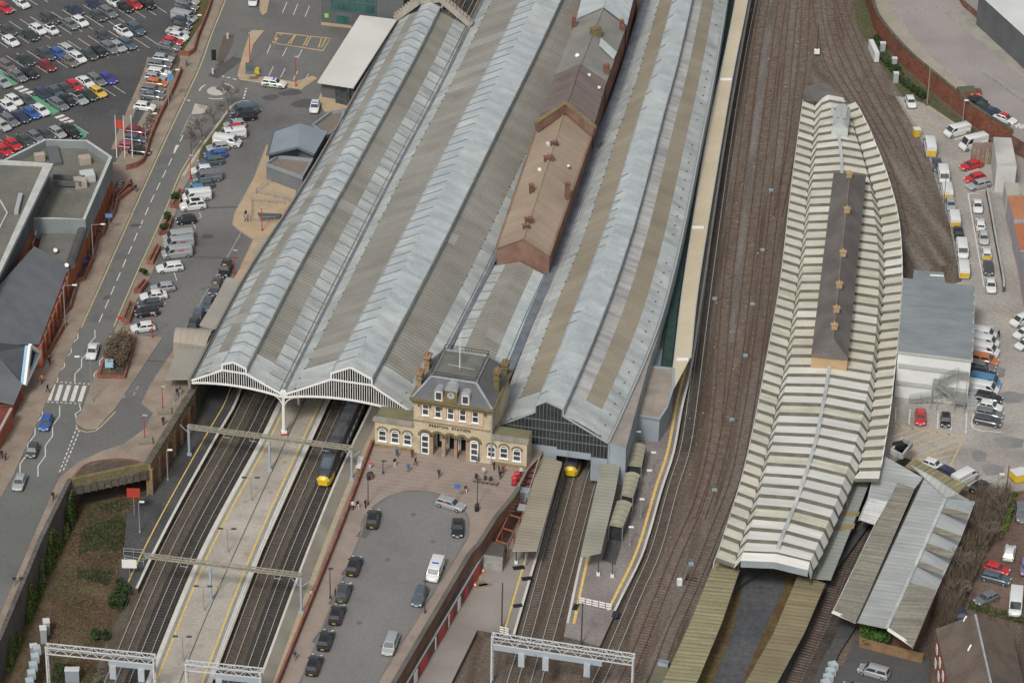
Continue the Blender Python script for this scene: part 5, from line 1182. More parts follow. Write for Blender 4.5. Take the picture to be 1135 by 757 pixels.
# portacabins and sheds at the right edge
def cabin(name,label,px,z,m,wm,zb=0):
    t=prism_b(name,label,'cabin',px,z,zb,m,wm)
    return t
t=cabin('site_cabin','white two storey site cabin with stained flat roof',[(1101,152),(1121,153),(1127,184),(1105,183)],5.6,mat('stained_white_roof',(.50,.49,.45),(.34,.33,.31),ns=.15,c3=(.6,.59,.55),n3=.1),mat('cabin_wall',(.55,.55,.52),(.48,.48,.46)))
mb=MB()
for x in (1112.5,1122): mb.bar(P(x-3,189,4.3),P(x+3,189.3,4.3),.1,.9)
for q in mb.each('window',GLASS,t): pass
cabin('timber_store','open fronted timber store with rusty flat roof',[(1078,158),(1100,158),(1099,165),(1077,164)],3.4,mat('rusty_roof',(.22,.15,.13),(.27,.20,.17)),mat('timber_wall',(.22,.17,.12),(.30,.25,.19),ns=.8,stripe=('U',.8,.25,(.12,.09,.07),.6)))
cabin('site_cabin','small beige roofed cabin between the white cabin and orange shed',[(1113,202),(1129,203),(1131,216),(1116,216)],3.6,mat('beige_cabin_roof',(.42,.40,.34),(.36,.34,.29)),mat('cabin_wall2',(.46,.44,.42)))
ORR=mat('orange_rust_roof',(.36,.15,.08),(.43,.20,.11),ns=.2,fa=.15,c3=(.55,.42,.33),n3=.35,thr=.62)
cabin('storage_shed','storage shed with rust spotted orange roof, the upper of two',[(1117,217),(1146,217),(1152,243),(1124,243)],4.6,ORR,mat('mauve_sheeting',(.40,.35,.37),(.46,.41,.43),stripe=('U',.6,.3,(.28,.24,.26),.5)))
cabin('storage_shed','storage shed with plain orange roof, the lower of two',[(1124,248),(1155,248),(1162,277),(1131,277)],4.6,mat('orange_roof',(.36,.13,.06),(.42,.16,.08)),MATS['mauve_sheeting'])
cabin('storage_shed','storage shed with slate blue roof on the right edge',[(1131,279),(1165,279),(1175,318),(1137,318)],4.2,mat('slate_blue_roof',(.15,.18,.20),(.19,.22,.24)),MATS['mauve_sheeting'])
mb=MB(); mb.wall(spline(PL([(1094,208),(1098,228),(1104,262),(1112,305),(1113,318)],1.2),3),.35,0,1.2,1,0); mb.build('low_wall',[mat('concrete_cap',(.34,.34,.32),(.4,.4,.38)),STONED],None,label='low concrete capped wall right of the double row of parked cars',category='wall')
# house, fence at the lower right corner
hs_=root('brick_house','red brick house with brown tiled roof in the lower right corner','house',P(1030,790,0))
TILE=mat('brown_tiles',(.12,.092,.075),(.16,.125,.10),ns=.3,fa=.14,fs=4,stripe=('V',.45,.2,(.07,.058,.05),.5),c3=(.16,.135,.11),n3=.4,thr=.58)
rf,_=gabled(hs_,[(1060,798),(1037,697)],[(1107,795),(1081,681)],[(1145,803),(1121,697)],6.0,9.6,TILE,mat('house_brick',(.27,.10,.065),(.33,.135,.09),ns=.6,fa=.12),zb=0)
mb=MB(); mb.poly([P(1073,709,8.2),P(1082,706,8.75),P(1083,699,8.8),P(1074,702,8.25)]); mb.poly([P(1073,709,8.2),P(1074,702,8.25),P(1083,699,8.8),P(1082,706,8.75)])
o=mb.build('rooflight',mat('rooflight_pane',(.60,.66,.68),(.66,.70,.72)),rf)
rr=[P(x,y,8.4) for x,y in ((1068,689),(1073,721),(1086,718))]
for p in rr: mb=MB(); mb.bar(p,p+Vector((.5,.9,.35)),.22,.3); mb.build('roof_vent',WPAINT,rf)
w0,w1=P(1037,697,6.0),P(1060,798,6.0); u=(w1-w0).normalized(); nn=Vector((u.y,-u.x,0)); nn=nn if nn.x<0 else -nn
for z in (.9,3.4):
    for k in range(6):
        c=flat(w0+u*(2.2+k*3.2)-nn*.04,z+.6); mb=MB(); mb.bar(c-u*.6,c+u*.6,.1,1.2); mb.build('window',WPAINT,hs_)
c=w0+u*13; mb=MB(); 
wf=root('wooden_fence','brown close boarded wooden fence behind the silver people carrier','fence',P(952,719,0))
pts=resample(PL([(952,717),(985,726),(1022,735)],0),step=1.8)
for i in range(len(pts)-1):
    mb=MB(); mb.bar(pts[i]+Vector((0,0,.95)),pts[i+1]+Vector((0,0,.95)),.06,1.8); mb.build('fence_panel',mat('fence_timber',(.20,.125,.065),(.26,.165,.09),ns=.8,fa=.2,fs=6),wf)
mb=MB(); [mb.box(p,.12,.12,2.0) for p in pts]; mb.each('fence_post',MATS['fence_timber'],wf)
# ---------------------------------------------------------------- left: shopping centre
CAPZ=13.2
sc1=root('shopping_centre','brick and grey clad shopping centre with flat parapet roofs','shopping centre',P(93,270,U))
b2px=[(6,177),(50,155),(96,156),(122.6,174),(93,243),(58,242),(30,242),(0,200)]
p2=PL(b2px,CAPZ)
mb=MB(); mb.prism(p2,9.2,CAPZ-1.5,0,0); mb.build('upper_wall',CLAD,sc1)
mb=MB(); mb.prism([v+Vector((.05,.05,0)) for v in p2],U,9.2,0,0); mb.build('brick_wall',BRICKO,sc1)
mb=MB(); mb.poly(PL(b2px,CAPZ-1.5) if 0 else [flat(v,CAPZ-1.48) for v in p2][::-1] if sum(p2[i].x*p2[(i+1)%8].y-p2[(i+1)%8].x*p2[i].y for i in range(8))<0 else [flat(v,CAPZ-1.48) for v in p2]); mb.build('flat_roof',FELT,sc1)
mb=MB(); q=[flat(v,0) for v in p2]+[flat(p2[0],0)]; mb.wall(q,.5,9.3,CAPZ,1,0); mb.build('parapet',[PARA,mat('pale_blue_parapet',(.20,.235,.235),(.24,.275,.275))],sc1)
b1px=[(-120,170),(0,178.5),(54,181.5),(0,297),(-70,445),(-260,420)]; Z1=17.0; p1=PL(b1px,Z1)
mb=MB(); mb.prism(p1,11.5,Z1-.6,0,0); mb.build('upper_wall',CLAD,sc1)
mb=MB(); mb.prism([v+Vector((0,0,0)) for v in p1],U,11.5,0,0); mb.build('brick_wall',BRICKO,sc1)
mb=MB(); mb.prism(p1,Z1-.62,Z1-.58,0,0); mb.build('flat_roof',FELT,sc1)
mb=MB(); q=[flat(v,0) for v in p1]+[flat(p1[0],0)]; mb.wall(q,.8,Z1-.7,Z1,0,0); mb.build('parapet',PARA,sc1)
e0,e1=p1[2],p1[3]; dd=(e1-e0).normalized(); nn=Vector((-dd.y,dd.x,0)); nn = nn if nn.x>0 else -nn
for k in range(7):
    c=e0+dd*(2.5+k*5.2)+nn*.12; 
    mb=MB(); mb.bar(flat(c,8.4)+dd*0,flat(c,8.4)+dd*1.6,.16,2.6); mb.build('light_panel',mat('beige_panel',(.50,.42,.35),(.56,.48,.41)),sc1)
mb=MB(); c=e0+dd*6+nn*.3; mb.bar(flat(c,10.6),flat(c,10.6)+dd*7,.2,.6); mb.build('sign_band',WPAINT,sc1)
mb=MB(); mb.bar(P(18,236,Z1-.2),P(23,216,Z1-.2),.7,.7); mb.build('roof_duct',STEEL,sc1)
for a,b in (((0,222),(8,236)),((8,236),(0,252))): mb=MB(); mb.bar(P(*a,Z1-.5),P(*b,Z1-.5),.25,.15); mb.build('roof_pipe',PARA,sc1)
for x,y,w_,d_ in ((89,206,2.0,2.2),(94,181,2.0,1.6),(44,178,1.8,1.2),(97,199,2.4,2.4)):
    mb=MB(); mb.box(P(x,y,CAPZ-1.45),w_,d_,1.3,.3); o=mb.build('roof_unit',mat('plant_beige',(.42,.36,.29),(.36,.3,.25)) if x!=97 else plain('pale_unit',(.5,.52,.5)),sc1)
for y_,l in ((196,0),(203,0)): 
    mb=MB(); mb.bar(P(59,y_,CAPZ-.5),P(90,y_+1,CAPZ-.5),.3,.9); mb.build('pipe_rack',MULD,sc1)
mb=MB(); mb.box(P(60,175,CAPZ-1.45),2.0,6.0,.7,.25); mb.build('roof_duct',MULD,sc1)
t3=[(50,240),(93,251),(95,262),(76,300),(38,300)]
mb=MB(); mb.prism(PL(t3,10.3),U,10.2,0,0); mb.build('brick_wall',BRICKO,sc1); mb=MB(); mb.prism(PL(t3,10.35),10.2,10.35,0,0); mb.build('flat_roof',mat('dark_felt2',(.13,.13,.12),(.17,.165,.15),ns=.3),sc1)
mb=MB(); 
for k in range(9): f=k/9; mb.tube(P(92-14*f,254+40*f,10.9),P(92-14*(f+.1),254+40*(f+.1),10.9),.85,.85,10)
mb.build('ribbed_duct',mat('dark_duct',(.075,.075,.072),(.10,.10,.095)),sc1)
mb=MB(); [mb.tube(P(x,y,10.4),P(x,y,11.2),.45,.35,8) for x,y in ((61.5,277.5),(74,294))]; mb.each('roof_cowl',WPAINT,sc1)
# slate pitched roofs beside the pavement
mb=MB(); A,B,C_,D=P(38,273,13.5),P(76.5,295,10.2),P(43,382,10.2),P(-60,382,17)
mb.poly([A,D,C_,B],0); mb.build('slate_roof',mat('blue_grey_slate',(.135,.145,.155),(.16,.17,.18),ns=.3,fa=.06),sc1)
mb=MB(); mb.prism([flat(v,0) for v in (P(40,276,10.2),P(75.5,297,10.2),P(43,381,10.2),P(-70,381,10.2),P(-60,300,10.2))],U,10.1,0,0); mb.build('brick_wall',BRICKO,sc1)
w0,w1=P(76,297,10.2),P(43,381,10.2); dd=(w1-w0); 
for k in range(8):
    c=w0+dd*((k+.5)/8); mb=MB(); u=dd.normalized(); mb.bar(flat(c,9.2)-u*1.4,flat(c,9.2)+u*.2,.3,.35); mb.build('brick_gablet',plain('white_strip',(.55,.50,.46)),sc1)
    mb=MB(); n_=Vector((-u.y,u.x,0)); n_=n_ if n_.x>0 else -n_; mb.bar(flat(c,U+.2)+u*1.2+n_*.2,flat(c,9.9)+u*1.2+n_*.2,.5,.6,up=u); mb.build('buttress',BRICKO,sc1)
w0,w1=p2[3],p2[4]; dd=w1-w0; u=dd.normalized(); n_=Vector((-u.y,u.x,0)); n_=n_ if n_.x>0 else -n_
for k in range(9):
    c=w0+dd*((k+.5)/9)+n_*.2; mb=MB(); mb.bar(flat(c,U+.1),flat(c,8.8),.55,.55,up=u); mb.build('buttress',BRICKO,sc1)
bl=plain('pale_blue_frame',(.26,.48,.66)); 
gz=root('entrance_gable','pale blue and white triangular gable over the shopping centre corner entrance','gable',P(40,440,U))
a,b,c_=P(33.2,383,13.6),P(44,391,9.6),P(28,426,8.2)
mb=MB()
for p,q,w_ in ((a,b,.55),(b,c_,.55),(a,c_,.8)): mb.bar(p,q,.5,w_)
mb.build('frame',WPAINT,gz); mb=MB(); mb.bar(a+Vector((-.45,0,0)),c_+Vector((-.45,0,0)),.4,.9); mb.build('blue_edge',bl,gz)
mb=MB(); mb.poly([a-Vector((.3,0,0)),c_-Vector((.3,0,0)),b-Vector((.3,0,0))]); mb.build('opening',mat('gable_dark',(.05,.05,.045)),gz)
mb=MB(); mb.bar(a.lerp(b,.75),c_.lerp(b,.4),.2,.35); mb.build('blue_strut',bl,gz)
mb=MB(); mb.poly([P(33,383,13.6),P(-70,381,13.6),P(-70,360,9.0),P(20,395,13.0)][:0] or [P(33,383.5,13.6),P(-80,372,13.6),P(-60,400,9.0),P(0,397,11.4),P(26,426,8.0)])
mb.build('dark_slate_roof',mat('dark_slate',(.055,.06,.07),(.075,.08,.09)),sc1)
mb=MB(); A=[P(0,397,11.4),P(25,426,8.6),P(15,449,8.2),P(0,446,8.6),P(-70,470,9.5),P(-70,390,13)]; mb.poly(A[::-1]); mb.build('slate_roof',MATS['blue_grey_slate'],sc1)
mb=MB(); mb.prism(PL([(24,428),(14,449),(-60,460),(-60,400)],8.0),U,8.0,0,0); mb.build('brick_wall',mat('dark_red_brick',(.17,.05,.035),(.22,.07,.05)),sc1)
mb=MB(); mb.prism(PL([(25,430),(25,424),(20,424),(20,430)],8.0),U,8.2); mb.build('brick_pier',BRICKO,sc1)
t=root('brick_shopfront','red brick shopfront with white window on the left edge','shop',P(10,478,U))
mb=MB(); mb.prism(PL([(13.5,452),(14,454),(0,478),(-60,560),(-60,452)],8.6),U,8.6,0,1); mb.build('wall',[mat('dark_red_brick',(.17,.05,.035)),BRICKO],t)
mb=MB(); mb.bar(P(12.5,453,8.9),P(-2,480,8.9),.4,.35); mb.build('coping',plain('pinkish_cap',(.45,.36,.33)),t)
mb=MB(); mb.bar(P(-2,465,7.4),P(3.6,465,7.4),.3,1.7); mb.build('window',WPAINT,t)
# brick planter walls and ramp walls along the left pavement
def trough(px,label,h=.9,m=BRICK,fill=EARTH,z=U+.12,name='brick_planter',group='brick planters along the main road'):
    t=root(name,label,'planter',P(*px[0],z),group=group); pts=PL(px,z+h)
    mb=MB(); mb.wall(pts+[pts[0]],.24,z,z+h,0); mb.build('brick_rim',m,t)
    mb=MB(); mb.prism(pts,z,z+h*.65); mb.build('soil',fill,t); return t
trough([(146,199),(131,215),(127,232),(108,262),(103,281),(93,282),(97,262),(114,256),(124,232),(126,214)],'long stepped brick walled ramp planter beside the tall brick facade',1.1)
trough([(125,213),(144,203),(147,206),(127,222)],'brick planter at the foot of the chequered steps')
trough([(96,283),(103,284),(93,306),(83,309),(85,296)],'brick planter by the blue bin between facade and pavement')
trough([(79,310),(85,312),(79,333),(78,338),(66,350),(67,336),(72,332)],'brick planter with dark soil midway along the slate roofed shops')
trough([(68,353),(72,356),(54,388),(46,392),(50,372),(60,357)],'brick planter nearest the blue and white gable')
mb=MB(); mb.poly(PL([(124,210),(133,198),(141,204),(128,215)],U+.7)); 
mb.build('chequered_steps',mat('chequer',(.10,.10,.10),(.5,.48,.42),ns=.1,stripe=('U',1.2,.5,(.45,.43,.38),.9),stripe2=('V',1.0,.5,(.08,.08,.08),.8)),None,label='chequered black and cream steps at the shopping centre door',category='steps')
# boundary wall of the car park
def bwall(px,label,h=1.1,m=BRICK,z=U,th=.3):
    mb=MB(); mb.wall(spline(PL(px,z+h),2),th,z,z+h); mb.build('brick_wall',m,None,label=label,category='wall')
bwall([(236,-12),(231,8),(219,38),(213,56),(198,56)],'orange brick wall around the green grass bank of the car park')
bwall([(201,74),(190,100),(176,128),(166,152),(158,176),(140,183)],'low orange brick wall between planting strip and main road pavement')
# right hand planters
trough([(199,209),(202,211),(198,226),(190,226)],'brick planter with a small shrub beside the white van and white off-roader')
trough([(187,239),(190,241),(186,255),(177,256)],'brick planter with a round bush beside the black hatchback')
trough([(174,270),(177,272),(169,289),(164,288)],'brick planter with bare stems beside the silver vans')
trough([(160,309),(163,311),(156,320),(150,320)],'brick planter beside the white estate car')
trough([(144,333),(149,337),(143,354),(136,352)],'brick planter beside the group of four dark and white cars')
trough([(123,374),(150,371),(148,382),(138,416),(109,415)],'large brick planter holding the brown bush',.7)
# ---------------------------------------------------------------- top centre: offices, white roofed hall, grey annexe
ob=root('office_block','dark grey office block with green glazing at the top edge','office block',P(357,29,U))
q=PL([(356.5,27.5),(447,38),(480,-80),(385,-100)],U); mb=MB(); mb.prism(q,U,U+16); mb.build('wall',CLAD,ob)
fx=(q[1]-q[0]).normalized(); fn=Vector((fx.y,-fx.x,0))
def opan(u0,u1,z0,z1,m,nm,o=.05): mb=MB(); b_=flat(q[0],0); mb.poly([b_+fx*u0+fn*o+Vector((0,0,z0)),b_+fx*u1+fn*o+Vector((0,0,z0)),b_+fx*u1+fn*o+Vector((0,0,z1)),b_+fx*u0+fn*o+Vector((0,0,z1))]); return mb.build(nm,m,ob)
GG=mat('green_glass',(.03,.09,.085),(.05,.13,.12),ns=.5,rough=.15,fa=0,stripe=None)
g=opan(1.9,10.8,U+3.4,U+12,GG,'green_glazing'); mb=MB(); b_=flat(q[0],0)
for k in range(9): mb.bar(b_+fx*(1.9+k*1.1)+fn*.1+Vector((0,0,U+3.4)),b_+fx*(1.9+k*1.1)+fn*.1+Vector((0,0,U+12)),.1,.1,up=fx)
for z in (3.4,5.5,7.6,9.7): mb.bar(b_+fx*1.9+fn*.1+Vector((0,0,U+z)),b_+fx*10.8+fn*.1+Vector((0,0,U+z)),.1,.12)
mb.build('glazing_bars',MULD,g)
opan(2.8,5.4,U+.3,U+2.3,GG,'green_glazing',.06); opan(.6,1.4,U+1.6,U+2.5,plain('bright_green',(.25,.55,.12)),'green_sign',.07)
mb=MB(); mb.bar(q[0]+fn*.2+Vector((0,0,.3)),q[0]+fn*.2+fx*6+Vector((0,0,.3)),.3,.5); mb.build('plinth',PAVE_O,ob)
eh=root('entrance_hall','low hall with a plain white membrane roof beside the train shed','hall',P(360,110,U))
px=[(399,17),(440,22),(392,97),(352,91)]; z=9.4
mb=MB(); r_=PL(px,z); c0=sum(r_,Vector())/4; mb.prism([v.lerp(c0,.1) for v in r_],U,z-.2); mb.build('wall',CLAD,eh)
mb=MB(); mb.prism(r_,z-.3,z); mb.build('roof',mat('grey_white_membrane',(.56,.55,.50),(.62,.61,.57),ns=.1,fa=.04),eh)
mb=MB(); mb.bar(P(372,107,U+1.4),P(388,111,U+1.4),.2,2.6); mb.build('glass_doors',GLASS,eh)
mb=MB(); mb.bar(P(369,99,6.9),P(390,103,6.9),1.2,.25); mb.build('door_canopy',STEELB,eh)
mb=MB(); [mb.tube(P(x,y,U),P(x,y,U)+Vector((0,0,3.6)),.15,.15,6) for x,y in ((357,105),(386,116))]; mb.each('post',CLAD,eh)
an=root('grey_annexe','small grey annexe with shallow metal roof beside the train shed','annexe',P(296,200,U))
ap,bp=P(332,136.5,10.6),P(330,164,10.6)
mb=MB(); mb.poly([P(302.6,146,9.6),P(296,172,9.6),bp,ap]); mb.poly([P(363,146,9.6),ap,bp,P(348,172,9.6)])
mb.build('metal_roof',mat('blue_grey_metal',(.21,.25,.28),(.24,.28,.31),ns=.2,fa=.03),an)
mb=MB(); mb.bar(P(302.6,146,9.65),P(296,172,9.65),.35,.35); mb.bar(P(302.6,146,9.65),P(332,136.5,10.6),.3,.3); mb.bar(P(296,172,9.6),bp,.3,.3); mb.bar(bp,P(348,172,9.6),.3,.3); mb.build('roof_edge',mat('dark_blue_metal',(.12,.14,.16)),an)
mb=MB(); mb.prism([flat(v,0) for v in (P(304,147,9.5),P(298,171,9.5),P(330,165,9.5),P(347,171,9.5),P(361,147,9.5),P(332,139,9.5))],U,9.5); mb.build('wall',CLAD,an)
mb=MB(); lp=[(295,181),(308,172.5),(346,176),(335,195.5)]; pr=PL(lp,8.9); mb.prism(pr,U,8.3); mb.build('wall',mat('mid_grey_clad',(.15,.165,.175),(.17,.185,.195)),an)
mb=MB(); mb.prism([v.lerp(sum(pr,Vector())/4,.03) for v in pr],8.25,8.35); mb.build('flat_roof',mat('brown_felt3',(.20,.165,.14),(.23,.19,.165)),an)
mb=MB(); mb.wall([flat(v,0) for v in pr]+[flat(pr[0],0)],.3,8.3,8.9); mb.build('parapet',mat('grey_parapet',(.24,.265,.28),(.27,.295,.31)),an)
mb=MB(); mb.bar(P(303.5,190,7.6),P(305.5,190.4,7.6),.2,2.4); mb.bar(P(311,194,6.9),P(325,201,6.9),.2,1.6); mb.each('doorway',DARK,an)
t=root('flat_roofed_annexe','flat brown roof with angled grey parapet between annexe and hall','annexe',P(347,140,U))
lp=[(347,138),(367,123),(381,122),(378,138),(362,150)]; pr=PL(lp,8.6); mb=MB(); mb.prism(pr,U,8.0,1,0); mb.build('wall',[CLAD,mat('brown_felt4',(.19,.16,.135))],t); mb=MB(); mb.wall([flat(v,0) for v in pr]+[flat(pr[0],0)],.3,8.0,8.6); mb.build('parapet',MATS['grey_parapet'],t)
# low roofs along the shed's left side
t=root('barrel_canopy','beige barrel shaped canopy roof beside the lower shed corner','canopy',P(195,392,U))
a,b,c_,d=P(192,379,8.3),P(228,384,8.3),P(240,365,8.3),P(196,363,8.3)
mb=MB(); N=8
for k in range(N):
    f0,f1=k/N,(k+1)/N; Z0,Z1=Vector((0,0,math.sin(f0*math.pi)*1.1)),Vector((0,0,math.sin(f1*math.pi)*1.1))
    mb.poly([a.lerp(d,f0)+Z0,b.lerp(c_,f0)+Z0,b.lerp(c_,f1)+Z1,a.lerp(d,f1)+Z1],0,[(0,f0*4),(6,f0*4),(6,f1*4),(0,f1*4)])
mb.poly([flat(a,U),flat(b,U),b,a]); 
mb.build('barrel_roof',mat('beige_barrel',(.31,.275,.225),(.36,.32,.265),ns=.2,stripe=('U',1.1,.15,(.24,.21,.17),.5)),t)
canopy('side_canopy','flat ribbed grey canopy at the shed corner above the pavement',[(197,386),(227,387),(222,400),(211,420),(183,420)],8.0,mat('grey_beige_ribbed',(.27,.26,.22),(.31,.295,.25),ns=.2,stripe=('U',.8,.2,(.22,.21,.18),.5)),posts=[(193,432),(200,432)],zb=U)
canopy('side_canopy','long flat beige grey canopy beside the row of waiting cars',[(251,307),(272,311),(232,382),(240,366),(221,360),(238,332)],8.0,mat('grey_beige_felt',(.30,.28,.245),(.34,.315,.275),ns=.2),posts=[(250,330)],zb=U)
canopy('cycle_canopy','small ribbed canopy roof beside the sandy pavement',[(290,262),(297,262),(287,283),(279,283)],7.6,MATS['olive_ribbed_sheet'],posts=[(288,270)],zb=U)
# retaining walls along the railway, left
rw=root('retaining_wall','dark stone retaining wall between main road and overgrown trackbed','wall',P(45,603,0))
mb=MB(); w_=PL([(-160,1000),(-60,824),(0,705),(45,596),(77,530)],6.6); w_[-1]=P(77,531,6.6); mb.wall(w_,.7,0,6.6,0); mb.build('wall_face',mat('grey_dark_masonry',(.095,.085,.078),(.13,.12,.108),ns=.3,fa=.3,fs=2),rw)
bw=root('bridge_parapet','mossy stone parapet and girder over the disused trackbed','bridge parapet',P(77,537,0))
mb=MB(); mb.wall(PL([(76,531),(164,512.5)],6.6),.55,U-.1,6.6); mb.build('parapet',STONEM,bw)
mb=MB(); mb.wall(PL([(77,531.5),(164,513)],6.6),.8,3.9,U-.1); mb.build('girder',STONED,bw)
mb=MB(); A,B=P(77,531.5,6.6),P(164,513,6.6)
for k in range(11): c=A.lerp(B,(k+.5)/11); u=(B-A).normalized(); nn=Vector((u.y,-u.x,0)); mb.bar(flat(c,3.9)+nn*.45,flat(c,U-.2)+nn*.45,.3,.25,up=u)
mb.each('stiffener',STONED,bw)
aw=root('arcaded_wall','sandstone and brick retaining wall with arched recesses above the disused platform','wall',P(180,520,0))
ln=PL([(164,513.5),(196,460.5),(214,432)],6.6); mb=MB(); mb.wall(ln,.8,0,6.6,0,1); mb.build('wall_face',[mat('orange_sooty_stone',(.28,.19,.10),(.20,.14,.085),ns=.35,fa=.25,fs=2),STONED],aw)
lr=resample(ln,step=3.6)
for i in range(len(lr)-1):
    a,b=lr[i],lr[i+1]; u=(b-a).normalized(); nn=Vector((u.y,-u.x,0)); 
    mb=MB(); c=a+nn*.5; mb.bar(flat(c,0),flat(c,5.6),.42,.5,up=u); mb.build('pier',MATS['orange_sooty_stone'],aw)
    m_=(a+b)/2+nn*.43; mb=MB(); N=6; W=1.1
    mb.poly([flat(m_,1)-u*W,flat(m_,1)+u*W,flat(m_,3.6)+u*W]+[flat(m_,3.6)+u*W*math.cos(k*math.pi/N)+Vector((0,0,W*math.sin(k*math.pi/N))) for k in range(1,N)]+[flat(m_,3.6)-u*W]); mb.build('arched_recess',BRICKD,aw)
mb=MB(); mb.wall(ln,1.1,6.5,6.75,0); mb.build('coping',STONED,aw)
# forecourt walls
fwl=root('forecourt_parapet','low red brick parapet along the left side of the forecourt','parapet',P(391,545,U))
mb=MB(); mb.wall(spline(PL([(412.5,487),(391,545),(371,597),(306,757),(272,840)],6.5),3),.35,0,6.5,0); mb.build('brick_wall',BRICK,fwl)
fr=root('poster_wall','brick forecourt retaining wall with dark coping and red poster panels','wall',P(500,680,0))
rl=PL([(575,540),(567,552),(550,572),(531,602),(520,614),(436,757),(388,840)],6.5); wbr=mat('wall_brick_brown',(.17,.085,.06),(.23,.12,.085),ns=.4,fa=.2); mb=MB(); mb.wall(rl,.5,0,6.5,0,1); mb.build('wall_face',[wbr,STONED],fr)
mb=MB(); mb.wall(rl,.7,6.4,6.6,0); mb.build('coping',mat('dark_coping',(.10,.095,.085),(.14,.13,.11)),fr)
ol=PL([(540,607),(450.7,757),(401,840)],3.4); il=PL([(524,607),(436,757),(388,840)],5.9)
mb=MB()
for k_ in range(2): mb.poly([il[k_],ol[k_],ol[k_+1],il[k_+1]][::-1]); mb.poly([il[k_],ol[k_],ol[k_+1],il[k_+1]])
mb.build('lean_to_roof',mat('lean_to_dark',(.07,.06,.05),(.12,.10,.08),ns=.5,fa=.25,fs=2,aniso=(1,.15,R(30))),fr)
mb=MB(); mb.wall(ol,.3,0,3.4,0); mb.build('lean_to_wall',wbr,fr)
mb=MB(); [mb.bar(ol[k_]+Vector((0,0,.1)),ol[k_+1]+Vector((0,0,.1)),.35,.22) for k_ in range(2)]; mb.build('gutter',STEEL,fr)
for x,y,l,m,h in ((528,640,2.6,REDP,2.2),(517,657,1.5,REDP,1.9),(509,676,1.2,WPAINT,2.1),(500,690,1.6,REDP,2.0),(498,688,.5,WPAINT,2.2),(490,703,2.6,REDP,2.3),(470,738,3.0,REDP,2.3),(461,755,1.4,WPAINT,2.3),(483,716,.4,WPAINT,2.3)):
    A,B=ol[0],ol[1]; u=(B-A).normalized(); nn=Vector((-u.y,u.x,0)); nn=nn if nn.y<0 else -nn
    d=ray(x,y); o=A+nn*.2; t_=(o-CAM).dot(nn)/d.dot(nn); p=CAM+d*t_; p.z=1.0+min(h,2.1)/2+.1; h=min(h,2.1)
    mb=MB(); mb.bar(p-u*l/2,p+u*l/2,.08,h); mb.build('poster_panel' if m is REDP else 'white_panel',m,fr)
# ================================================================== VEHICLES
TYRE=plain('tyre_rubber',(.018,.018,.018),rough=.9); RIM=plain('wheel_rim',(.38,.38,.39),rough=.4,metal=.4)
CGL=mat('car_glass',(.035,.042,.046),(.05,.058,.062),ns=2,rough=.06,spec=.7,fa=0)
LAMP=plain('lamp_lens',(.62,.64,.65),rough=.2); TAILL=plain('tail_lens',(.30,.02,.02),rough=.3); TRIM=plain('black_trim',(.022,.022,.022),rough=.7)
PLATEY=plain('yellow_plate',(.62,.52,.08)); PLATEW=plain('white_plate',(.65,.65,.62))
PC={'white':(.66,.67,.66),'silver':(.36,.375,.385),'light grey':(.42,.43,.42),'grey':(.165,.18,.19),'dark grey':(.06,.065,.07),'black':(.018,.019,.021),
 'navy':(.03,.042,.085),'blue':(.035,.10,.34),'royal blue':(.045,.05,.30),'slate blue':(.085,.12,.15),'sky blue':(.07,.21,.38),'red':(.50,.025,.03),'maroon':(.20,.02,.028),'pink red':(.36,.06,.08),
 'yellow':(.66,.42,.05),'orange':(.50,.15,.045),'beige':(.36,.33,.27),'brown grey':(.17,.14,.125),'dark green':(.03,.045,.042),'purple':(.17,.15,.26)}
PAINTS={k:mat('paint_'+k.replace(' ','_'),v,None,fa=.03,rough=.28,spec=.5,metal=.15 if k in('silver','grey','slate blue') else 0,coat=.6) for k,v in PC.items()}
# kind: L,W,H, hood z, belt z, stations of the greenhouse (windscreen foot, roof front, roof rear, rear foot), nose z, tail z
KINDS={'hatchback':(4.05,1.74,1.46,.90,.96,(.98,.30,-1.42,-1.92),.62,.95),
 'saloon':(4.55,1.78,1.42,.88,.94,(1.0,.25,-1.05,-1.68),.6,.92),
 'estate':(4.6,1.79,1.46,.90,.96,(1.05,.38,-1.85,-2.2),.62,.95),
 'off-roader':(4.55,1.88,1.74,1.05,1.10,(1.05,.45,-1.75,-2.16),.78,1.05),
 'van':(5.1,1.95,2.0,1.12,1.22,(1.95,1.25,-2.40,-2.53),.75,1.2),
 'high van':(5.5,2.0,2.5,1.2,1.3,(2.2,1.55,-2.62,-2.73),.8,1.3),
 'people carrier':(4.7,1.86,1.72,1.0,1.06,(1.45,.7,-1.95,-2.28),.72,1.02),
 'taxi':(4.6,1.80,1.83,1.05,1.12,(1.0,.55,-1.75,-2.10),.8,1.08),
 'small car':(3.55,1.62,1.48,.90,.96,(.98,.42,-1.22,-1.68),.65,.95)}
def loft(mb,rings,m=0,cap=True):
    for a,b in zip(rings[:-1],rings[1:]):
        for i in range(len(a)): j=(i+1)%len(a); mb.poly([a[i],a[j],b[j],b[i]],m)
    if cap: mb.poly(rings[0][::-1],m); mb.poly(rings[-1],m)
def smooth_weld(o,ang=35):
    bm=bmesh.new(); bm.from_mesh(o.data); bmesh.ops.remove_doubles(bm,verts=bm.verts,dist=.002); bmesh.ops.recalc_face_normals(bm,faces=bm.faces)
    bm.to_mesh(o.data); bm.free(); o.data.polygons.foreach_set('use_smooth',[True]*len(o.data.polygons)); o.data.set_sharp_from_angle(angle=R(ang))
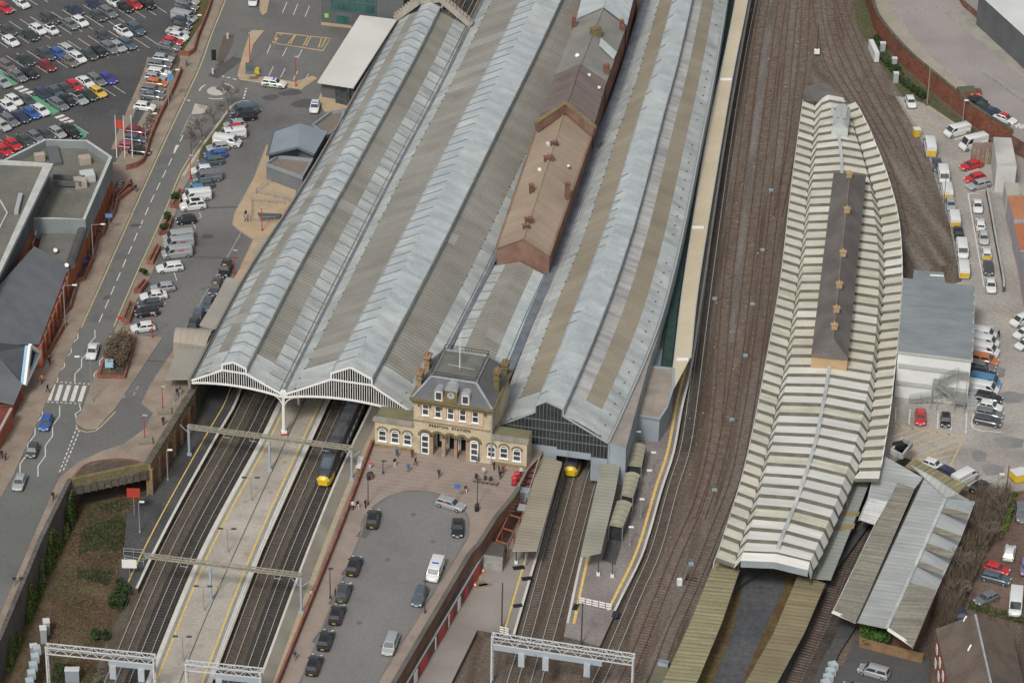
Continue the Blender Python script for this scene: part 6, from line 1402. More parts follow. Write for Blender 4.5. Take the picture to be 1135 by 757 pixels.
def make_car(kind):
    L,W,Hh,hz,bz,(x0,x1,x2,x3),nz,tz=KINDS[kind]; r=root('parked_car' if 'van' not in kind else 'parked_van',None,None)
    hw=W/2; mb=MB(); rings=[]
    st=[(L/2,.80,.42,nz-.05),(L/2-.10,.90,.28,nz+.04),(L/2-.35,.97,.22,hz-.10),(L/2-.8,1,.20,hz),(x0+.05,1,.2,bz-.02),(0,1.0,.2,bz),(x3+.25,1,.2,bz+.01),(-L/2+.35,.98,.22,tz),(-L/2+.08,.93,.28,tz-.08),(-L/2,.86,.42,tz-.22)]
    for x,w,zb,zt in st:
        y=hw*w; zm=zb+(zt-zb)*.55
        rings.append([Vector((x,-y*.93,zb)),Vector((x,y*.93,zb)),Vector((x,y,zm)),Vector((x,y*.99,zt-.10)),Vector((x,y*.90,zt)),Vector((x,-y*.90,zt)),Vector((x,-y*.99,zt-.10)),Vector((x,-y,zm))])
    loft(mb,rings)
    # cabin: base ring at the belt, upper ring and a slightly smaller crown
    tb=.90; tr=.74 if 'van' not in kind else .88
    def ring(z,xa,xb,wf,wr): return [Vector((xa,-hw*wf,z)),Vector((xa,hw*wf,z)),Vector(((xa+xb)/2,hw*max(wf,wr)*1.02,z)),Vector((xb,hw*wr,z)),Vector((xb,-hw*wr,z)),Vector(((xa+xb)/2,-hw*max(wf,wr)*1.02,z))]
    R1_=ring(bz-.03,x0,x3,tb,tb); R2_=ring(Hh-.09,x1+.10,x2-.08,tr+.02,tr+.02); R3_=ring(Hh,x1-.12,x2+.14,tr-.12,tr-.12)
    loft(mb,[R1_,R2_,R3_])
    body=mb.build('body',[PAINTS['white'],TRIM],r); smooth_weld(body)
    e=.018
    def quad(a,b,c,d,nm,m=CGL,push=None):
        n=(b-a).cross(d-a).normalized(); q=[v+n*e for v in (a,b,c,d)]; mm=MB(); mm.poly(q); return mm.build(nm,m,r)
    def lerp(a,b,t): return a.lerp(b,t)
    fl,fr_=R1_[0],R1_[1]; tl,tr_=R2_[0],R2_[1]
    quad(lerp(fl,tl,.06).lerp(lerp(fr_,tr_,.06),.05),lerp(fr_,tr_,.06).lerp(lerp(fl,tl,.06),.05),lerp(fr_,tr_,.97).lerp(lerp(fl,tl,.97),.05),lerp(fl,tl,.97).lerp(lerp(fr_,tr_,.97),.05),'windscreen')
    bl_,br_=R1_[4],R1_[3]; ul,ur=R2_[4],R2_[3]
    if kind!='high van' and kind!='van': quad(lerp(br_,ur,.2).lerp(lerp(bl_,ul,.2),.08),lerp(bl_,ul,.2).lerp(lerp(br_,ur,.2),.08),lerp(bl_,ul,.92).lerp(lerp(br_,ur,.92),.08),lerp(br_,ur,.92).lerp(lerp(bl_,ul,.92),.08),'rear_window')
    else:
        for s in (-1,1): mm=MB(); mm.bar(Vector((x3-.0,s*.42,Hh*.72)),Vector((x3-.0,s*.42+.001*s,Hh*.72+.001)),.001,.001); quad(*( [Vector((x3+.04,s*.15,Hh*.64)),Vector((x3+.04,s*.72,Hh*.64)),Vector((x3+.09,s*.70,Hh*.84)),Vector((x3+.09,s*.15,Hh*.84))][::(-1 if s>0 else 1)]),'rear_window')
    for s,ia,im,ib in ((1,1,2,3),(-1,0,5,4)):
        a,m_,b=R1_[ia],R1_[im],R1_[ib]; ta,tm,tb_=R2_[ia],R2_[im],R2_[ib]
        def side(f0,f1,nm='side_window'):
            # f along length 0 front..1 rear
            def pt(f,g):
                lo=a.lerp(m_,f*2) if f<.5 else m_.lerp(b,f*2-1); hi=ta.lerp(tm,f*2) if f<.5 else tm.lerp(tb_,f*2-1); return lo.lerp(hi,g)+Vector((0,s*e,0))
            mm=MB(); q=[pt(f0+.0,.14),pt((f0+f1)/2,.14),pt(f1,.14),pt(f1-.02,.90),pt((f0+f1)/2,.92),pt(f0+.06,.90)]
            mm.poly(q if s<0 else q[::-1]); mm.poly(q[::-1] if s<0 else q) if 0 else None; mm.build(nm,CGL,r)
        if 'van' in kind: side(.03,.26)
        else: side(.03,.48); side(.52,.96)
    wr=.33 if 'van' not in kind else .36; wx=(L/2-.82,-L/2+.80)
    for x in wx:
        for s in (-1,1):
            mm=MB(); c=Vector((x,s*(hw-.10),wr)); n=12; A=[c+Vector((wr*math.cos(k*2*math.pi/n),-s*.10,wr*math.sin(k*2*math.pi/n))) for k in range(n)]; B=[v+Vector((0,s*.225,0)) for v in A]
            loft(mm,[A,B]); w_=mm.build('wheel',TYRE,r); mm=MB(); c2=c+Vector((0,s*.135,0)); q=[c2+Vector((wr*.62*math.cos(k*2*math.pi/n),0,wr*.62*math.sin(k*2*math.pi/n))) for k in range(n)]; mm.poly(q if s<0 else q[::-1])
            w_.data.materials.append(RIM)
            bmm=bmesh.new(); bmm.from_mesh(w_.data); vs=[bmm.verts.new(v) for v in (q if s<0 else q[::-1])]; f=bmm.faces.new(vs); f.material_index=1; bmm.to_mesh(w_.data); bmm.free()
    for s in (-1,1):
        mm=MB(); mm.box(Vector((L/2-.16,s*hw*.66,nz-.06)),.24,.36,.15,-s*.25); mm.build('headlight',LAMP,r)
        mm=MB(); mm.box(Vector((-L/2+.06,s*hw*.76,tz-.32)),.10,.22,.24 if 'van' not in kind else .5,0); mm.build('tail_light',TAILL,r)
    mm=MB(); mm.box(Vector((-L/2+.0,0,.55)),.05,.52,.12); mm.build('number_plate',PLATEY,r)
    mm=MB(); mm.box(Vector((L/2+.0,0,.42)),.05,.52,.12); mm.build('number_plate',PLATEW,r)
    if kind in ('taxi','off-roader','people carrier','van','high van','saloon'):
        for s in (-1,1): mm=MB(); mm.box(Vector((x0-.15,s*(hw+.06),bz)),.14,.2,.14); mm.build('wing_mirror',TRIM,r)
    return r
PROTO={k:make_car(k) for k in KINDS}; USED={}
def setpaint(r,paint,roof=None):
    for ch in r.children:
        if ch.name.split('.')[0]=='body':
            ch.material_slots[0].link='OBJECT'; ch.material_slots[0].material=PAINTS[paint]
def car(x,y,dx,dy,kind,col,z,label,group=None,name=None,cat=None,extras=()):
    c=P(x,y,z+KINDS[kind][2]*.45); q=P(x+dx,y+dy,z+KINDS[kind][2]*.45); a=math.atan2((q-c).y,(q-c).x)
    r=copytree(PROTO[kind])
    r.location=flat(c,z); r.rotation_euler=(0,0,a); r['label']=label; r['category']=cat or ('van' if 'van' in kind else 'taxi' if kind=='taxi' else 'car')
    if group: r['group']=group
    elif 'group' in r: del r['group']
    r['_w']=[0,0,0]
    if name: r.name=name
    setpaint(r,col)
    for e_ in extras: e_(r,kind)
    return r
def ex_box(nm,x0,x1,y0,y1,z0,z1,m):
    def f(r,k):
        mb=MB(); L,W,Hh=KINDS[k][:3]
        mb.prism([Vector((x0*L,y0*W,0)),Vector((x1*L,y0*W,0)),Vector((x1*L,y1*W,0)),Vector((x0*L,y1*W,0))],z0*Hh,z1*Hh,0,0,True); mb.build(nm,m,r)
    return f
BLKROOF=ex_box('dark_roof_panel',-.28,.05,-.30,.30,.985,1.006,TRIM)
FLUO=plain('fluorescent_yellow',(.60,.66,.06)); BLUEP=plain('police_blue',(.03,.08,.35)); CHEV=mat('chevron_yellow',(.72,.48,.03),(.62,.38,.03),fa=.1)
def livery(r,k):
    L,W,Hh=KINDS[k][:3]
    for s in (-1,1):
        for i in range(5):
            mb=MB(); x=-L*.36+i*L*.15; mb.box(Vector((x,s*(W/2+.012),.48)),L*.13,.02,.36); mb.build('livery_block',FLUO if i%2==0 else BLUEP,r)
    mb=MB(); mb.box(Vector((0,0,Hh)),.25,1.0,.12); mb.build('light_bar',plain('blue_beacon',(.03,.10,.5),rough=.2),r)
def rearchev(r,k):
    L,W,Hh=KINDS[k][:3]; mb=MB(); mb.box(Vector((-L/2-.01,0,.55)),.05,W*.86,Hh*.42); mb.build('rear_chevron_panel',CHEV,r)
def taxisign(r,k):
    L,W,Hh=KINDS[k][:3]; mb=MB(); mb.box(Vector((.45,0,Hh-.01)),.16,.62,.15); mb.build('roof_sign',plain('taxi_sign_amber',(.75,.42,.06)),r)
def reddecal(r,k):
    L,W,Hh=KINDS[k][:3]
    for s in (-1,1): mb=MB(); mb.box(Vector((-L*.12,s*(W/2*.94+.01),Hh*.70)),L*.16,.03,.28); mb.build('side_lettering_panel',plain('dull_red_decal',(.45,.10,.12)),r)
KC={'hatchback':'hatchback','saloon':'saloon','estate':'estate car','off-roader':'off-roader','van':'van','high van':'high van','people carrier':'people carrier','taxi':'taxi','small car':'small car'}
ORD=['first','second','third','fourth','fifth','sixth','seventh','eighth','ninth','tenth','eleventh','twelfth','thirteenth','fourteenth','fifteenth','sixteenth','seventeenth','eighteenth']
def carrow(where,frm,cars,d,z,group,ex={}):
    n=len(cars)
    for i,cc in enumerate(cars):
        x,y,k,col=cc[:4]; dd=cc[4] if len(cc)>4 and cc[4] else d
        nb_=[]
        if i>0: nb_.append(cars[i-1]); 
        if i<n-1: nb_.append(cars[i+1])
        lab=f"{col} {KC[k]}, {ORD[i]} from {frm} in {where}"
        car(x,y,dd[0],dd[1],k,col,z,lab,group,extras=cc[5] if len(cc)>5 else ())
h,s_,e_,o_,v,hv,p_,sc_k='hatchback','saloon','estate','off-roader','van','high van','people carrier','small car'
D0=(1,.63); G='cars in the corner car park'; ZU=U+.02
carrow("the corner car park's top row",'left',[(5.2,9.1,h,'red'),(23.8,3.6,h,'white')],D0,ZU,G)
carrow("the second car park row, upper line",'left',[(9.1,34,h,'dark grey'),(42,32.5,h,'white'),(54.7,20.6,o_,'dark grey'),(82.5,11,s_,'navy'),(104.6,4.8,h,'navy'),(119.7,13.5,e_,'grey'),(125.2,1.6,h,'white'),(138.3,7.9,h,'black'),(148.2,4.4,h,'red'),(161.7,3.2,o_,'black')],D0,ZU,G)
carrow("the second car park row, lower line",'left',[(11.9,45.6,h,'white'),(34,39.3,h,'dark green'),(56.7,32.9,sc_k,'white',None,(BLKROOF,)),(78,27,h,'grey'),(88.7,23.8,h,'white'),(109,17.8,h,'dark grey')],D0,ZU,G)
carrow("the third car park row, upper line",'left',[(29,67,h,'dark green'),(50.7,60.3,e_,'dark grey'),(64.6,59.1,h,'blue'),(75.7,55.5,e_,'light grey'),(115,40,h,'dark grey'),(136.7,35.3,e_,'white',None,(BLKROOF,)),(150.2,32.1,o_,'slate blue')],D0,ZU,G)
carrow("the third car park row, lower line",'left',[(7.5,72.6,e_,'brown grey'),(19.8,84.1,s_,'grey'),(33,81.3,h,'black'),(52.3,73,h,'maroon'),(77.3,68.2,h,'brown grey'),(86.4,63.9,h,'white'),(99,60.5,h,'dark grey'),(109.3,56.8,h,'black'),(121.2,53,e_,'grey'),(131,51.5,h,'silver'),(141,48.4,e_,'slate blue')],D0,ZU,G)
carrow("the fourth car park row, upper line",'left',[(2.4,91,h,'silver'),(15.5,111.1,h,'white'),(30.5,111.5,h,'dark grey'),(48.5,104.7,e_,'navy'),(61.5,101.5,s_,'slate blue'),(73,98.4,s_,'dark grey'),(82.5,94.8,h,'red'),(94.7,90.8,s_,'white'),(107,88.5,e_,'grey'),(118.9,86.5,s_,'royal blue')],D0,ZU,G)
carrow("the fourth car park row, lower line",'left',[(-5,121,h,'navy'),(8.3,117,h,'white'),(34.9,125.4,h,'blue'),(45.2,122.2,h,'white'),(65,115.5,e_,'grey'),(75.3,111.1,h,'black'),(87,109.3,s_,'silver',None,(BLKROOF,)),(98.6,105.5,h,'dark green'),(108.5,102,h,'yellow')],D0,ZU,G)
carrow("the short line below the walkway",'left',[(2.4,138.9,h,'light grey'),(10.3,133.3,e_,'grey'),(22.6,129.3,s_,'navy')],D0,ZU,G)
carrow("the row against the shopping centre",'left',[(4.2,166.5,h,'red'),(14,160,h,'red'),(27.8,155.5,h,'dark grey'),(38.9,151.5,h,'grey'),(51.5,149.2,h,'dark grey'),(63.4,146.8,h,'silver'),(78.5,145.6,o_,'black')],D0,ZU,G)
D1=(1,.22)
carrow("the column beside the grass bank",'top',[(208,1,e_,'beige'),(207,7,e_,'grey'),(205,12.5,h,'dark grey'),(204,18.3,v,'silver'),(202,23.6,h,'navy'),(200.7,29.5,h,'dark grey'),(196.8,35.4,s_,'light grey'),(197.6,40.4,h,'white'),(191.2,46,h,'red'),(187.3,51.5,s_,'grey')],D1,ZU,G)
carrow("the column behind the planting strip",'top',[(180.4,64.8,h,'silver'),(176.5,71.7,e_,'grey'),(176,80.5,e_,'white'),(171.8,85.5,h,'silver'),(173.5,91.9,h,'orange'),(169.3,99.4,e_,'grey'),(168.5,105.8,s_,'grey'),(160.5,118,h,'white'),(151,145,h,'maroon'),(149.3,154,h,'slate blue'),(143,162.3,h,'pink red'),(154.9,167,h,'black')],(1,.12),ZU,G)
G2='cars parked nose to the main road in the station car park'
carrow("the bays beside the grass verge",'top',[(271,121.5,v,'slate blue'),(269.6,129,p_,'black'),(260.5,138,h,'silver'),(259,143,h,'red'),(257,148.5,v,'white',(-1,.12),(livery,)),(251.8,156,v,'white',(1,.12)),(241.5,163,h,'silver'),(239.2,171,h,'blue'),(233.7,178.5,e_,'slate blue')],(-1,.12),ZU,G2)
carrow("the bays opposite the sandy paving",'top',[(223.5,188.5,h,'white'),(229.7,195.6,v,'grey'),(224.6,204.4,h,'slate blue'),(217,210,sc_k,'sky blue'),(217.8,216.5,v,'white'),(213.6,227,o_,'white',None,(BLKROOF,)),(206.2,243.4,sc_k,'black')],(-1,.12),ZU,G2)
carrow('the bays by the main road planters','top',[(197.8,262,v,'silver'),(198.2,269.5,v,'silver',None,(reddecal,)),(196.2,279,v,'silver',None,(reddecal,)),(188.2,296,e_,'white')],(-1,.12),ZU,G2)
carrow("the bays before the big planter",'top',[(180.8,318.5,h,'silver'),(170.2,327.5,s_,'white'),(166,336.5,h,'dark grey'),(162.8,345.5,h,'black'),(158.6,362.4,h,'white')],(-1,.12),ZU,G2)
carrow("the queue beside the shed",'top',[(249.7,298,'taxi','black',None,(taxisign,)),(239,318,'taxi','dark grey',None,(taxisign,)),(230,337,h,'slate blue'),(219,350,h,'slate blue'),(213.5,361,h,'dark green')],(-.42,1),ZU,'cars queuing beside the train shed')
mv=dict(name='moving_car')
car(102.6,389,-.3,1,s_,'white',U+.02,'white saloon driving towards the zebra crossing',**mv)
car(50.7,468,-.36,1,h,'blue',U+.02,'bright blue hatchback just past the zebra crossing',**mv)
car(36,498.6,-.36,1,'small car','dark grey',U+.02,'dark grey small car on the main road behind the silver one',**mv)
car(21.5,534,-.36,1,h,'silver',U+.02,'silver hatchback lowest on the main road',**mv)
car(280.5,.5,-.15,1,h,'white',U+.02,'white hatchback at the very top of the main road',**mv)
car(303.6,92,1,.12,e_,'white',U+.14,'marked police estate car with yellow blocks on the sandy kerb',name='police_car',cat='police car',extras=(livery,))
car(349,118.4,-.25,1,h,'white',U+.02,'pale police hatchback beside the grey annexe',name='police_car',cat='police car',extras=(livery,))
ft=[(413.6,573.7,.2,-1,'black taxi with yellow plate alone at the top of the rank','black'),(392.4,626,.35,-1,'black taxi topmost of the row of five on the forecourt','black'),(380.8,655,.35,-1,'black taxi, second of the row of five, painted dark grey','dark grey'),(373.4,679.5,.35,-1,'black taxi in the middle of the row of five','black'),(360.7,708,.35,-1,'black taxi, fourth of the row of five','black'),(348,735.5,.35,-1,'black taxi lowest of the row of five on the forecourt','black')]  # the dark grey taxi has one even body paint, roof included
for x,y,dx,dy,l,c_ in ft: car(x,y,dx,dy,'taxi',c_,U+.02,l,'black taxis on the forecourt rank',name='black_taxi')
car(499.4,558,1,.3,e_,'silver',U+.02,'silver and black estate car at the head of the turning loop',name='parked_car',extras=(reddecal,))
car(507.2,584.3,-.03,1,s_,'black',U+.02,'black saloon at the right side of the turning loop',name='parked_car')
car(482.5,630.8,-.38,1,'van','white',U+.02,'white police van with yellow sides on the forecourt',name='police_van',cat='police van',extras=(livery,))
car(465,660.4,-.38,1,e_,'slate blue',U+.02,'dark blue estate car below the police van',name='parked_car')
car(432.8,713.3,-.38,1,p_,'silver',U+.02,'silver people carrier lowest on the forecourt',name='parked_car')
ZR=.1; G3='vehicles in the right hand yard'
car(1009.5,113,.35,1,h,'white',ZR,'white hatchback alone at the top of the yard by the tall mast',G3)
carrow('the left hand line of the yard','top',[(1031,162,hv,'white',(-.2,-1),(rearchev,)),(1038.8,183,h,'dark grey'),(1046,194,v,'white'),(1049.5,211,v,'white',(-.2,-1),(rearchev,)),(1053.8,226.5,h,'silver'),(1058,241.5,v,'white',(-.15,-1),(rearchev,)),(1062.8,259,h,'black'),(1066.6,276,v,'white'),(1068.2,297.5,v,'white',(-.1,-1),(rearchev,))],(.15,1),ZR,G3)
carrow('the right hand line of the yard','top',[(1083.6,228,s_,'white'),(1086.7,248.5,h,'white',(-.1,-1)),(1090.4,263.5,h,'light grey'),(1093.5,280,h,'white',(-.1,-1),(rearchev,)),(1095.6,297,h,'dark grey'),(1098.3,316,s_,'white')],(.1,1),ZR,G3)
carrow('the angled bays below the brick wall','top',[(1061,144.5,v,'white'),(1079,157.5,hv,'white'),(1076.7,183,s_,'red'),(1080.6,197,h,'red'),(1085,204.5,e_,'silver')],(-1,.25),ZR,G3)
carrow("the line by the white building",'top',[(1088,369.5,v,'white'),(1090.5,378,v,'white'),(1090.8,387,v,'white'),(1091,398,p_,'orange'),(1088.6,406,e_,'grey'),(1090.2,414.5,o_,'black'),(1092.5,422,v,'sky blue'),(1090,429.5,v,'white'),(1095.8,440.5,o_,'black'),(1097.5,450,h,'white'),(1096.8,458,e_,'grey'),(1094.8,466,e_,'dark grey')],(1,.2),ZR,G3)
carrow("the group at the right edge",'top',[(1133,354,p_,'white'),(1135,369,h,'white'),(1137,381,h,'white')],(-1,.4),ZR,G3)
car(1020.3,462,0,1,h,'red',ZR,'bright red hatchback between white bay lines below the fire escape',G3)
car(1048,465,-.03,1,'small car','black',ZR,'small black car below the fire escape',G3)
car(1034,514.5,1,.35,'small car','white',ZR,'white small car half hidden behind the mossy roof strip',G3)
car(1052,524,1,.5,h,'navy',ZR,'navy hatchback half hidden behind the mossy roof strip',G3)
car(1070,527.5,1,-.55,v,'white',ZR,'white van beside the dark car at the scrub edge',G3)
car(1086,538.5,1,-.75,h,'black',ZR,'black hatchback with brown tail at the scrub edge',G3)
car(1132,568,.1,1,o_,'grey',ZR,'grey off-roader cut by the right edge beside the scrub',G3)
G4='cars on the reddish earth car park'
car(1119,612,.22,-1,h,'white',ZR,'white hatchback facing up the reddish earth car park',G4)
car(1104.5,630,1,.3,h,'red',ZR,'red hatchback behind the dark slate estate car',G4)
car(1103.7,640,1,.25,e_,'slate blue',ZR,'dark slate estate car in front of the red hatchback',G4)
car(1093.4,662.5,-1,.42,h,'grey',ZR,'grey hatchback nearest the hedge above the brick house',G4)
car(1126,667,-.08,1,hv,'white',ZR,'white van with patchy roof on the earth car park',G4)
car(1137,628,0,1,h,'purple',ZR,'purple hatchback cut by the right edge',G4)
car(1065,682,.1,1,'small car','navy',ZR,'navy small car tucked behind the brick house',G4)
car(968.7,743,-1,-.28,p_,'silver',ZR,'silver people carrier behind the wooden fence',None)
car(948,762,-1,-.28,h,'slate blue',ZR,'slate blue hatchback cut by the bottom edge',None)
G5='cars behind the curved brick wall'
for x,y,k,c_,l in ((1084.4,112,h,'black','black hatchback beside the orange bins above the brick wall'),(1091.4,119.5,h,'dark green','dark green hatchback, second from the orange bins'),(1102,125,h,'navy','navy hatchback between the dark green and white cars'),(1114,131.5,s_,'white','white saloon with a red bonnet load, lowest above the brick wall')): car(x,y,1,.35,k,c_,Z3+.02,l,G5,extras=(ex_box('red_cover',-.2,.1,-.3,.3,.99,1.05,REDP),) if k==s_ else ())
t=root('waste_container','brown skip with green cover and orange bins above the brick wall','skip',P(1073,106,Z3))
mb=MB(); mb.box(P(1071,108,Z3),3.2,2.4,1.7,.2,0,1); mb.build('container',[BRICKD,mat('green_cover',(.10,.11,.07))],t)
for x in (1079,1084): mb=MB(); mb.box(P(x,106,Z3),.9,1.0,1.3,.2,0); mb.build('bin',BRICKD,t); mb=MB(); mb.box(P(x,106,Z3+1.3),1.0,1.1,.15,.2); mb.build('bin_lid',plain('orange_lid',(.65,.17,.06)),t)
# ================================================================== TRAINS
def train(path,label,ncars,head):
    t=root('express_train',label,'train',path[0])
    pts=resample(path,step=1.0); DK=mat('train_body',(.045,.05,.062),(.065,.07,.082),ns=.3,fa=.12,rough=.4); RF=mat('train_roof',(.075,.08,.095),(.11,.115,.13),ns=.4,fa=.15,rough=.5)
    YL=plain('train_nose_yellow',(.75,.50,.02),rough=.35)
    def fr(i):
        i=min(i,len(pts)-2); d=(pts[i+1]-pts[i]).normalized(); return pts[i],d,Vector((-d.y,d.x,0))
    def prof(w,zt,zs=0): return [(-w,.45+zs),(-w*1.02,1.6+zs),(-w*.98,2.5*zt/3.6+zs*.5),(-w*.72,zt*.95),(-w*.35,zt),(w*.35,zt),(w*.72,zt*.95),(w*.98,2.5*zt/3.6+zs*.5),(w*1.02,1.6+zs),(w,.45+zs)]
    car_l=23
    for c in range(ncars):
        i0=c*(car_l+1); i1=min(i0+car_l,len(pts)-2)
        if i1-i0<3: break
        mb=MB(); rings=[]
        st=[(0.0,.48,1.5),(.4,.72,1.95),(1.1,.89,2.42),(2.2,.97,2.95),(3.6,1,3.42),(4.9,1,3.55)] if c==0 else [(0,1,3.55)]
        sts=[(i0+s,w,z) for s,w,z in st]+[(float(i),1,3.55) for i in range(i0+5,i1+1,3)]
        for s,w,z in sts:
            k=int(s); p,d,n=fr(k); p=p+d*(s-k)
            rings.append([p+n*(a*1.36*w)+Vector((0,0,b)) for a,b in [(x,y) for x,y in prof(1,z)]])
        for a,b in zip(rings[:-1],rings[1:]):
            for j in range(len(a)-1):
                m=1 if 3<=j<=5 else 0
                if c==0 and rings.index(b)<=3: m=2 if rings.index(b)<=1 or ((j<2 or j>6) and rings.index(b)<=3) else 0
                mb.poly([a[j],b[j],b[j+1],a[j+1]],m)
        mb.poly(rings[0],2 if c==0 else 0); mb.poly(rings[-1][::-1],0)
        b_=mb.build('cab_car' if c==0 else 'carriage',[DK,RF,YL],t); 
        bm=bmesh.new(); bm.from_mesh(b_.data); bmesh.ops.remove_doubles(bm,verts=bm.verts,dist=.003); bmesh.ops.recalc_face_normals(bm,faces=bm.faces); bm.to_mesh(b_.data); bm.free()
        b_.data.polygons.foreach_set('use_smooth',[True]*len(b_.data.polygons)); b_.data.set_sharp_from_angle(angle=R(40))
        if c==0:
            p,d,n=fr(i0); mb=MB()
            q=[p+d*1.5-n*.78+Vector((0,0,2.70)),p+d*1.5+n*.78+Vector((0,0,2.70)),p+d*3.5+n*.72+Vector((0,0,3.50)),p+d*3.5-n*.72+Vector((0,0,3.50))]
            mb.poly(q); mb.poly(q[::-1]); mb.build('windscreen',mat('train_glass',(.17,.23,.26),(.2,.26,.29),rough=.1,spec=.8,fa=0),b_)
            for s in (-1,1): mb=MB(); mb.bar(p+d*.12+n*s*.72+Vector((0,0,1.25)),p+d*.3+n*s*.95+Vector((0,0,1.35)),.2,.2); mb.build('headlight',LAMP,b_)
        for k in range(i0+(7 if c==0 else 3),i1-2,6):
            p,d,n=fr(k); mb=MB(); mb.bar(p+Vector((0,0,3.6)),p+d*2.6+Vector((0,0,3.6)),1.5,.16); mb.build('roof_unit',mat('train_unit',(.05,.055,.06),(.09,.095,.10),ns=1),b_)
        for s in (-1,1):
            mb=MB(); 
            for k in range(i0+(6 if c==0 else 2),i1-1,2): p,d,n=fr(k); mb.bar(p+n*s*1.385+Vector((0,0,2.15)),p+d*1.4+n*s*1.385+Vector((0,0,2.15)),.03,.75)
            mb.build('window_row',CGL,b_)
tr_D=offset(spline(PL(isl_R,.3),3),-SP-3.45)
hd=P(355,544,.3); i=min(range(len(tr_D)),key=lambda k:(tr_D[k]-hd).length); train(tr_D[:i+1][::-1][0:45],'dark train with yellow nose beside the long island platform',4,hd)
hE=spline(PL([(690,300),(652,460),(632,530)],.3),3); train(hE[::-1],'dark train with yellow nose emerging under the dark glazed gable',2,None)
# rail vehicle end in the lower right of the tracks
t=root('rail_wagon','small green and yellow rail wagon at the bottom edge of the tracks','wagon',P(727,757,.2))
mb=MB(); a,b=P(734,742,1.0),P(722,775,1.0); mb.bar(a,b,1.9,1.2); mb.build('wagon_body',mat('olive_body',(.13,.13,.09),(.18,.17,.11)),t); mb=MB(); mb.bar(a+(a-b)*.02+Vector((0,0,.5)),a+(a-b).normalized()*1.6+Vector((0,0,.1)),1.5,1.0); mb.build('blue_cover',BLUEW,t)
# ================================================================== GANTRIES
def beam_gantry(a,b,zt,posts,label,m=None):
    t=root('overhead_gantry',label,'gantry',P(*posts[0][:2],1)); m=m or mat('lichen_steel',(.28,.265,.20),(.34,.32,.255),ns=1,fa=.15)
    A,B=P(*a,zt),P(*b,zt); d=(B-A).normalized(); n=Vector((-d.y,d.x,0))
    mb=MB()
    for s in (-.3,.3):
        for h in (0,.45): mb.bar(A+n*s+Vector((0,0,h)),B+n*s+Vector((0,0,h)),.12,.12)
    L=(B-A).length; k=int(L/.9)
    for i in range(k):
        f0,f1=i/k,(i+1)/k
        for s in (-.3,.3): mb.bar(A.lerp(B,f0)+n*s+Vector((0,0,0 if i%2 else .45)),A.lerp(B,f1)+n*s+Vector((0,0,.45 if i%2 else 0)),.07,.07)
        mb.bar(A.lerp(B,f0)+n*.3+Vector((0,0,.45)),A.lerp(B,f0)-n*.3+Vector((0,0,.45)),.08,.08)
        mb.bar(A.lerp(B,f0)+n*.3+Vector((0,0,.45)),A.lerp(B,f1)-n*.3+Vector((0,0,.45)),.06,.06)
    mb.poly([A+n*.3+Vector((0,0,.05)),B+n*.3+Vector((0,0,.05)),B-n*.3+Vector((0,0,.05)),A-n*.3+Vector((0,0,.05))]); mb.build('lattice_beam',m,t)
    for x,y,zb in posts:
        p=P(x,y,zb); top=flat(p,zt); mb=MB(); mb.bar(p,top,.32,.32,up=d); mb.box(p,.7,.7,.25); mb.build('mast',STEELB,t)
        for s in (-1,1): mb=MB(); mb.bar(flat(p,zt-1.5),flat(p,zt-.1)+d*s*1.4,.09,.09); mb.build('brace',STEELB,t)
    for f in (.22,.38,.62,.82):
        c=A.lerp(B,f); mb=MB(); mb.tube(c,c-Vector((0,0,.9)),.05,.05,5); mb.tube(c-Vector((0,0,.9)),c-Vector((0,0,.9))+d*1.1,.035,.035,5); mb.build('insulator_arm',STEEL,t)
beam_gantry((208,474),(390,498),6.6,[(210,504,1),(299,521,1),(390,531,1)],'weathered beam gantry with three masts nearest the left shed gable')
beam_gantry((162,617),(335,639),7.0,[(234,665,1),(334,678,1)],'weathered beam gantry crossing the lower island platform')
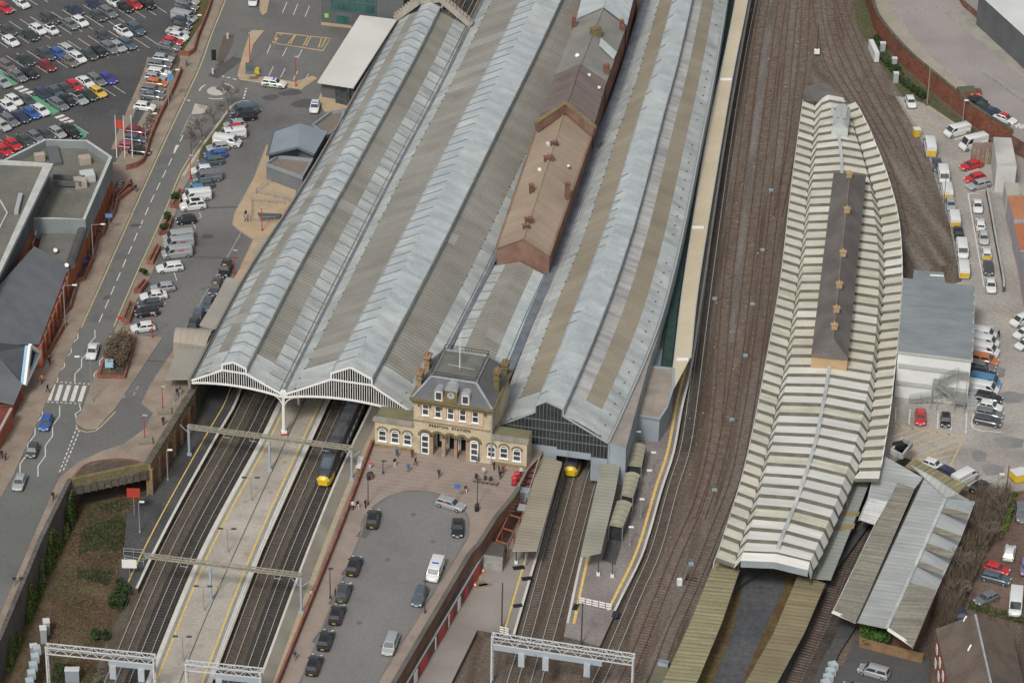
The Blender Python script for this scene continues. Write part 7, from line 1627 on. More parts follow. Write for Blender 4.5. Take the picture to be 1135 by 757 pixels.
def lattice_gantry(a,b,z0,hh,posts,label,boxes,deep=1.0,segs=None):
    t=root('lattice_gantry',label,'gantry',P(*posts[0],0)); A,B=P(*a,z0),P(*b,z0); d=(B-A).normalized(); n=Vector((-d.y,d.x,0)); m=plain('pale_galvanised',(.55,.57,.57),rough=.5)
    mb=MB()
    for s in (-deep/2,deep/2):
        for h in (0,hh): mb.bar(A+n*s+Vector((0,0,h)),B+n*s+Vector((0,0,h)),.14,.14)
    L=(B-A).length; k=int(L/1.1)
    for i in range(k):
        f0,f1=i/k,(i+1)/k; P0,P1=A.lerp(B,f0),A.lerp(B,f1)
        for s in (-deep/2,deep/2): mb.bar(P0+n*s+Vector((0,0,0 if i%2 else hh)),P1+n*s+Vector((0,0,hh if i%2 else 0)),.08,.08)
        mb.bar(P0-n*deep/2*(1 if i%2 else -1)+Vector((0,0,hh)),P1+n*deep/2*(1 if i%2 else -1)+Vector((0,0,hh)),.07,.07)
        mb.bar(P0-n*deep/2+Vector((0,0,hh)),P0+n*deep/2+Vector((0,0,hh)),.07,.07)
    mb.build('lattice_truss',m,t)
    for x,y in posts:
        dd=ray(x,y); p=P(x,y,z0); p=flat(p,0); 
        for s in (-deep/2,deep/2): mb=MB(); mb.bar(p+n*s,p+n*s+Vector((0,0,z0+hh)),.22,.22,up=d); mb.build('mast',m,t)
        mb=MB()
        for j in range(7): z=j*(z0)/7; mb.bar(p-n*deep/2*(1 if j%2 else -1)+Vector((0,0,z)),p+n*deep/2*(1 if j%2 else -1)+Vector((0,0,z+z0/7)),.07,.07)
        mb.build('mast_lacing',m,t)
    for f0,f1,dz in segs or (): mb=MB(); mb.bar(A.lerp(B,f0)-n*deep*.5-Vector((0,0,.5)),A.lerp(B,f1)-n*deep*.5-Vector((0,0,.5)),.1,1.0); mb.build('walkway_panel',STEELB,t)
    for f in boxes: c=A.lerp(B,f)-n*(deep*.5+.2); mb=MB(); mb.box(c-Vector((0,0,3.0)),.9,.45,2.2,math.atan2(d.y,d.x)); mb.build('signal_box',mat('signal_backboard',(.38,.43,.46),(.42,.47,.5)),t)
    return t
lattice_gantry((51,722),(172,734),7.5,1.1,[(52,722),(171,735)],'long white lattice gantry over the waste ground, bottom left',[.62,.88],segs=[(.58,1.0,0)])
lattice_gantry((205,740),(291,749),7.2,1.0,[(207,741),(289,749)],'shorter white lattice gantry across the island platform, bottom edge',[.45],segs=[(.38,1.0,0)])
lattice_gantry((545,711),(703,735),7.2,1.3,[(546,712),(702,735)],'white lattice gantry over the two central tracks, bottom middle',[.22,.39,.68],segs=[(.0,.78,0)])
mb=MB()
def mast(x,y,z,h,label,m=POLED,r=.12,name='overhead_mast'):
    p=P(x,y,z); t=root(name,label,'mast',p); mb=MB(); mb.tube(p,p+Vector((0,0,h)),r,r*.8,7); mb.build('mast_pole',m,t); mb=MB(); mb.box(p,.7,.7,.3); mb.build('base',STONED,t); return t,p
mast(556,696,1,8.2,'tall dark mast standing on the side platform end'); mast(644,720,0,8.5,'tall dark mast on the ramp below the white barrier')
mast(1027.5,117,0,8.0,'tall pale brown mast at the foot of the curved brick wall',m=mat('brown_pole',(.28,.23,.16),(.33,.27,.19)))
mast(1115,548,0,5.5,'slim pole at the edge of the scrub and yard',m=STONEM)
# ================================================================== LAMPS, SIGNS, FURNITURE
def lamp(x,y,z,h,arm,label,m=POLEG,group='street lamps',name='street_lamp',double=False,head=WPAINT):
    p=P(x,y,z); t=root(name,label,'lamp post',p,group=group); mb=MB(); mb.tube(p,p+Vector((0,0,h)),.09,.06,6); mb.build('pole',m,t)
    top=p+Vector((0,0,h)); mb=MB(); mb.box(p,.3,.3,.35); mb.build('base',m,t)
    for s in ((1,-1) if double else (1,)):
        q=top+Vector((arm*s,0,.15)); mb=MB(); mb.bar(top,q,.07,.07); mb.build('arm',m,t)
        mb=MB(); mb.box(q-Vector((0,0,.06)),.75,.32,.14); mb.build('lamp_head',head,t)
    return t
for x,y,h,arm,l in ((187,116,7,1.8,'lamp post in the planting strip beside the white hatchbacks'),(162,165,7,1.8,'lamp post in the planting strip by the flag poles'),(103.5,289,7,1.9,'lamp post by the blue bin and grey ribbed duct'),(72.5,363,8,1.9,'lamp post beside the planters below the slate roof'),(102,445,8.2,-2.0,'lamp post at the right end of the zebra crossing'),(209,44,5,2.2,'lamp post in the grass bank of the car park')):
    lamp(x,y,U+.1,h,arm,l)
for x,y,z,h,l in ((186,532,1,5.5,'lamp post on the disused platform below the arched wall'),(155,590,1,5.5,'lamp post by the red sign on the disused platform')): lamp(x,y,z,h,.5,l)
for x,y,l in ((278.5,555,'twin armed platform lamp below the first beam gantry'),(252.5,612,'twin armed platform lamp by the litter on the island platform'),(226,676,'twin armed platform lamp just below the second beam gantry'),(203,732,'twin armed platform lamp nearest the bottom edge')): lamp(x,y,1,4.2,1.0,l,double=True,name='platform_lamp',group='island platform lamps',head=POLED)
for x,y,z,h,l in ((408,559,U,5.2,'dark forecourt lamp post near the poster display'),(366,663,U,5.2,'dark forecourt lamp post beside the second taxi'),(529,560,U,4.6,'dark forecourt lamp post with luggage at its foot'),(471,679,U,5.5,'forecourt lamp post beside the blue estate car'),(424.5,525,U,2.2,'short black post on the upper forecourt')): lamp(x,y,z,h,.12,l,m=POLED,name='forecourt_lamp',group='forecourt lamp posts',head=POLED)
for x,y,l in ((211.5,198,'red lamp post on the grass verge corner'),(277,70,'red lamp post beside the staff car park'),(290.5,256,'red lamp post with round sign on the sandy paving'),(260,304,'red lamp post beside the head of the taxi queue'),(169,374,'red lamp post by the white hatchback in the last bay'),(180.5,456,'red lamp post in the concrete base by the side road'),(160.5,488,'red lamp post in the concrete base near the bridge'),(328,96,'red lamp post at the police car kerb')):
    lamp(x,y,U+.1,6 if y<100 else 4.5,.2,l,m=REDP,name='red_lamp_post',group='red station lamp posts',head=STEEL)
for x,y,l in ((182,457,'low concrete block under the red lamp post by the side road'),(161,490,'low concrete block under the red lamp post near the bridge')):
    mb=MB(); mb.box(P(x,y,U+.12),2.2,1.7,.55,.2); mb.build('concrete_block',mat('block_concrete',(.22,.20,.16),(.27,.25,.2)),None,origin=P(x,y,U),label=l,category='block',name_=None) if 0 else mb.build('concrete_block',mat('block_concrete',(.22,.20,.16),(.27,.25,.2)),None,origin=P(x,y,U),label=l,category='block')
for x,y,l in ((700,498,'small white capped platform light, topmost of the curving row'),(721,521,'small white capped platform light, second of the curving row'),(716,541,'small white capped platform light, third of the curving row'),(704,573,'small white capped platform light, fourth of the curving row'),(692,604,'small white capped platform light, fifth of the curving row')):
    lamp(x+6 if x<710 else x+2,y,1,3.2,.1,l,name='platform_light',group='curving row of platform lights')
for x,y,l in ((663,637,'post with white foot, left of two under the canopy end'),(678.5,639,'post with white foot, right of two under the canopy end'),(572,624,'post with white foot at the brown canopy end')):
    p=P(x,y,1); t=root('canopy_end_post',l,'post',p); mb=MB(); mb.tube(p,p+Vector((0,0,2.6)),.08,.08,6); mb.build('post',POLED,t); mb=MB(); mb.box(p,.5,.5,.4); mb.build('white_foot',WPAINT,t)
def sign(x,y,z,h,w,hh,m,label,name='sign',pm=POLEG,yaw=0):
    p=P(x,y,z); t=root(name,label,'sign',p); mb=MB(); mb.tube(p,p+Vector((0,0,h)),.06,.06,6); mb.build('post',pm,t); mb=MB(); u=Vector((math.cos(yaw),math.sin(yaw),0)); c=p+Vector((0,0,h))+Vector((0,-.1,0)); mb.bar(c-u*w/2,c+u*w/2,.08,hh); mb.build('sign_panel',m,t); return t
sign(149,571,1,4.2,2.0,1.7,plain('red_sign',(.42,.05,.035)),'red sign board standing on the disused platform')
sign(144,640,1,2.6,2.2,1.5,WPAINT,'white notice board at the end of the disused platform')
sign(507,554,U,2.6,1.0,.8,plain('blue_sign',(.08,.16,.45)),'blue and white sign beside the silver estate car')
sign(121.5,414,U+.1,2.0,1.3,1.6,plain('pale_blue_sign',(.35,.55,.66)),'pale blue and white display sign beside the brown bush planter')
sign(134,366,U+.1,2.4,.9,.5,plain('red_sign',(.42,.05,.035)),'small red sign above the brown bush planter')
sign(190,112,U+.1,5,1.0,1.2,plain('sky_sign',(.12,.30,.55)),'blue sign on a pole beside the boundary wall')
sign(121.5,258,U+.1,3.4,1.2,.7,plain('sky_sign',(.12,.30,.55)),'small blue sign on the planter wall by the brick facade')
sign(237.5,77,U+.1,3.0,.9,2.2,BLACKP,'tall black sign on the splitter island above the roundabout')
for x,y,l in ((236,82,'small bollard group under the tall black sign'),(252.5,43,'white bollard in the upper brown hatched strip'),(60,403,'bollard')):
    if l=='bollard': continue
    mb=MB(); mb.tube(P(x,y,U),P(x,y,U)+Vector((0,0,1.1)),.25,.2,8); mb.build('bollard',mat('bollard_pale',(.5,.48,.42)),None,origin=P(x,y,U),label=l,category='bollard')
def flagpole(x,y,l,flag=False):
    p=P(x,y,U); t=root('flag_pole',l,'flag pole',p); mb=MB(); mb.tube(p,p+Vector((0,0,8.6)),.09,.06,7); mb.build('pole',WPAINT,t)
    if flag:
        mb=MB(); 
        for k in range(4): a=Vector((.05+.28*k,.12*math.sin(k*1.9),0)); b=Vector((.05+.28*(k+1),.12*math.sin((k+1)*1.9),0)); T=p+Vector((0,0,7.7)); dn=Vector((.05*k,0,-1.5-.12*k)); mb.poly([T+a,T+b,T+b+dn,T+a+dn]); 
        mb.build('flag',plain('red_flag',(.60,.07,.04)),t)
flagpole(129.5,175.5,'white flag pole with red flag, leftmost of three',True); flagpole(138.5,175.5,'bare white flag pole in the middle of three'); flagpole(147,175.5,'bare white flag pole, rightmost of three')
t=root('utility_cabinet','grey green cabinet beside the yellow bin by the staff car park','cabinet',P(277,80,U)); mb=MB(); mb.box(P(277,81,U+.1),1.6,1.0,1.9,.1); mb.box(P(277,81,U+2.0),1.7,1.1,.1,.1); mb.build('cabinet_body',mat('teal_grey',(.09,.13,.14),(.12,.16,.17)),t); mb=MB(); mb.box(P(277,81,U+.5)-Vector((0,.53,0)),.06,.04,1.2); mb.build('door_seam',BLACKP,t)
t=root('grit_bin','yellow grit bin beside the grey green cabinet','grit bin',P(284,80,U)); mb=MB(); mb.box(P(284.5,81,U+.1),.9,.8,1.0); mb.build('bin_body',plain('grit_yellow',(.55,.42,.04)),t); mb=MB(); mb.bar(P(284.5,81,U+1.2)-Vector((.5,0,0)),P(284.5,81,U+1.2)+Vector((.5,0,0)),.9,.12); mb.build('lid',plain('grit_yellow',(.55,.42,.04)),t)
t=root('blue_bin','blue wheeled bin against the brick facade','bin',P(94,289,U)); mb=MB(); mb.box(P(94,290,U+.1),.7,.8,1.3); mb.build('bin_body',plain('bin_blue',(.05,.12,.32)),t); mb=MB(); mb.box(P(94,290,U+1.4),.8,.9,.08); mb.build('lid',plain('bin_blue',(.05,.12,.32)),t)
# the two red pillar boxes, bench, railings on the forecourt
for x,y,l in ((570,537,'red post box nearer the stairs, front of the pair'),(573,532,'red post box behind, rear of the pair')):
    p=P(x,y,U); t=root('post_box',l,'post box',p,group='red post boxes'); mb=MB(); mb.tube(p,p+Vector((0,0,1.35)),.42,.42,14); mb.tube(p+Vector((0,0,1.35)),p+Vector((0,0,1.55)),.50,.30,14); mb.build('pillar',REDP,t); mb=MB(); mb.tube(p,p+Vector((0,0,.18)),.46,.46,14); mb.build('base',BLACKP,t); mb=MB(); mb.bar(p+Vector((-.14,-.43,1.15)),p+Vector((.14,-.43,1.15)),.04,.06); mb.build('slot',BLACKP,t)
bp,bq=P(524,533,U),P(552,537.5,U); t=root('long_bench','long low timber bench in front of the right wing','bench',bp); WOOD=mat('bench_wood',(.17,.14,.11),(.23,.195,.155),ns=1)
mb=MB(); d=(bq-bp).normalized(); n=Vector((-d.y,d.x,0)); mb.bar(bp+Vector((0,0,.42)),bq+Vector((0,0,.42)),.85,.09); mb.build('seat',WOOD,t)
for k in range(6): c=bp.lerp(bq,(k+.3)/5.6); mb=MB(); mb.box(c,.12,.6,.38,math.atan2(d.y,d.x)); mb.build('leg',BLACKP,t)
for x,y,l in ((409,531,'dark litter bin beside the wall posters'),(411.5,530.5,'brown litter bin with domed top beside the dark one'),(528.5,566,'black litter bin at the foot of the forecourt lamp')):
    p=P(x,y,U); t=root('litter_bin',l,'litter bin',p); mb=MB(); mb.tube(p,p+Vector((0,0,1.05)),.34,.34,10); mb.build('bin_body',BLACKP if 'brown' not in l else BRICKD,t); mb=MB(); mb.tube(p+Vector((0,0,1.05)),p+Vector((0,0,1.25)),.36,.2,10); mb.build('bin_top',BLACKP,t)
def railing(px,z,label,h=1.1,m=POLEG,name='railing',step=1.6):
    pts=resample(PL(px,z),step=step); t=root(name,label,'railing',pts[0])
    mb=MB(); 
    for i in range(len(pts)-1):
        for hh in (h,h*.55): mb.bar(pts[i]+Vector((0,0,hh)),pts[i+1]+Vector((0,0,hh)),.06,.06)
    mb.build('rails',m,t); mb=MB(); [mb.bar(p,p+Vector((0,0,h)),.07,.07,up=Vector((1,0,0))) for p in pts]; mb.each('post',m,t)
railing([(279,224),(315,227)],U+.12,'upper grey railing of the access ramp on the sandy paving'); railing([(278,246),(305,247)],U+.12,'lower grey railing of the access ramp on the sandy paving'); railing([(279,224),(278,246)],U+.12,'left end railing of the access ramp')
railing([(284,215),(302,202)],U+.12,'sloping railing beside the grey annexe door'); railing([(284,215),(315,222),(322,226)],U+.12,'railing in front of the grey annexe')
railing([(137,614),(163,616),(160,626),(138,622)],1.0,'pale pipe barrier closing the disused platform',m=STEEL)
mb=MB(); mb.prism(PL([(286,236),(312,237),(310,241),(290,243)],U+.5),U,U+.5); mb.build('ramp_slab',mat('dark_ramp',(.10,.10,.105)),None,label='dark sloping slab inside the access ramp railings',category='ramp')
def barrier(px,n,label,z=1.0):
    A,B=P(*px[0],z),P(*px[1],z); t=root('platform_barrier',label,'barrier',A)
    for i in range(n):
        a,b=A.lerp(B,(i+.04)/n),A.lerp(B,(i+.96)/n); mb=MB()
        for h in (.35,.75,1.15): mb.bar(a+Vector((0,0,h)),b+Vector((0,0,h)),.06,.24)
        mb.build('barrier_panel',WPAINT,t); mb=MB(); mb.bar(a+Vector((0,-.05,0)),a+Vector((0,-.05,1.25)),.1,.1,up=Vector((1,0,0))); mb.build('post',mat('pink_post',(.40,.18,.18)),t)
barrier([(641,669),(678,677)],5,'white slatted barrier across the long platform end'); barrier([(553,701),(564,704)],2,'short white barrier at the side platform end')
for a,b,l in (((635,672),(641,673),'black rubber mat left of the long platform barrier'),((679,680),(686,681),'black rubber mat right of the long platform barrier'),((546,703),(552,704),'black rubber mat left of the short barrier'),((565,706),(571,707),'black rubber mat right of the short barrier')):
    mb=MB(); A,B=P(*a,1.03),P(*b,1.03); mb.bar(A,B,1.6,.06); mb.build('rubber_mat',BLACKP,None,label=l,category='mat')
for x,y,w_,d_,l in ((575,629,1.8,1.0,'dark trapdoor patch nearest the brown canopy end'),(584,641,1.6,1.0,'dark trapdoor patch by the yellow line of the side platform'),(574,671,1.4,.9,'dark trapdoor patch lower on the side platform')):
    mb=MB(); mb.box(P(x,y,1.005),w_,d_,.02,.25); mb.build('drain_cover',BLACKP,None,origin=P(x,y,1),label=l,category='cover')
# stairs, cabinet and rust coloured frames between forecourt and platform
t=root('platform_stairs','dark red stairs dropping from the forecourt beside the brown canopy','stairs',P(585,520,1))
for k in range(9): mb=MB(); p=P(590-k*1.6,508+k*6.2,U-.3-k*.35); mb.bar(p-EX*1.1,p+EX*1.1,.9,.22); mb.build('tread',mat('dark_red_tread',(.15,.05,.05),(.2,.08,.08)),t)
for dx in (-9,8): mb=MB(); mb.bar(P(591+dx*.9,508,U+.3),P(576+dx*.8,558,U-2.5),.16,.9); mb.build('stair_wall',mat('stair_side',(.30,.28,.24),(.24,.22,.19)),t)
t=root('equipment_cabinet','tall pale grey cabinet at the foot of the dark red stairs','cabinet',P(581,561,1)); mb=MB(); mb.box(P(581,563,1.0),1.7,1.5,3.4,YAW); mb.build('cabinet_body',BLUEW,t); mb=MB(); mb.box(P(581,563,4.4),1.9,1.7,.12,YAW); mb.build('cabinet_top',STEEL,t)
t=root('steel_shelter_frame','rust red open steel frame beside the forecourt wall','frame',P(560,590,1)); RUST=mat('rust_frame',(.28,.09,.05),(.34,.14,.08),ns=2)
fr_=[(570,556),(583,560),(577,574),(564,570),(570,589),(557,585),(563,603),(550,599)]
q=PL(fr_,4.2)
for a,b in ((0,1),(3,2),(5,4),(7,6),(0,3),(3,5),(5,7),(1,2),(2,4),(4,6)): mb=MB(); mb.bar(q[a],q[b],.16,.18); mb.build('beam',RUST,t)
for v_ in q: mb=MB(); mb.bar(flat(v_,1),v_,.14,.14,up=EX); mb.build('post',RUST,t)
sheet('rubble_bed',[(566,560),(580,564),(562,612),(545,606)],1.05,mat('dark_rubble',(.06,.055,.05),(.10,.09,.075),ns=.6,fa=.3),label='dark overgrown ground inside the rust red frame',category='ground')
prism_b('platform_store','dark flat roofed store with pale front shutter on the side platform','store',[(543,600),(560,601),(557,617),(536,614)],3.8,1,mat('store_roof',(.09,.08,.07),(.13,.115,.10)),mat('shutter_grey',(.36,.36,.34),(.26,.25,.235),ns=.8))
for k,(x,y,c_) in enumerate(((535.5,634.5,'orange'),(521.5,650,'white'),(526.5,650,'orange'))):
    p=P(x,y,1); t=root('traffic_cone',['white and orange cone by the dark store','white cone by the poster wall','orange cone by the poster wall'][k],'traffic cone',p); mb=MB(); mb.box(p,.6,.6,.06); mb.tube(p+Vector((0,0,.06)),p+Vector((0,0,.85)),.24,.06,9); mb.build('cone',plain('cone_orange',(.65,.16,.06)),t); mb=MB(); mb.tube(p+Vector((0,0,.35)),p+Vector((0,0,.6)),.20,.13,9); mb.build('white_band',WPAINT,t)
for x,y,m,l in ((526.5,641,mat('sand_bag',(.45,.33,.15)),'yellow sand bags beside the cones'),(535.5,650,mat('timber_stack',(.25,.19,.12)),'stack of timber beside the cones')):
    p=P(x,y,1); t=root('material_pile',l,'pile',p); 
    for k in range(4): mb=MB(); mb.box(p+Vector((-.5+.5*(k%3),.15*k,.28*(k//3))),.9 if 'timber' not in l else 1.4,.45,.26,.3); mb.build('bag' if 'bags' in l else 'plank',m,t)
# parcel trolleys by the forecourt wall
t=root('poster_display','pale hooped display frame leaning by the forecourt parapet','display',P(398,520,1)); 
mb=MB(); 
for k in range(6): f=k/5; mb.bar(P(397+2.5*f,519-11*f,2.6),P(397+2.5*(f+.18),519-11*(f+.18),2.8),.8,.12)
mb.build('hood',STEEL,t); mb=MB(); [mb.tube(flat(P(397+k,518-4*k,2.4),1),P(397+k,518-4*k,2.5),.06,.06,5) for k in (0,2)]; mb.each('leg',POLEG,t)
# lineside equipment
def cabinet(x,y,z,w_,d_,h_,yaw,label,m=STEEL,name='trackside_cabinet'):
    p=P(x,y,z); t=root(name,label,'cabinet',p,group='trackside cabinets'); mb=MB(); mb.box(p+Vector((0,0,.1)),w_,d_,h_,yaw); mb.build('cabinet_body',m,t); mb=MB(); mb.box(p+Vector((0,0,h_+.1)),w_+.12,d_+.12,.08,yaw); mb.build('cabinet_lid',plain('cabinet_white',(.6,.61,.6)),t); mb=MB(); mb.box(p,w_+.3,d_+.3,.1,yaw); mb.build('plinth',STONED,t)
cabinet(80.5,755,0,2.0,1.0,2.1,.05,'large blue grey cabinet below the bottom left gantry',BLUEW); cabinet(48.5,711,0,.9,1.2,2.4,.2,'slim white cabinet in front of the pair at the waste ground'); cabinet(52,702,0,.9,1.2,2.2,.2,'slim white cabinet behind, at the waste ground'); cabinet(37.5,722,0,1.0,1.0,1.0,.2,'small pale cabinet on a yellow base at the waste ground')
cabinet(978,57,0,1.0,.8,1.7,.1,'upright white cabinet beside the long trackside cabinet'); cabinet(991,73,0,.9,.8,1.5,.1,'small white cabinet in the green verge'); cabinet(992.5,92,0,.9,.8,2.0,.1,'white and yellow cabinet at the verge end')
t=root('long_cabinet','long white trackside cabinet leaning along the verge','cabinet',P(968,55,0)); mb=MB(); mb.bar(P(965,49,1.2),P(972,64,1.2),.9,2.0); mb.build('cabinet_body',plain('cabinet_white2',(.62,.64,.63)),t); mb=MB(); mb.bar(P(965,49,.1),P(972,64,.1),1.2,.3); mb.build('plinth',STONED,t)
for x,y,l in ((792,332,'small pale blue lid in the ballast, beside the third track'),(834,338,'small pale blue lid in the ballast left of the ridged roof'),(826,395,'small pale blue lid lower left of the ridged roof'),(811,466,'pale blue lid beside the junction tracks'),(792,544,'pale blue lid in the grey stained ballast'),(854.5,212,'pale blue lid near the top of the ridged roof edge'),(845,278,'pale blue lid midway along the ridged roof edge'),(766,626,'pale blue lid near the mossy canopy')):
    p=P(x,y,.1); t=root('point_machine',l,'trackside box',p,group='pale blue trackside boxes'); mb=MB(); mb.box(p,.75,.6,.32,.2); mb.build('box_body',mat('pale_blue_grey',(.24,.33,.38),(.28,.37,.42)),t); mb=MB(); mb.box(p+Vector((.75,0,0)),.5,.18,.12,.2); mb.build('drive_rod',RAILRU,t)
t=root('ground_signal','white ground signal post in the ballast near the mossy canopy','signal',P(753,648,0)); mb=MB(); mb.box(P(753,648,.1),.7,.6,1.1,.3); mb.build('signal_head',WPAINT,t); mb=MB(); mb.tube(P(753,648,0),P(753,648,.2),.25,.25,8); mb.build('base',STONED,t)
t,p=mast(905,62,0,6.5,'dark signal mast between the curving tracks',name='signal_mast'); mb=MB(); mb.box(p+Vector((0,-.2,.6)),1.0,.8,.8); mb.build('signal_box',WPAINT,t)
sign(1103,153,0,.1,.1,.1,WPAINT,'tiny white marker beside the site cabin') if 0 else None
cabinet(1016,151,0,1.2,1.2,1.4,.3,'yellow salt hopper at the yard corner',CHEV,name='salt_hopper'); cabinet(1129,531,0,2.2,2.0,1.3,.4,'yellow hopper on the right edge of the yard',CHEV,name='salt_hopper')
lamp(1067,136,0,4.5,.3,'lamp post behind the white vans in the yard',group=None); lamp(1045.5,232,0,7.5,.1,'lamp post over the left line of yard vans',m=STONEM,group=None); lamp(1106,535,0,1.5,.5,'low white lamp near the scrub corner',group=None)
railing([(991,107),(1001,124),(1018,151),(1030,178),(1041,209),(1053,252),(1060,287)],.1,'long grey rail fence between dirt yard and parked vans',m=POLEG,step=2.4)
railing([(1089,83),(1100,90),(1125,108),(1140,118)],Z3,'grey railing beside the raised empty car park',m=STEEL,step=2.4)
t=root('sign_tower','pale blue ribbed sign tower at the bottom left edge','tower',P(38,755,0)) 
for k in range(5): p=P(41-k*2.0,724+k*9,2.2); mb=MB(); mb.box(p,1.1,1.1,1.2,.3); mb.build('tank_section',mat('pale_blue_tank',(.33,.42,.46),(.42,.47,.48),ns=.8),t)
t=root('pale_tank_row','row of pale blue tank sections beside the dark lower platform','tanks',P(920,755,0))
for k in range(4): p=P(923-k*2.6,741+k*6.5,.2); mb=MB(); mb.box(p,1.2,1.2,1.0,.4); mb.build('tank_section',mat('pale_blue_tank',(.33,.42,.46)),t)
sheet('dark_platform',[(934,690),(949,694),(932,720),(905,775),(890,775),(915,725)],.6,PLAT_D,base=0,label='narrow dark platform stub below the goods shed',category='platform')
sheet('dark_platform',[(966,560),(975,565),(921,640),(893,700),(868,757),(858,757),(890,690),(915,640)],.9,PLAT_D,base=0,label='dark narrow platform beside the goods shed track',category='platform')
# ================================================================== PEOPLE
def make_person(pose):
    J={'pelvis':(0,0,.95,.155),'waist':(0,0,1.12,.135),'chest':(0,.0,1.36,.165),'neck':(0,0,1.52,.06),'head':(0,.015,1.63,.105),'crown':(0,.0,1.73,.085)}
    st={'stand':.0,'walk':.26}.get(pose,0)
    if pose=='sit':
        for k in J: x,y,z,r=J[k]; J[k]=(x,y,z-.45,r)
    E=[('pelvis','waist'),('waist','chest'),('chest','neck'),('neck','head'),('head','crown')]
    for s,n in ((-1,'l'),(1,'r')):
        if pose=='sit': J['hip'+n]=(s*.1,0,.5,.10); J['knee'+n]=(s*.11,-.42,.50,.075); J['ank'+n]=(s*.11,-.42,.09,.05); J['toe'+n]=(s*.11,-.6,.05,.04)
        else:
            f=s*st; J['hip'+n]=(s*.1,0,.86,.10); J['knee'+n]=(s*.1,-f*.5-.02,.5,.07); J['ank'+n]=(s*.1,-f+(.05 if f<0 else 0),.10,.048); J['toe'+n]=(s*.11,-f-.17,.04,.04)
        dz=-.45 if pose=='sit' else 0
        J['sh'+n]=(s*.19,0,1.42+dz,.07); J['el'+n]=(s*.25,st*s*.35+.02,1.14+dz,.05); J['wr'+n]=(s*.24,st*s*.7-.08,.9+dz,.034); J['ha'+n]=(s*.24,st*s*.8-.11,.80+dz,.04)
        E+=[('pelvis','hip'+n),('hip'+n,'knee'+n),('knee'+n,'ank'+n),('ank'+n,'toe'+n),('chest','sh'+n),('sh'+n,'el'+n),('el'+n,'wr'+n),('wr'+n,'ha'+n)]
    ks=list(J); me=bpy.data.meshes.new('person'); me.from_pydata([J[k][:3] for k in ks],[(ks.index(a),ks.index(b)) for a,b in E],[])
    o=bpy.data.objects.new('person',me); COL.objects.link(o); o.modifiers.new('skin','SKIN')
    for i,k in enumerate(ks): sv=me.skin_vertices[0].data[i]; sv.radius=(J[k][3],J[k][3]*(.75 if k in('chest','waist','pelvis') else 1)); sv.use_root=(k=='pelvis')
    o.modifiers.new('sub','SUBSURF').levels=1
    m2=bpy.data.meshes.new_from_object(o.evaluated_get(bpy.context.evaluated_depsgraph_get())); bpy.data.objects.remove(o)
    dz=-.45 if pose=='sit' else 0
    for m in (PAINTS['black'],PAINTS['black'],plain('skin_tone',(.48,.30,.22),rough=.6),plain('dark_hair',(.03,.022,.018),rough=.9)): m2.materials.append(m)
    for p in m2.polygons:
        c=p.center; z=c.z-dz
        if pose=='sit': leg = c.z<.62 and (c.y<-.12 or c.z<.5)
        else: leg=z<.93 and abs(c.x)<.2
        hand = abs(c.x)>.17 and z<.9 and not (pose=='sit' and c.y<-.2 and c.z<.48)
        p.material_index = 0 if leg else (2 if (hand or 1.53<z<1.68 and c.y<.03 or 1.5<z<=1.56) else (3 if z>=1.56 else 1)); p.use_smooth=True
    return m2
PM={k:make_person(k) for k in ('stand','walk','sit')}
CLO={c:plain('cloth_'+c.replace(' ','_'),v,rough=.9) for c,v in {'black':(.015,.015,.018),'dark':(.03,.03,.035),'navy':(.02,.03,.09),'blue':(.04,.10,.32),'white':(.6,.58,.54),'red':(.45,.04,.06),'pink':(.55,.10,.16),'orange':(.80,.16,.06),'grey':(.16,.16,.17),'teal':(.03,.16,.2),'maroon':(.16,.03,.045),'beige':(.42,.36,.27),'jeans':(.05,.07,.13)}.items()}
def person(x,y,z,pose,top,bot,label,yaw=0):
    o=bpy.data.objects.new('person',PM[pose]); COL.objects.link(o); o.location=P(x,y,z); o.rotation_euler=(0,0,yaw)
    for i,m in ((0,CLO[bot]),(1,CLO[top])): o.material_slots[i].link='OBJECT'; o.material_slots[i].material=m
    o['label']=label; o['category']='person'; return o
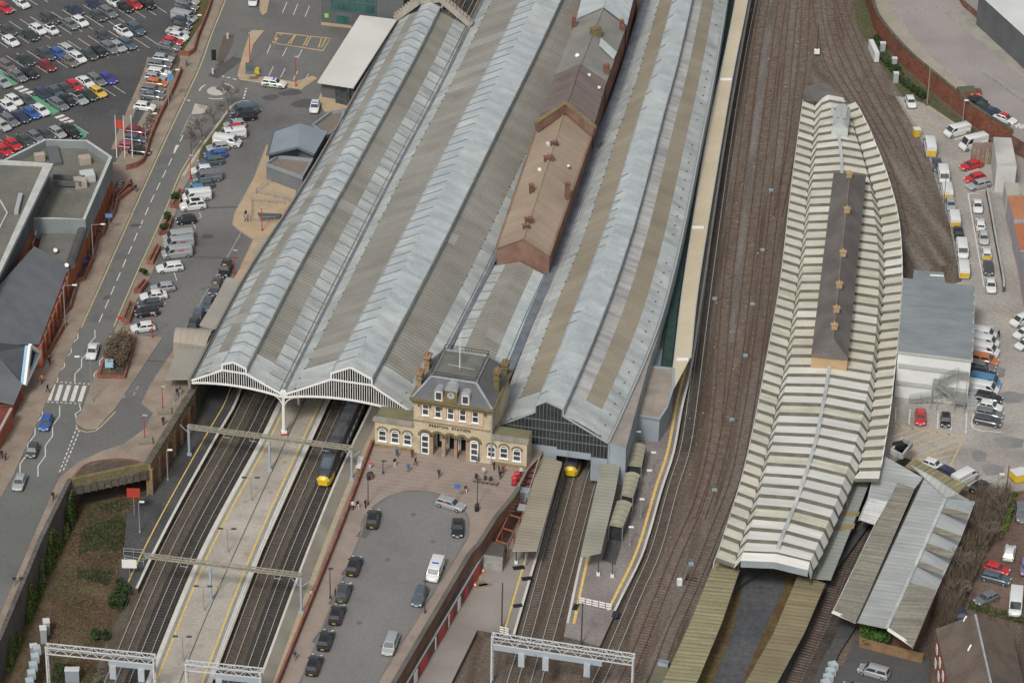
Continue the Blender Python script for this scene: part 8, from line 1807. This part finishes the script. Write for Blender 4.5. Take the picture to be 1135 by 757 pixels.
PP=[(144.5,212,U+.12,'walk','black','dark','person in black walking on the shopping centre pavement, left of a pair',.3),(150.5,213,U+.12,'walk','dark','jeans','person in dark coat walking on the shopping centre pavement, right of a pair',.3),
(55,404,U+.12,'walk','black','black','person in black walking below the lowest planter',0),(46.5,425,U+.12,'walk','orange','dark','person in an orange hi-vis jacket near the zebra crossing',-.5),(53,435,U+.12,'walk','black','black','person in black stepping towards the zebra crossing',1.0),
(59,554,U+.12,'walk','black','dark','person in black with a bag walking alone by the retaining wall',-.4),(16.5,648,U+.12,'walk','black','grey','person in black walking down the pavement, left of a pair',-.3),(23.5,648,U+.12,'walk','dark','black','person in dark coat walking down the pavement, right of a pair',-.3),
(2,508,U+.12,'stand','black','black','person in black at the left edge of the pavement',0),(6,510,U+.12,'stand','grey','dark','person in grey standing at the left edge pavement',1),
(196.5,439,U+.12,'walk','navy','black','person in navy under the ribbed side canopy',.5),(200,437,U+.12,'stand','black','dark','person in black waiting under the ribbed side canopy',2),(181,471,U+.12,'stand','black','black','person in black alone beside the arched wall parapet',0),
(273,246,U+.12,'walk','white','black','person in a white top walking with luggage past the ramp railings',1.2),(272.5,242,U+.12,'walk','black','dark','person in black beside the access ramp',.6) ,
(207,74,U+.12,'stand','grey','dark','person in grey near the small kiosk by the boundary wall',0),
(440,506,U,'walk','blue','black','person in a blue top near the left wing windows',.2),(457,507,U,'stand','maroon','black','person in maroon near the left wing corner',0),(437.5,517,U,'stand','black','white','person with black top and white trousers on the upper forecourt',.5),(460.5,516,U,'walk','dark','maroon','person in dark coat walking under the left arched door',.9),
(452.5,523,U,'stand','blue','grey','person in a blue top with arms out on the forecourt',0),(486.5,529,U,'walk','dark','dark','person in dark coat crossing the middle of the forecourt',-.3),(516,547,U,'walk','maroon','white','person in maroon beside the blue and white sign',.4),
(530,512.5,U,'walk','teal','dark','person in a teal jacket by the tall right door',1.6),(536,527,U,'stand','white','beige','person in a white coat behind the long bench',0),(547.5,521,U,'stand','black','black','person in black behind the bench near the right wing',1),
(553,525,U,'stand','dark','black','person in dark coat, nearest to the right wing cluster',2),(557.5,525,U,'stand','maroon','maroon','person in maroon at the right of the bench cluster',0),(554.5,531,U,'stand','black','dark','person in black at the right end of the bench',.5),(577.5,527.5,U,'stand','white','black','person in a white top beside the red post boxes',0),
(410,520,U,'stand','pink','white','person in a pink top beside the forecourt parapet',0),(391,565,U,'stand','white','black','person in a white top near the lone taxi',0),(396.5,564,U,'walk','black','white','person in black top and white trousers behind the lone taxi',.5),(405,563,U,'stand','black','black','person in black bending by the lone taxi',1),
(371.5,661,U,'stand','black','dark','person in black at the second taxi door',1.5),(345,664,U,'walk','beige','dark','person in beige beside the red parapet',0),(327,731,U,'walk','navy','grey','person in navy walking up the lower forecourt pavement',2.9),
(1106.5,375,.1,'walk','black','black','person in black walking past the line of white vans',.5)]
for a in PP: person(*a)
for x,y,top,l in ((528,531,'black','person in black sitting at the left end of the bench'),(538,533,'navy','person in navy sitting in the middle of the bench'),(544,534,'dark','person in dark coat sitting right of the middle of the bench')):
    person(x,y,U+.05,'sit',top,'dark',l,.2 if 0 else YAW)
# ================================================================== WIRES, PATCHES
def wire(px,off,label,z=5.3):
    pts=spline(PL(px,.2),9); pts=offset(pts,off); mb=MB(); q=[p+Vector((0,0,z)) for p in pts]
    for a_,b_ in zip(q[:-1],q[1:]): mb.bar(a_,b_,.035,.035); mb.bar(a_+Vector((0,0,1.1)),b_+Vector((0,0,1.1)),.03,.03); mb.bar(a_,a_+Vector((0,0,1.1)),.02,.02,up=Vector((1,0,0)))
    return mb.build('overhead_wire',MULD,None,label=label,category='overhead wire')
for px,o_2,l in ((isl_L[2:],SP+3.45,'contact wire over the leftmost track'),(isl_L[2:],SP,'contact wire over the track left of the island platform'),(isl_R[2:],-SP,'contact wire over the track right of the island platform'),(isl_R[2:],-SP-3.45,'contact wire over the dark train'),([(652,460),(633,522),(609,610),(583,707),(548,830)],0,'contact wire over the left central track'),([(678,460),(656,530),(633,617),(608,707),(574,830)],0,'contact wire over the right central track'),(T1[4:],0,'contact wire over the main track beside the beige canopy')): wire(px,o_2,l)
rp=random.Random(9)
PATD=mat('patch_dark',(.085,.083,.08),(.10,.098,.095),ns=.5,fa=.1); PATL=mat('patch_light',(.19,.186,.178),(.21,.205,.195),ns=.5,fa=.1)
def patches(name,spots,z,m,label):
    mb=MB()
    for x,y,w_,l_,ang in spots:
        c_=P(x,y,z); ex=Vector((math.cos(ang),math.sin(ang),0)); ey=Vector((-ex.y,ex.x,0)); n=14
        if l_>w_*2.5: mb.poly([c_-ex*l_/2-ey*w_/2,c_+ex*l_/2-ey*w_/2,c_+ex*l_/2+ey*w_/2,c_-ex*l_/2+ey*w_/2])
        else: mb.poly([c_+ex*l_/2*math.cos(k*6.283/n)*rp.uniform(.8,1.1)+ey*w_/2*math.sin(k*6.283/n)*rp.uniform(.8,1.1) for k in range(n)])
    struct(name,mb,m,label=label,cat='road')
A1=R(62)
patches('tarmac_patch',[(250,75,2.4,9,A1),(300,108,2.2,3.4,.4),(322,103,2.5,4.5,.2),(338,115,3.5,5,.2),(230,262,1.6,2.4,0),(245,230,.35,9,.1),(170,400,.35,14,-.1),(215,285,.35,15,.0),(150,250,1.2,2.2,.3),(118,330,1.0,1.6,1),(60,560,1.4,2.4,1)],U+.028,PATD,'dark repaired patches and trench lines on the street level')
patches('tarmac_patch',[(408,585,1.6,5.5,1.2),(390,628,1.5,5,1.2),(376,660,1.5,5,1.2),(360,700,1.5,6,1.2)],U+.02,mat('oil_stain',(.115,.112,.11),(.135,.13,.128),ns=.7,fa=.15),'oil stained strips under the forecourt taxi rank')
patches('tarmac_patch',[(140,75,1.6,3,.4),(125,125,1.8,3.4,1),(60,138,1.2,2.4,.3),(105,75,1.1,2,.3),(30,60,1.2,2.4,.3)],U+.016,PATD,'worn tyre lanes in the corner car park')
patches('tarmac_patch',[(460,590,.3,6,.3),(425,690,1.0,1.6,.3),(447,640,1.2,1.8,.8)],U+.022,PATL,'pale worn spots on the forecourt turning loop')
mb=MB()
for x,y in ((212,290),(225,320),(150,235),(124,300),(70,470),(44,540),(330,110),(430,620),(458,570),(398,690),(300,75),(262,60),(100,330),(480,600)):
    c_=P(x,y,U+.034); mb.poly([c_+Vector((math.cos(k*.6283)*.42,math.sin(k*.6283)*.42,0)) for k in range(10)])
struct('manhole_cover',mb,MULD,label='round dark manhole covers scattered over the roads',cat='manhole cover')
# ================================================================== TREES AND SCRUB
BARK=mat('bark',(.11,.085,.07),(.15,.12,.10),ns=2,fa=.2); TWIG=mat('bare_twigs',(.15,.11,.10),(.19,.145,.13),ns=1,fa=.2)
def bare_tree(x,y,z,h,label,seed,spread=.6,twm=TWIG,bk=BARK,name='bare_tree',group=None,dens=1):
    rnd=random.Random(seed); p=P(x,y,z); t=root(name,label,'tree',p,group=group); tr=MB(); tw=MB()
    def grow(a,d,l,r,lev):
        b=a+d*l; (tr if lev<2 else tw).tube(a,b,max(r,.028),max(r*.65,.024),5 if lev<2 else 3)
        if lev>=(6 if h<7 else 5): return
        for k in range(3 if lev<3 else (3*dens if lev==3 else 2)):
            nd=(d+Vector((rnd.gauss(0,spread),rnd.gauss(0,spread),rnd.gauss(.12,.25)))).normalized()
            grow(a.lerp(b,rnd.uniform(.55,1)),nd,l*rnd.uniform(.6,.8),r*.6,lev+1)
    grow(p,Vector((0,0,1)),h*.34,h*.018,0)
    tr.build('trunk',bk,t); tw.build('crown',twm,t); return t
for i,(x,y,h_,l) in enumerate(((253,124,6.5,'bare tree on the grass verge nearest the mini roundabout'),(237,138,6.2,'bare tree on the grass verge, second from the roundabout'),(224,156,6.0,'bare tree on the grass verge, third from the roundabout'),(212,172,5.5,'bare tree on the grass verge, lowest of the row'))): bare_tree(x,y,U+.1,h_,l,i+1,group='bare trees on the grass verge')
def leafy(name,label,cat,x,y,z,rx,ry,h,m,n=900,seed=1,leaf=.22,twigs=True,sub_='foliage',kind=None):
    rnd=random.Random(seed); p=P(x,y,z); t=root(name,label,cat,p,kind=kind); mb=MB()
    cl=[(rnd.uniform(-.6,.6)*rx,rnd.uniform(-.6,.6)*ry,rnd.uniform(.3,.8)*h,rnd.uniform(.25,.5)) for _ in range(9)]
    for i in range(n):
        cx,cy,cz,cr=rnd.choice(cl); v=Vector((rnd.gauss(0,1),rnd.gauss(0,1),rnd.gauss(0,1))); v.normalize(); v*=rnd.random()**.4
        q=p+Vector((cx+v.x*cr*rx,cy+v.y*cr*ry,max(.05,cz+v.z*cr*h*.8))); a=Vector((rnd.gauss(0,1),rnd.gauss(0,1),rnd.gauss(0,.6))).normalized()*leaf*rnd.uniform(.6,1.4); b=a.cross(Vector((rnd.gauss(0,1),rnd.gauss(0,1),rnd.gauss(0,1)))).normalized()*leaf*.6
        mb.poly([q-a,q+b,q+a,q-b])
    mb.build(sub_,m,t); mb=MB()
    for k in range(6): q=Vector((rnd.uniform(-.5,.5)*rx,rnd.uniform(-.5,.5)*ry,h*.6)); mb.tube(p,p+q,.05,.03,5)
    mb.build('stem',BARK,t); return t
GRN=mat('green_leaves',(.045,.10,.02),(.08,.16,.035),ns=1.2,fa=.35,fs=4); DGRN=mat('dark_green_leaves',(.025,.05,.018),(.045,.075,.025),ns=1.2,fa=.35,fs=4); BRNL=mat('brown_twiggy',(.10,.075,.05),(.14,.11,.075),ns=1.2,fa=.35,fs=4); YGRN=mat('yellow_green_leaves',(.08,.115,.028),(.12,.155,.045),ns=1.0,fa=.3,fs=4)
leafy('brown_bush','large rounded brown winter bush in the big planter','bush',131,396,U+.4,3.3,5.4,3.4,mat('brown_bush_twigs',(.13,.095,.065),(.17,.13,.09),ns=1.2,fa=.3,fs=4),5200,3,.15)
leafy('green_bush','bright green rounded bush behind the wooden fence','bush',969,712,0,2.6,2.2,3.2,GRN,2200,4,.2)
leafy('shrub','dark green shrub beside the end of the disused platform','shrub',134,664,0,1.8,4.2,2.0,DGRN,1500,5,.2); leafy('shrub','small dark green shrub on the waste ground near the track','shrub',112,709,0,1.6,1.6,1.6,DGRN,800,6,.2)
for x,y,l in ((159.5,304,'round dark bush above the planter by the white estate car'),(181,254,'round dark bush in the planter beside the black hatchback'),(193.5,222,'small dark shrub in the planter by the white off-roader'),(186.5,244,'low green shrub at the top of the planter by the black hatchback')): leafy('round_bush',l,'bush',x,y,U+.6,.95,.95,1.4,DGRN,500,int(x),.15)
def ground_cover(name,label,px,z,m,n,hmax,leaf,seed,cat='vegetation',blade=False):
    rnd=random.Random(seed); pts=[P(x,y,z) for x,y in px]; xs=[p.x for p in pts]; ys=[p.y for p in pts]; mb=MB()
    def inside(x,y):
        c=False; j=len(pts)-1
        for i in range(len(pts)):
            if (pts[i].y>y)!=(pts[j].y>y) and x<(pts[j].x-pts[i].x)*(y-pts[i].y)/(pts[j].y-pts[i].y)+pts[i].x: c=not c
            j=i
        return c
    from mathutils import noise as mn
    k=0; tries=0
    while k<n and tries<n*30:
        tries+=1; x=rnd.uniform(min(xs),max(xs)); y=rnd.uniform(min(ys),max(ys))
        if not inside(x,y): continue
        g=mn.noise(Vector((x*.16+seed,y*.16,0)))
        if g<-.12 and rnd.random()<.85: continue
        k+=1; hh=hmax*max(.12,(.5+g))*rnd.random(); q=Vector((x,y,z+hh))
        if blade:
            b=q+Vector((rnd.gauss(0,.5),rnd.gauss(0,.5),rnd.uniform(.5,1)*leaf*4)); s=Vector((rnd.gauss(0,1),rnd.gauss(0,1),0)).normalized()*.035; q.z=z; mb.poly([q-s,q+s,b+s*.5,b-s*.5]); continue
        a=Vector((rnd.gauss(0,1),rnd.gauss(0,1),rnd.gauss(0,.5))).normalized()*leaf*rnd.uniform(.6,1.5); b=a.cross(Vector((rnd.gauss(0,1),rnd.gauss(0,1),rnd.gauss(0,1)))).normalized()*leaf*.6; mb.poly([q-a,q+b,q+a,q-b])
    return mb.build(name,m,None,kind='stuff',label=label,category=cat)
wst=[(160,552),(141,570),(136,612),(126,655),(122,700),(100,760),(20,800),(40,720),(75,620),(84,565)]
RUSTL=mat('rusty_bramble',(.15,.075,.04),(.11,.07,.045),ns=.6,fa=.35)
ground_cover('brambles','brown and rusty brambles over the disused trackbed',wst,.1,RUSTL,5200,.35,.12,11); ground_cover('weeds','green weeds scattered over the disused trackbed',[(150,548),(100,565),(88,600),(85,640),(120,650),(136,610),(140,572)],.1,DGRN,4200,.4,.14,12)
ground_cover('dry_grass','dry brown grass over the lower waste ground',wst,.1,mat('dry_grass',(.19,.15,.085),(.14,.115,.065),ns=.5),6500,.35,.11,13); ground_cover('weeds','dark green weeds around the bottom left gantry',[(60,735),(115,740),(110,790),(55,790)],.1,DGRN,1800,.5,.22,14)
def ivy(px0,px1,label,seed,z0=0,z1=5.5,n=1500,m=YGRN,th=.8):
    rnd=random.Random(seed); A,B=flat(P(*px0,6.6),0),flat(P(*px1,6.6),0); d=(B-A); nn=Vector((d.y,-d.x,0)).normalized(); nn=nn if nn.x>0 else -nn; mb=MB()
    for i in range(n):
        f=rnd.random()
        if math.sin(f*23+seed*2)+math.sin(f*51+seed)>.55+rnd.random()*.5: continue
        zz=z0+(z1-z0)*rnd.random()**1.3*(.55+.45*math.sin(f*9+seed)); q=A+d*f+nn*(.38+rnd.uniform(.0,th)*(1-.7*zz/z1))+Vector((0,0,zz)); a=Vector((rnd.gauss(0,1),rnd.gauss(0,1),rnd.gauss(0,1))).normalized()*.2; b=a.cross(Vector((rnd.gauss(0,1),rnd.gauss(0,1),rnd.gauss(0,1)))).normalized()*.16; mb.poly([q-a,q+b,q+a,q-b])
    mb.build('ivy',m,None,kind='stuff',label=label,category='ivy')
ivy((76.5,533),(45.5,596),'yellow green ivy on the upper retaining wall by the bridge',1,n=5200); ivy((41,606),(22,653),'yellow green ivy midway down the retaining wall',2,z1=4.8,n=3600); ivy((14,672),(0,705),'yellow green ivy at the bottom left of the retaining wall',3,z1=4,n=3000); ivy((77,532),(68,550),'dark green ivy in the corner under the bridge',5,z1=4.5,n=1500,m=DGRN)
scr=[(1083,556),(1120,548),(1112,575),(1098,605),(1082,640),(1060,690),(1042,700),(1036,680),(1052,640),(1070,595)]
ground_cover('scrub_twigs','tangle of bare brown scrub beside the goods shed',scr,.1,mat('scrub_stems',(.15,.115,.085),(.20,.165,.125),ns=.6,fa=.3),7000,2.5,.55,21,blade=True); ground_cover('scrub_leaves','brown and olive undergrowth beneath the bare scrub',scr,.1,mat('olive_brown_litter',(.10,.08,.05),(.085,.085,.035),ns=.5,fa=.35),8000,1.6,.24,22); ground_cover('hedge','green hedge strip between scrub and reddish car park',[(1118,548),(1128,550),(1116,590),(1108,600)],.1,YGRN,1500,2.0,.22,23)
ground_cover('hedge','green mossy hedge above the brick house',[(1078,664),(1135,686),(1140,694),(1072,674)],.1,mat('mossy_hedge',(.07,.08,.03),(.10,.10,.04)),1300,1.0,.2,24)
for i,(x,y,h_,l) in enumerate(((1112,585,8,'tall bare tree at the top of the scrub'),(1092,615,7,'bare tree in the middle of the scrub'),(1068,650,8,'bare tree at the lower end of the scrub'),(1060,675,6,'small bare tree behind the brick house'))): bare_tree(x,y,.1,h_,l,40+i,spread=.45,group='bare trees in the scrub')
ground_cover('ivy','dark green verge growth at the foot of the curved brick wall',[(972,40),(984,58),(1004,85),(1028,108),(1022,112),(1000,95),(978,70),(966,45)],.1,DGRN,2200,.9,.22,31)
ground_cover('weeds','sparse weeds and litter in the planting strip of the car park',[(196,60),(172,112),(150,158),(162,166),(186,112),(200,66)],U+.06,BRNL,1600,.5,.16,32)
ground_cover('litter','pale stones and litter specks over the track ballast',[(770,620),(700,757),(850,300),(900,0),(830,0),(790,300),(750,500),(700,700)],.1,mat('pale_specks',(.45,.43,.4)),160,.05,.16,33,cat='litter')
for k in list(PROTO):
    for c in list(PROTO[k].children_recursive)+[PROTO[k]]: bpy.data.objects.remove(c)
# ================================================================== LIGHT
w=bpy.data.worlds.new('World'); sc.world=w; w.use_nodes=True
nt=w.node_tree; bg=nt.nodes['Background']; sky=nt.nodes.new('ShaderNodeTexSky'); sky.sky_type='NISHITA'; sky.sun_disc=False
EL,AZ=R(48),R(200)
sky.sun_elevation=EL; sky.sun_rotation=AZ; sky.air_density=1.0; sky.dust_density=4.0; sky.ozone_density=1.0
hs=nt.nodes.new('ShaderNodeHueSaturation'); hs.inputs['Saturation'].default_value=.28
nt.links.new(sky.outputs[0],hs.inputs['Color']); nt.links.new(hs.outputs[0],bg.inputs[0]); bg.inputs[1].default_value=.088
sd=bpy.data.lights.new('sun','SUN'); sd.energy=1.65; sd.angle=R(10); sd.color=(1,.97,.92)
so=bpy.data.objects.new('sun',sd); COL.objects.link(so)
dirv=Vector((math.sin(AZ)*math.cos(EL),math.cos(AZ)*math.cos(EL),math.sin(EL)))
so.rotation_euler=dirv.to_track_quat('Z','Y').to_euler()
sc.view_settings.view_transform='Standard'; sc.view_settings.look='None'; sc.view_settings.gamma=1; sc.view_settings.use_curve_mapping=False
sc.view_settings.exposure=0.26
sc.cycles.max_bounces=4; sc.cycles.diffuse_bounces=2; sc.cycles.glossy_bounces=2
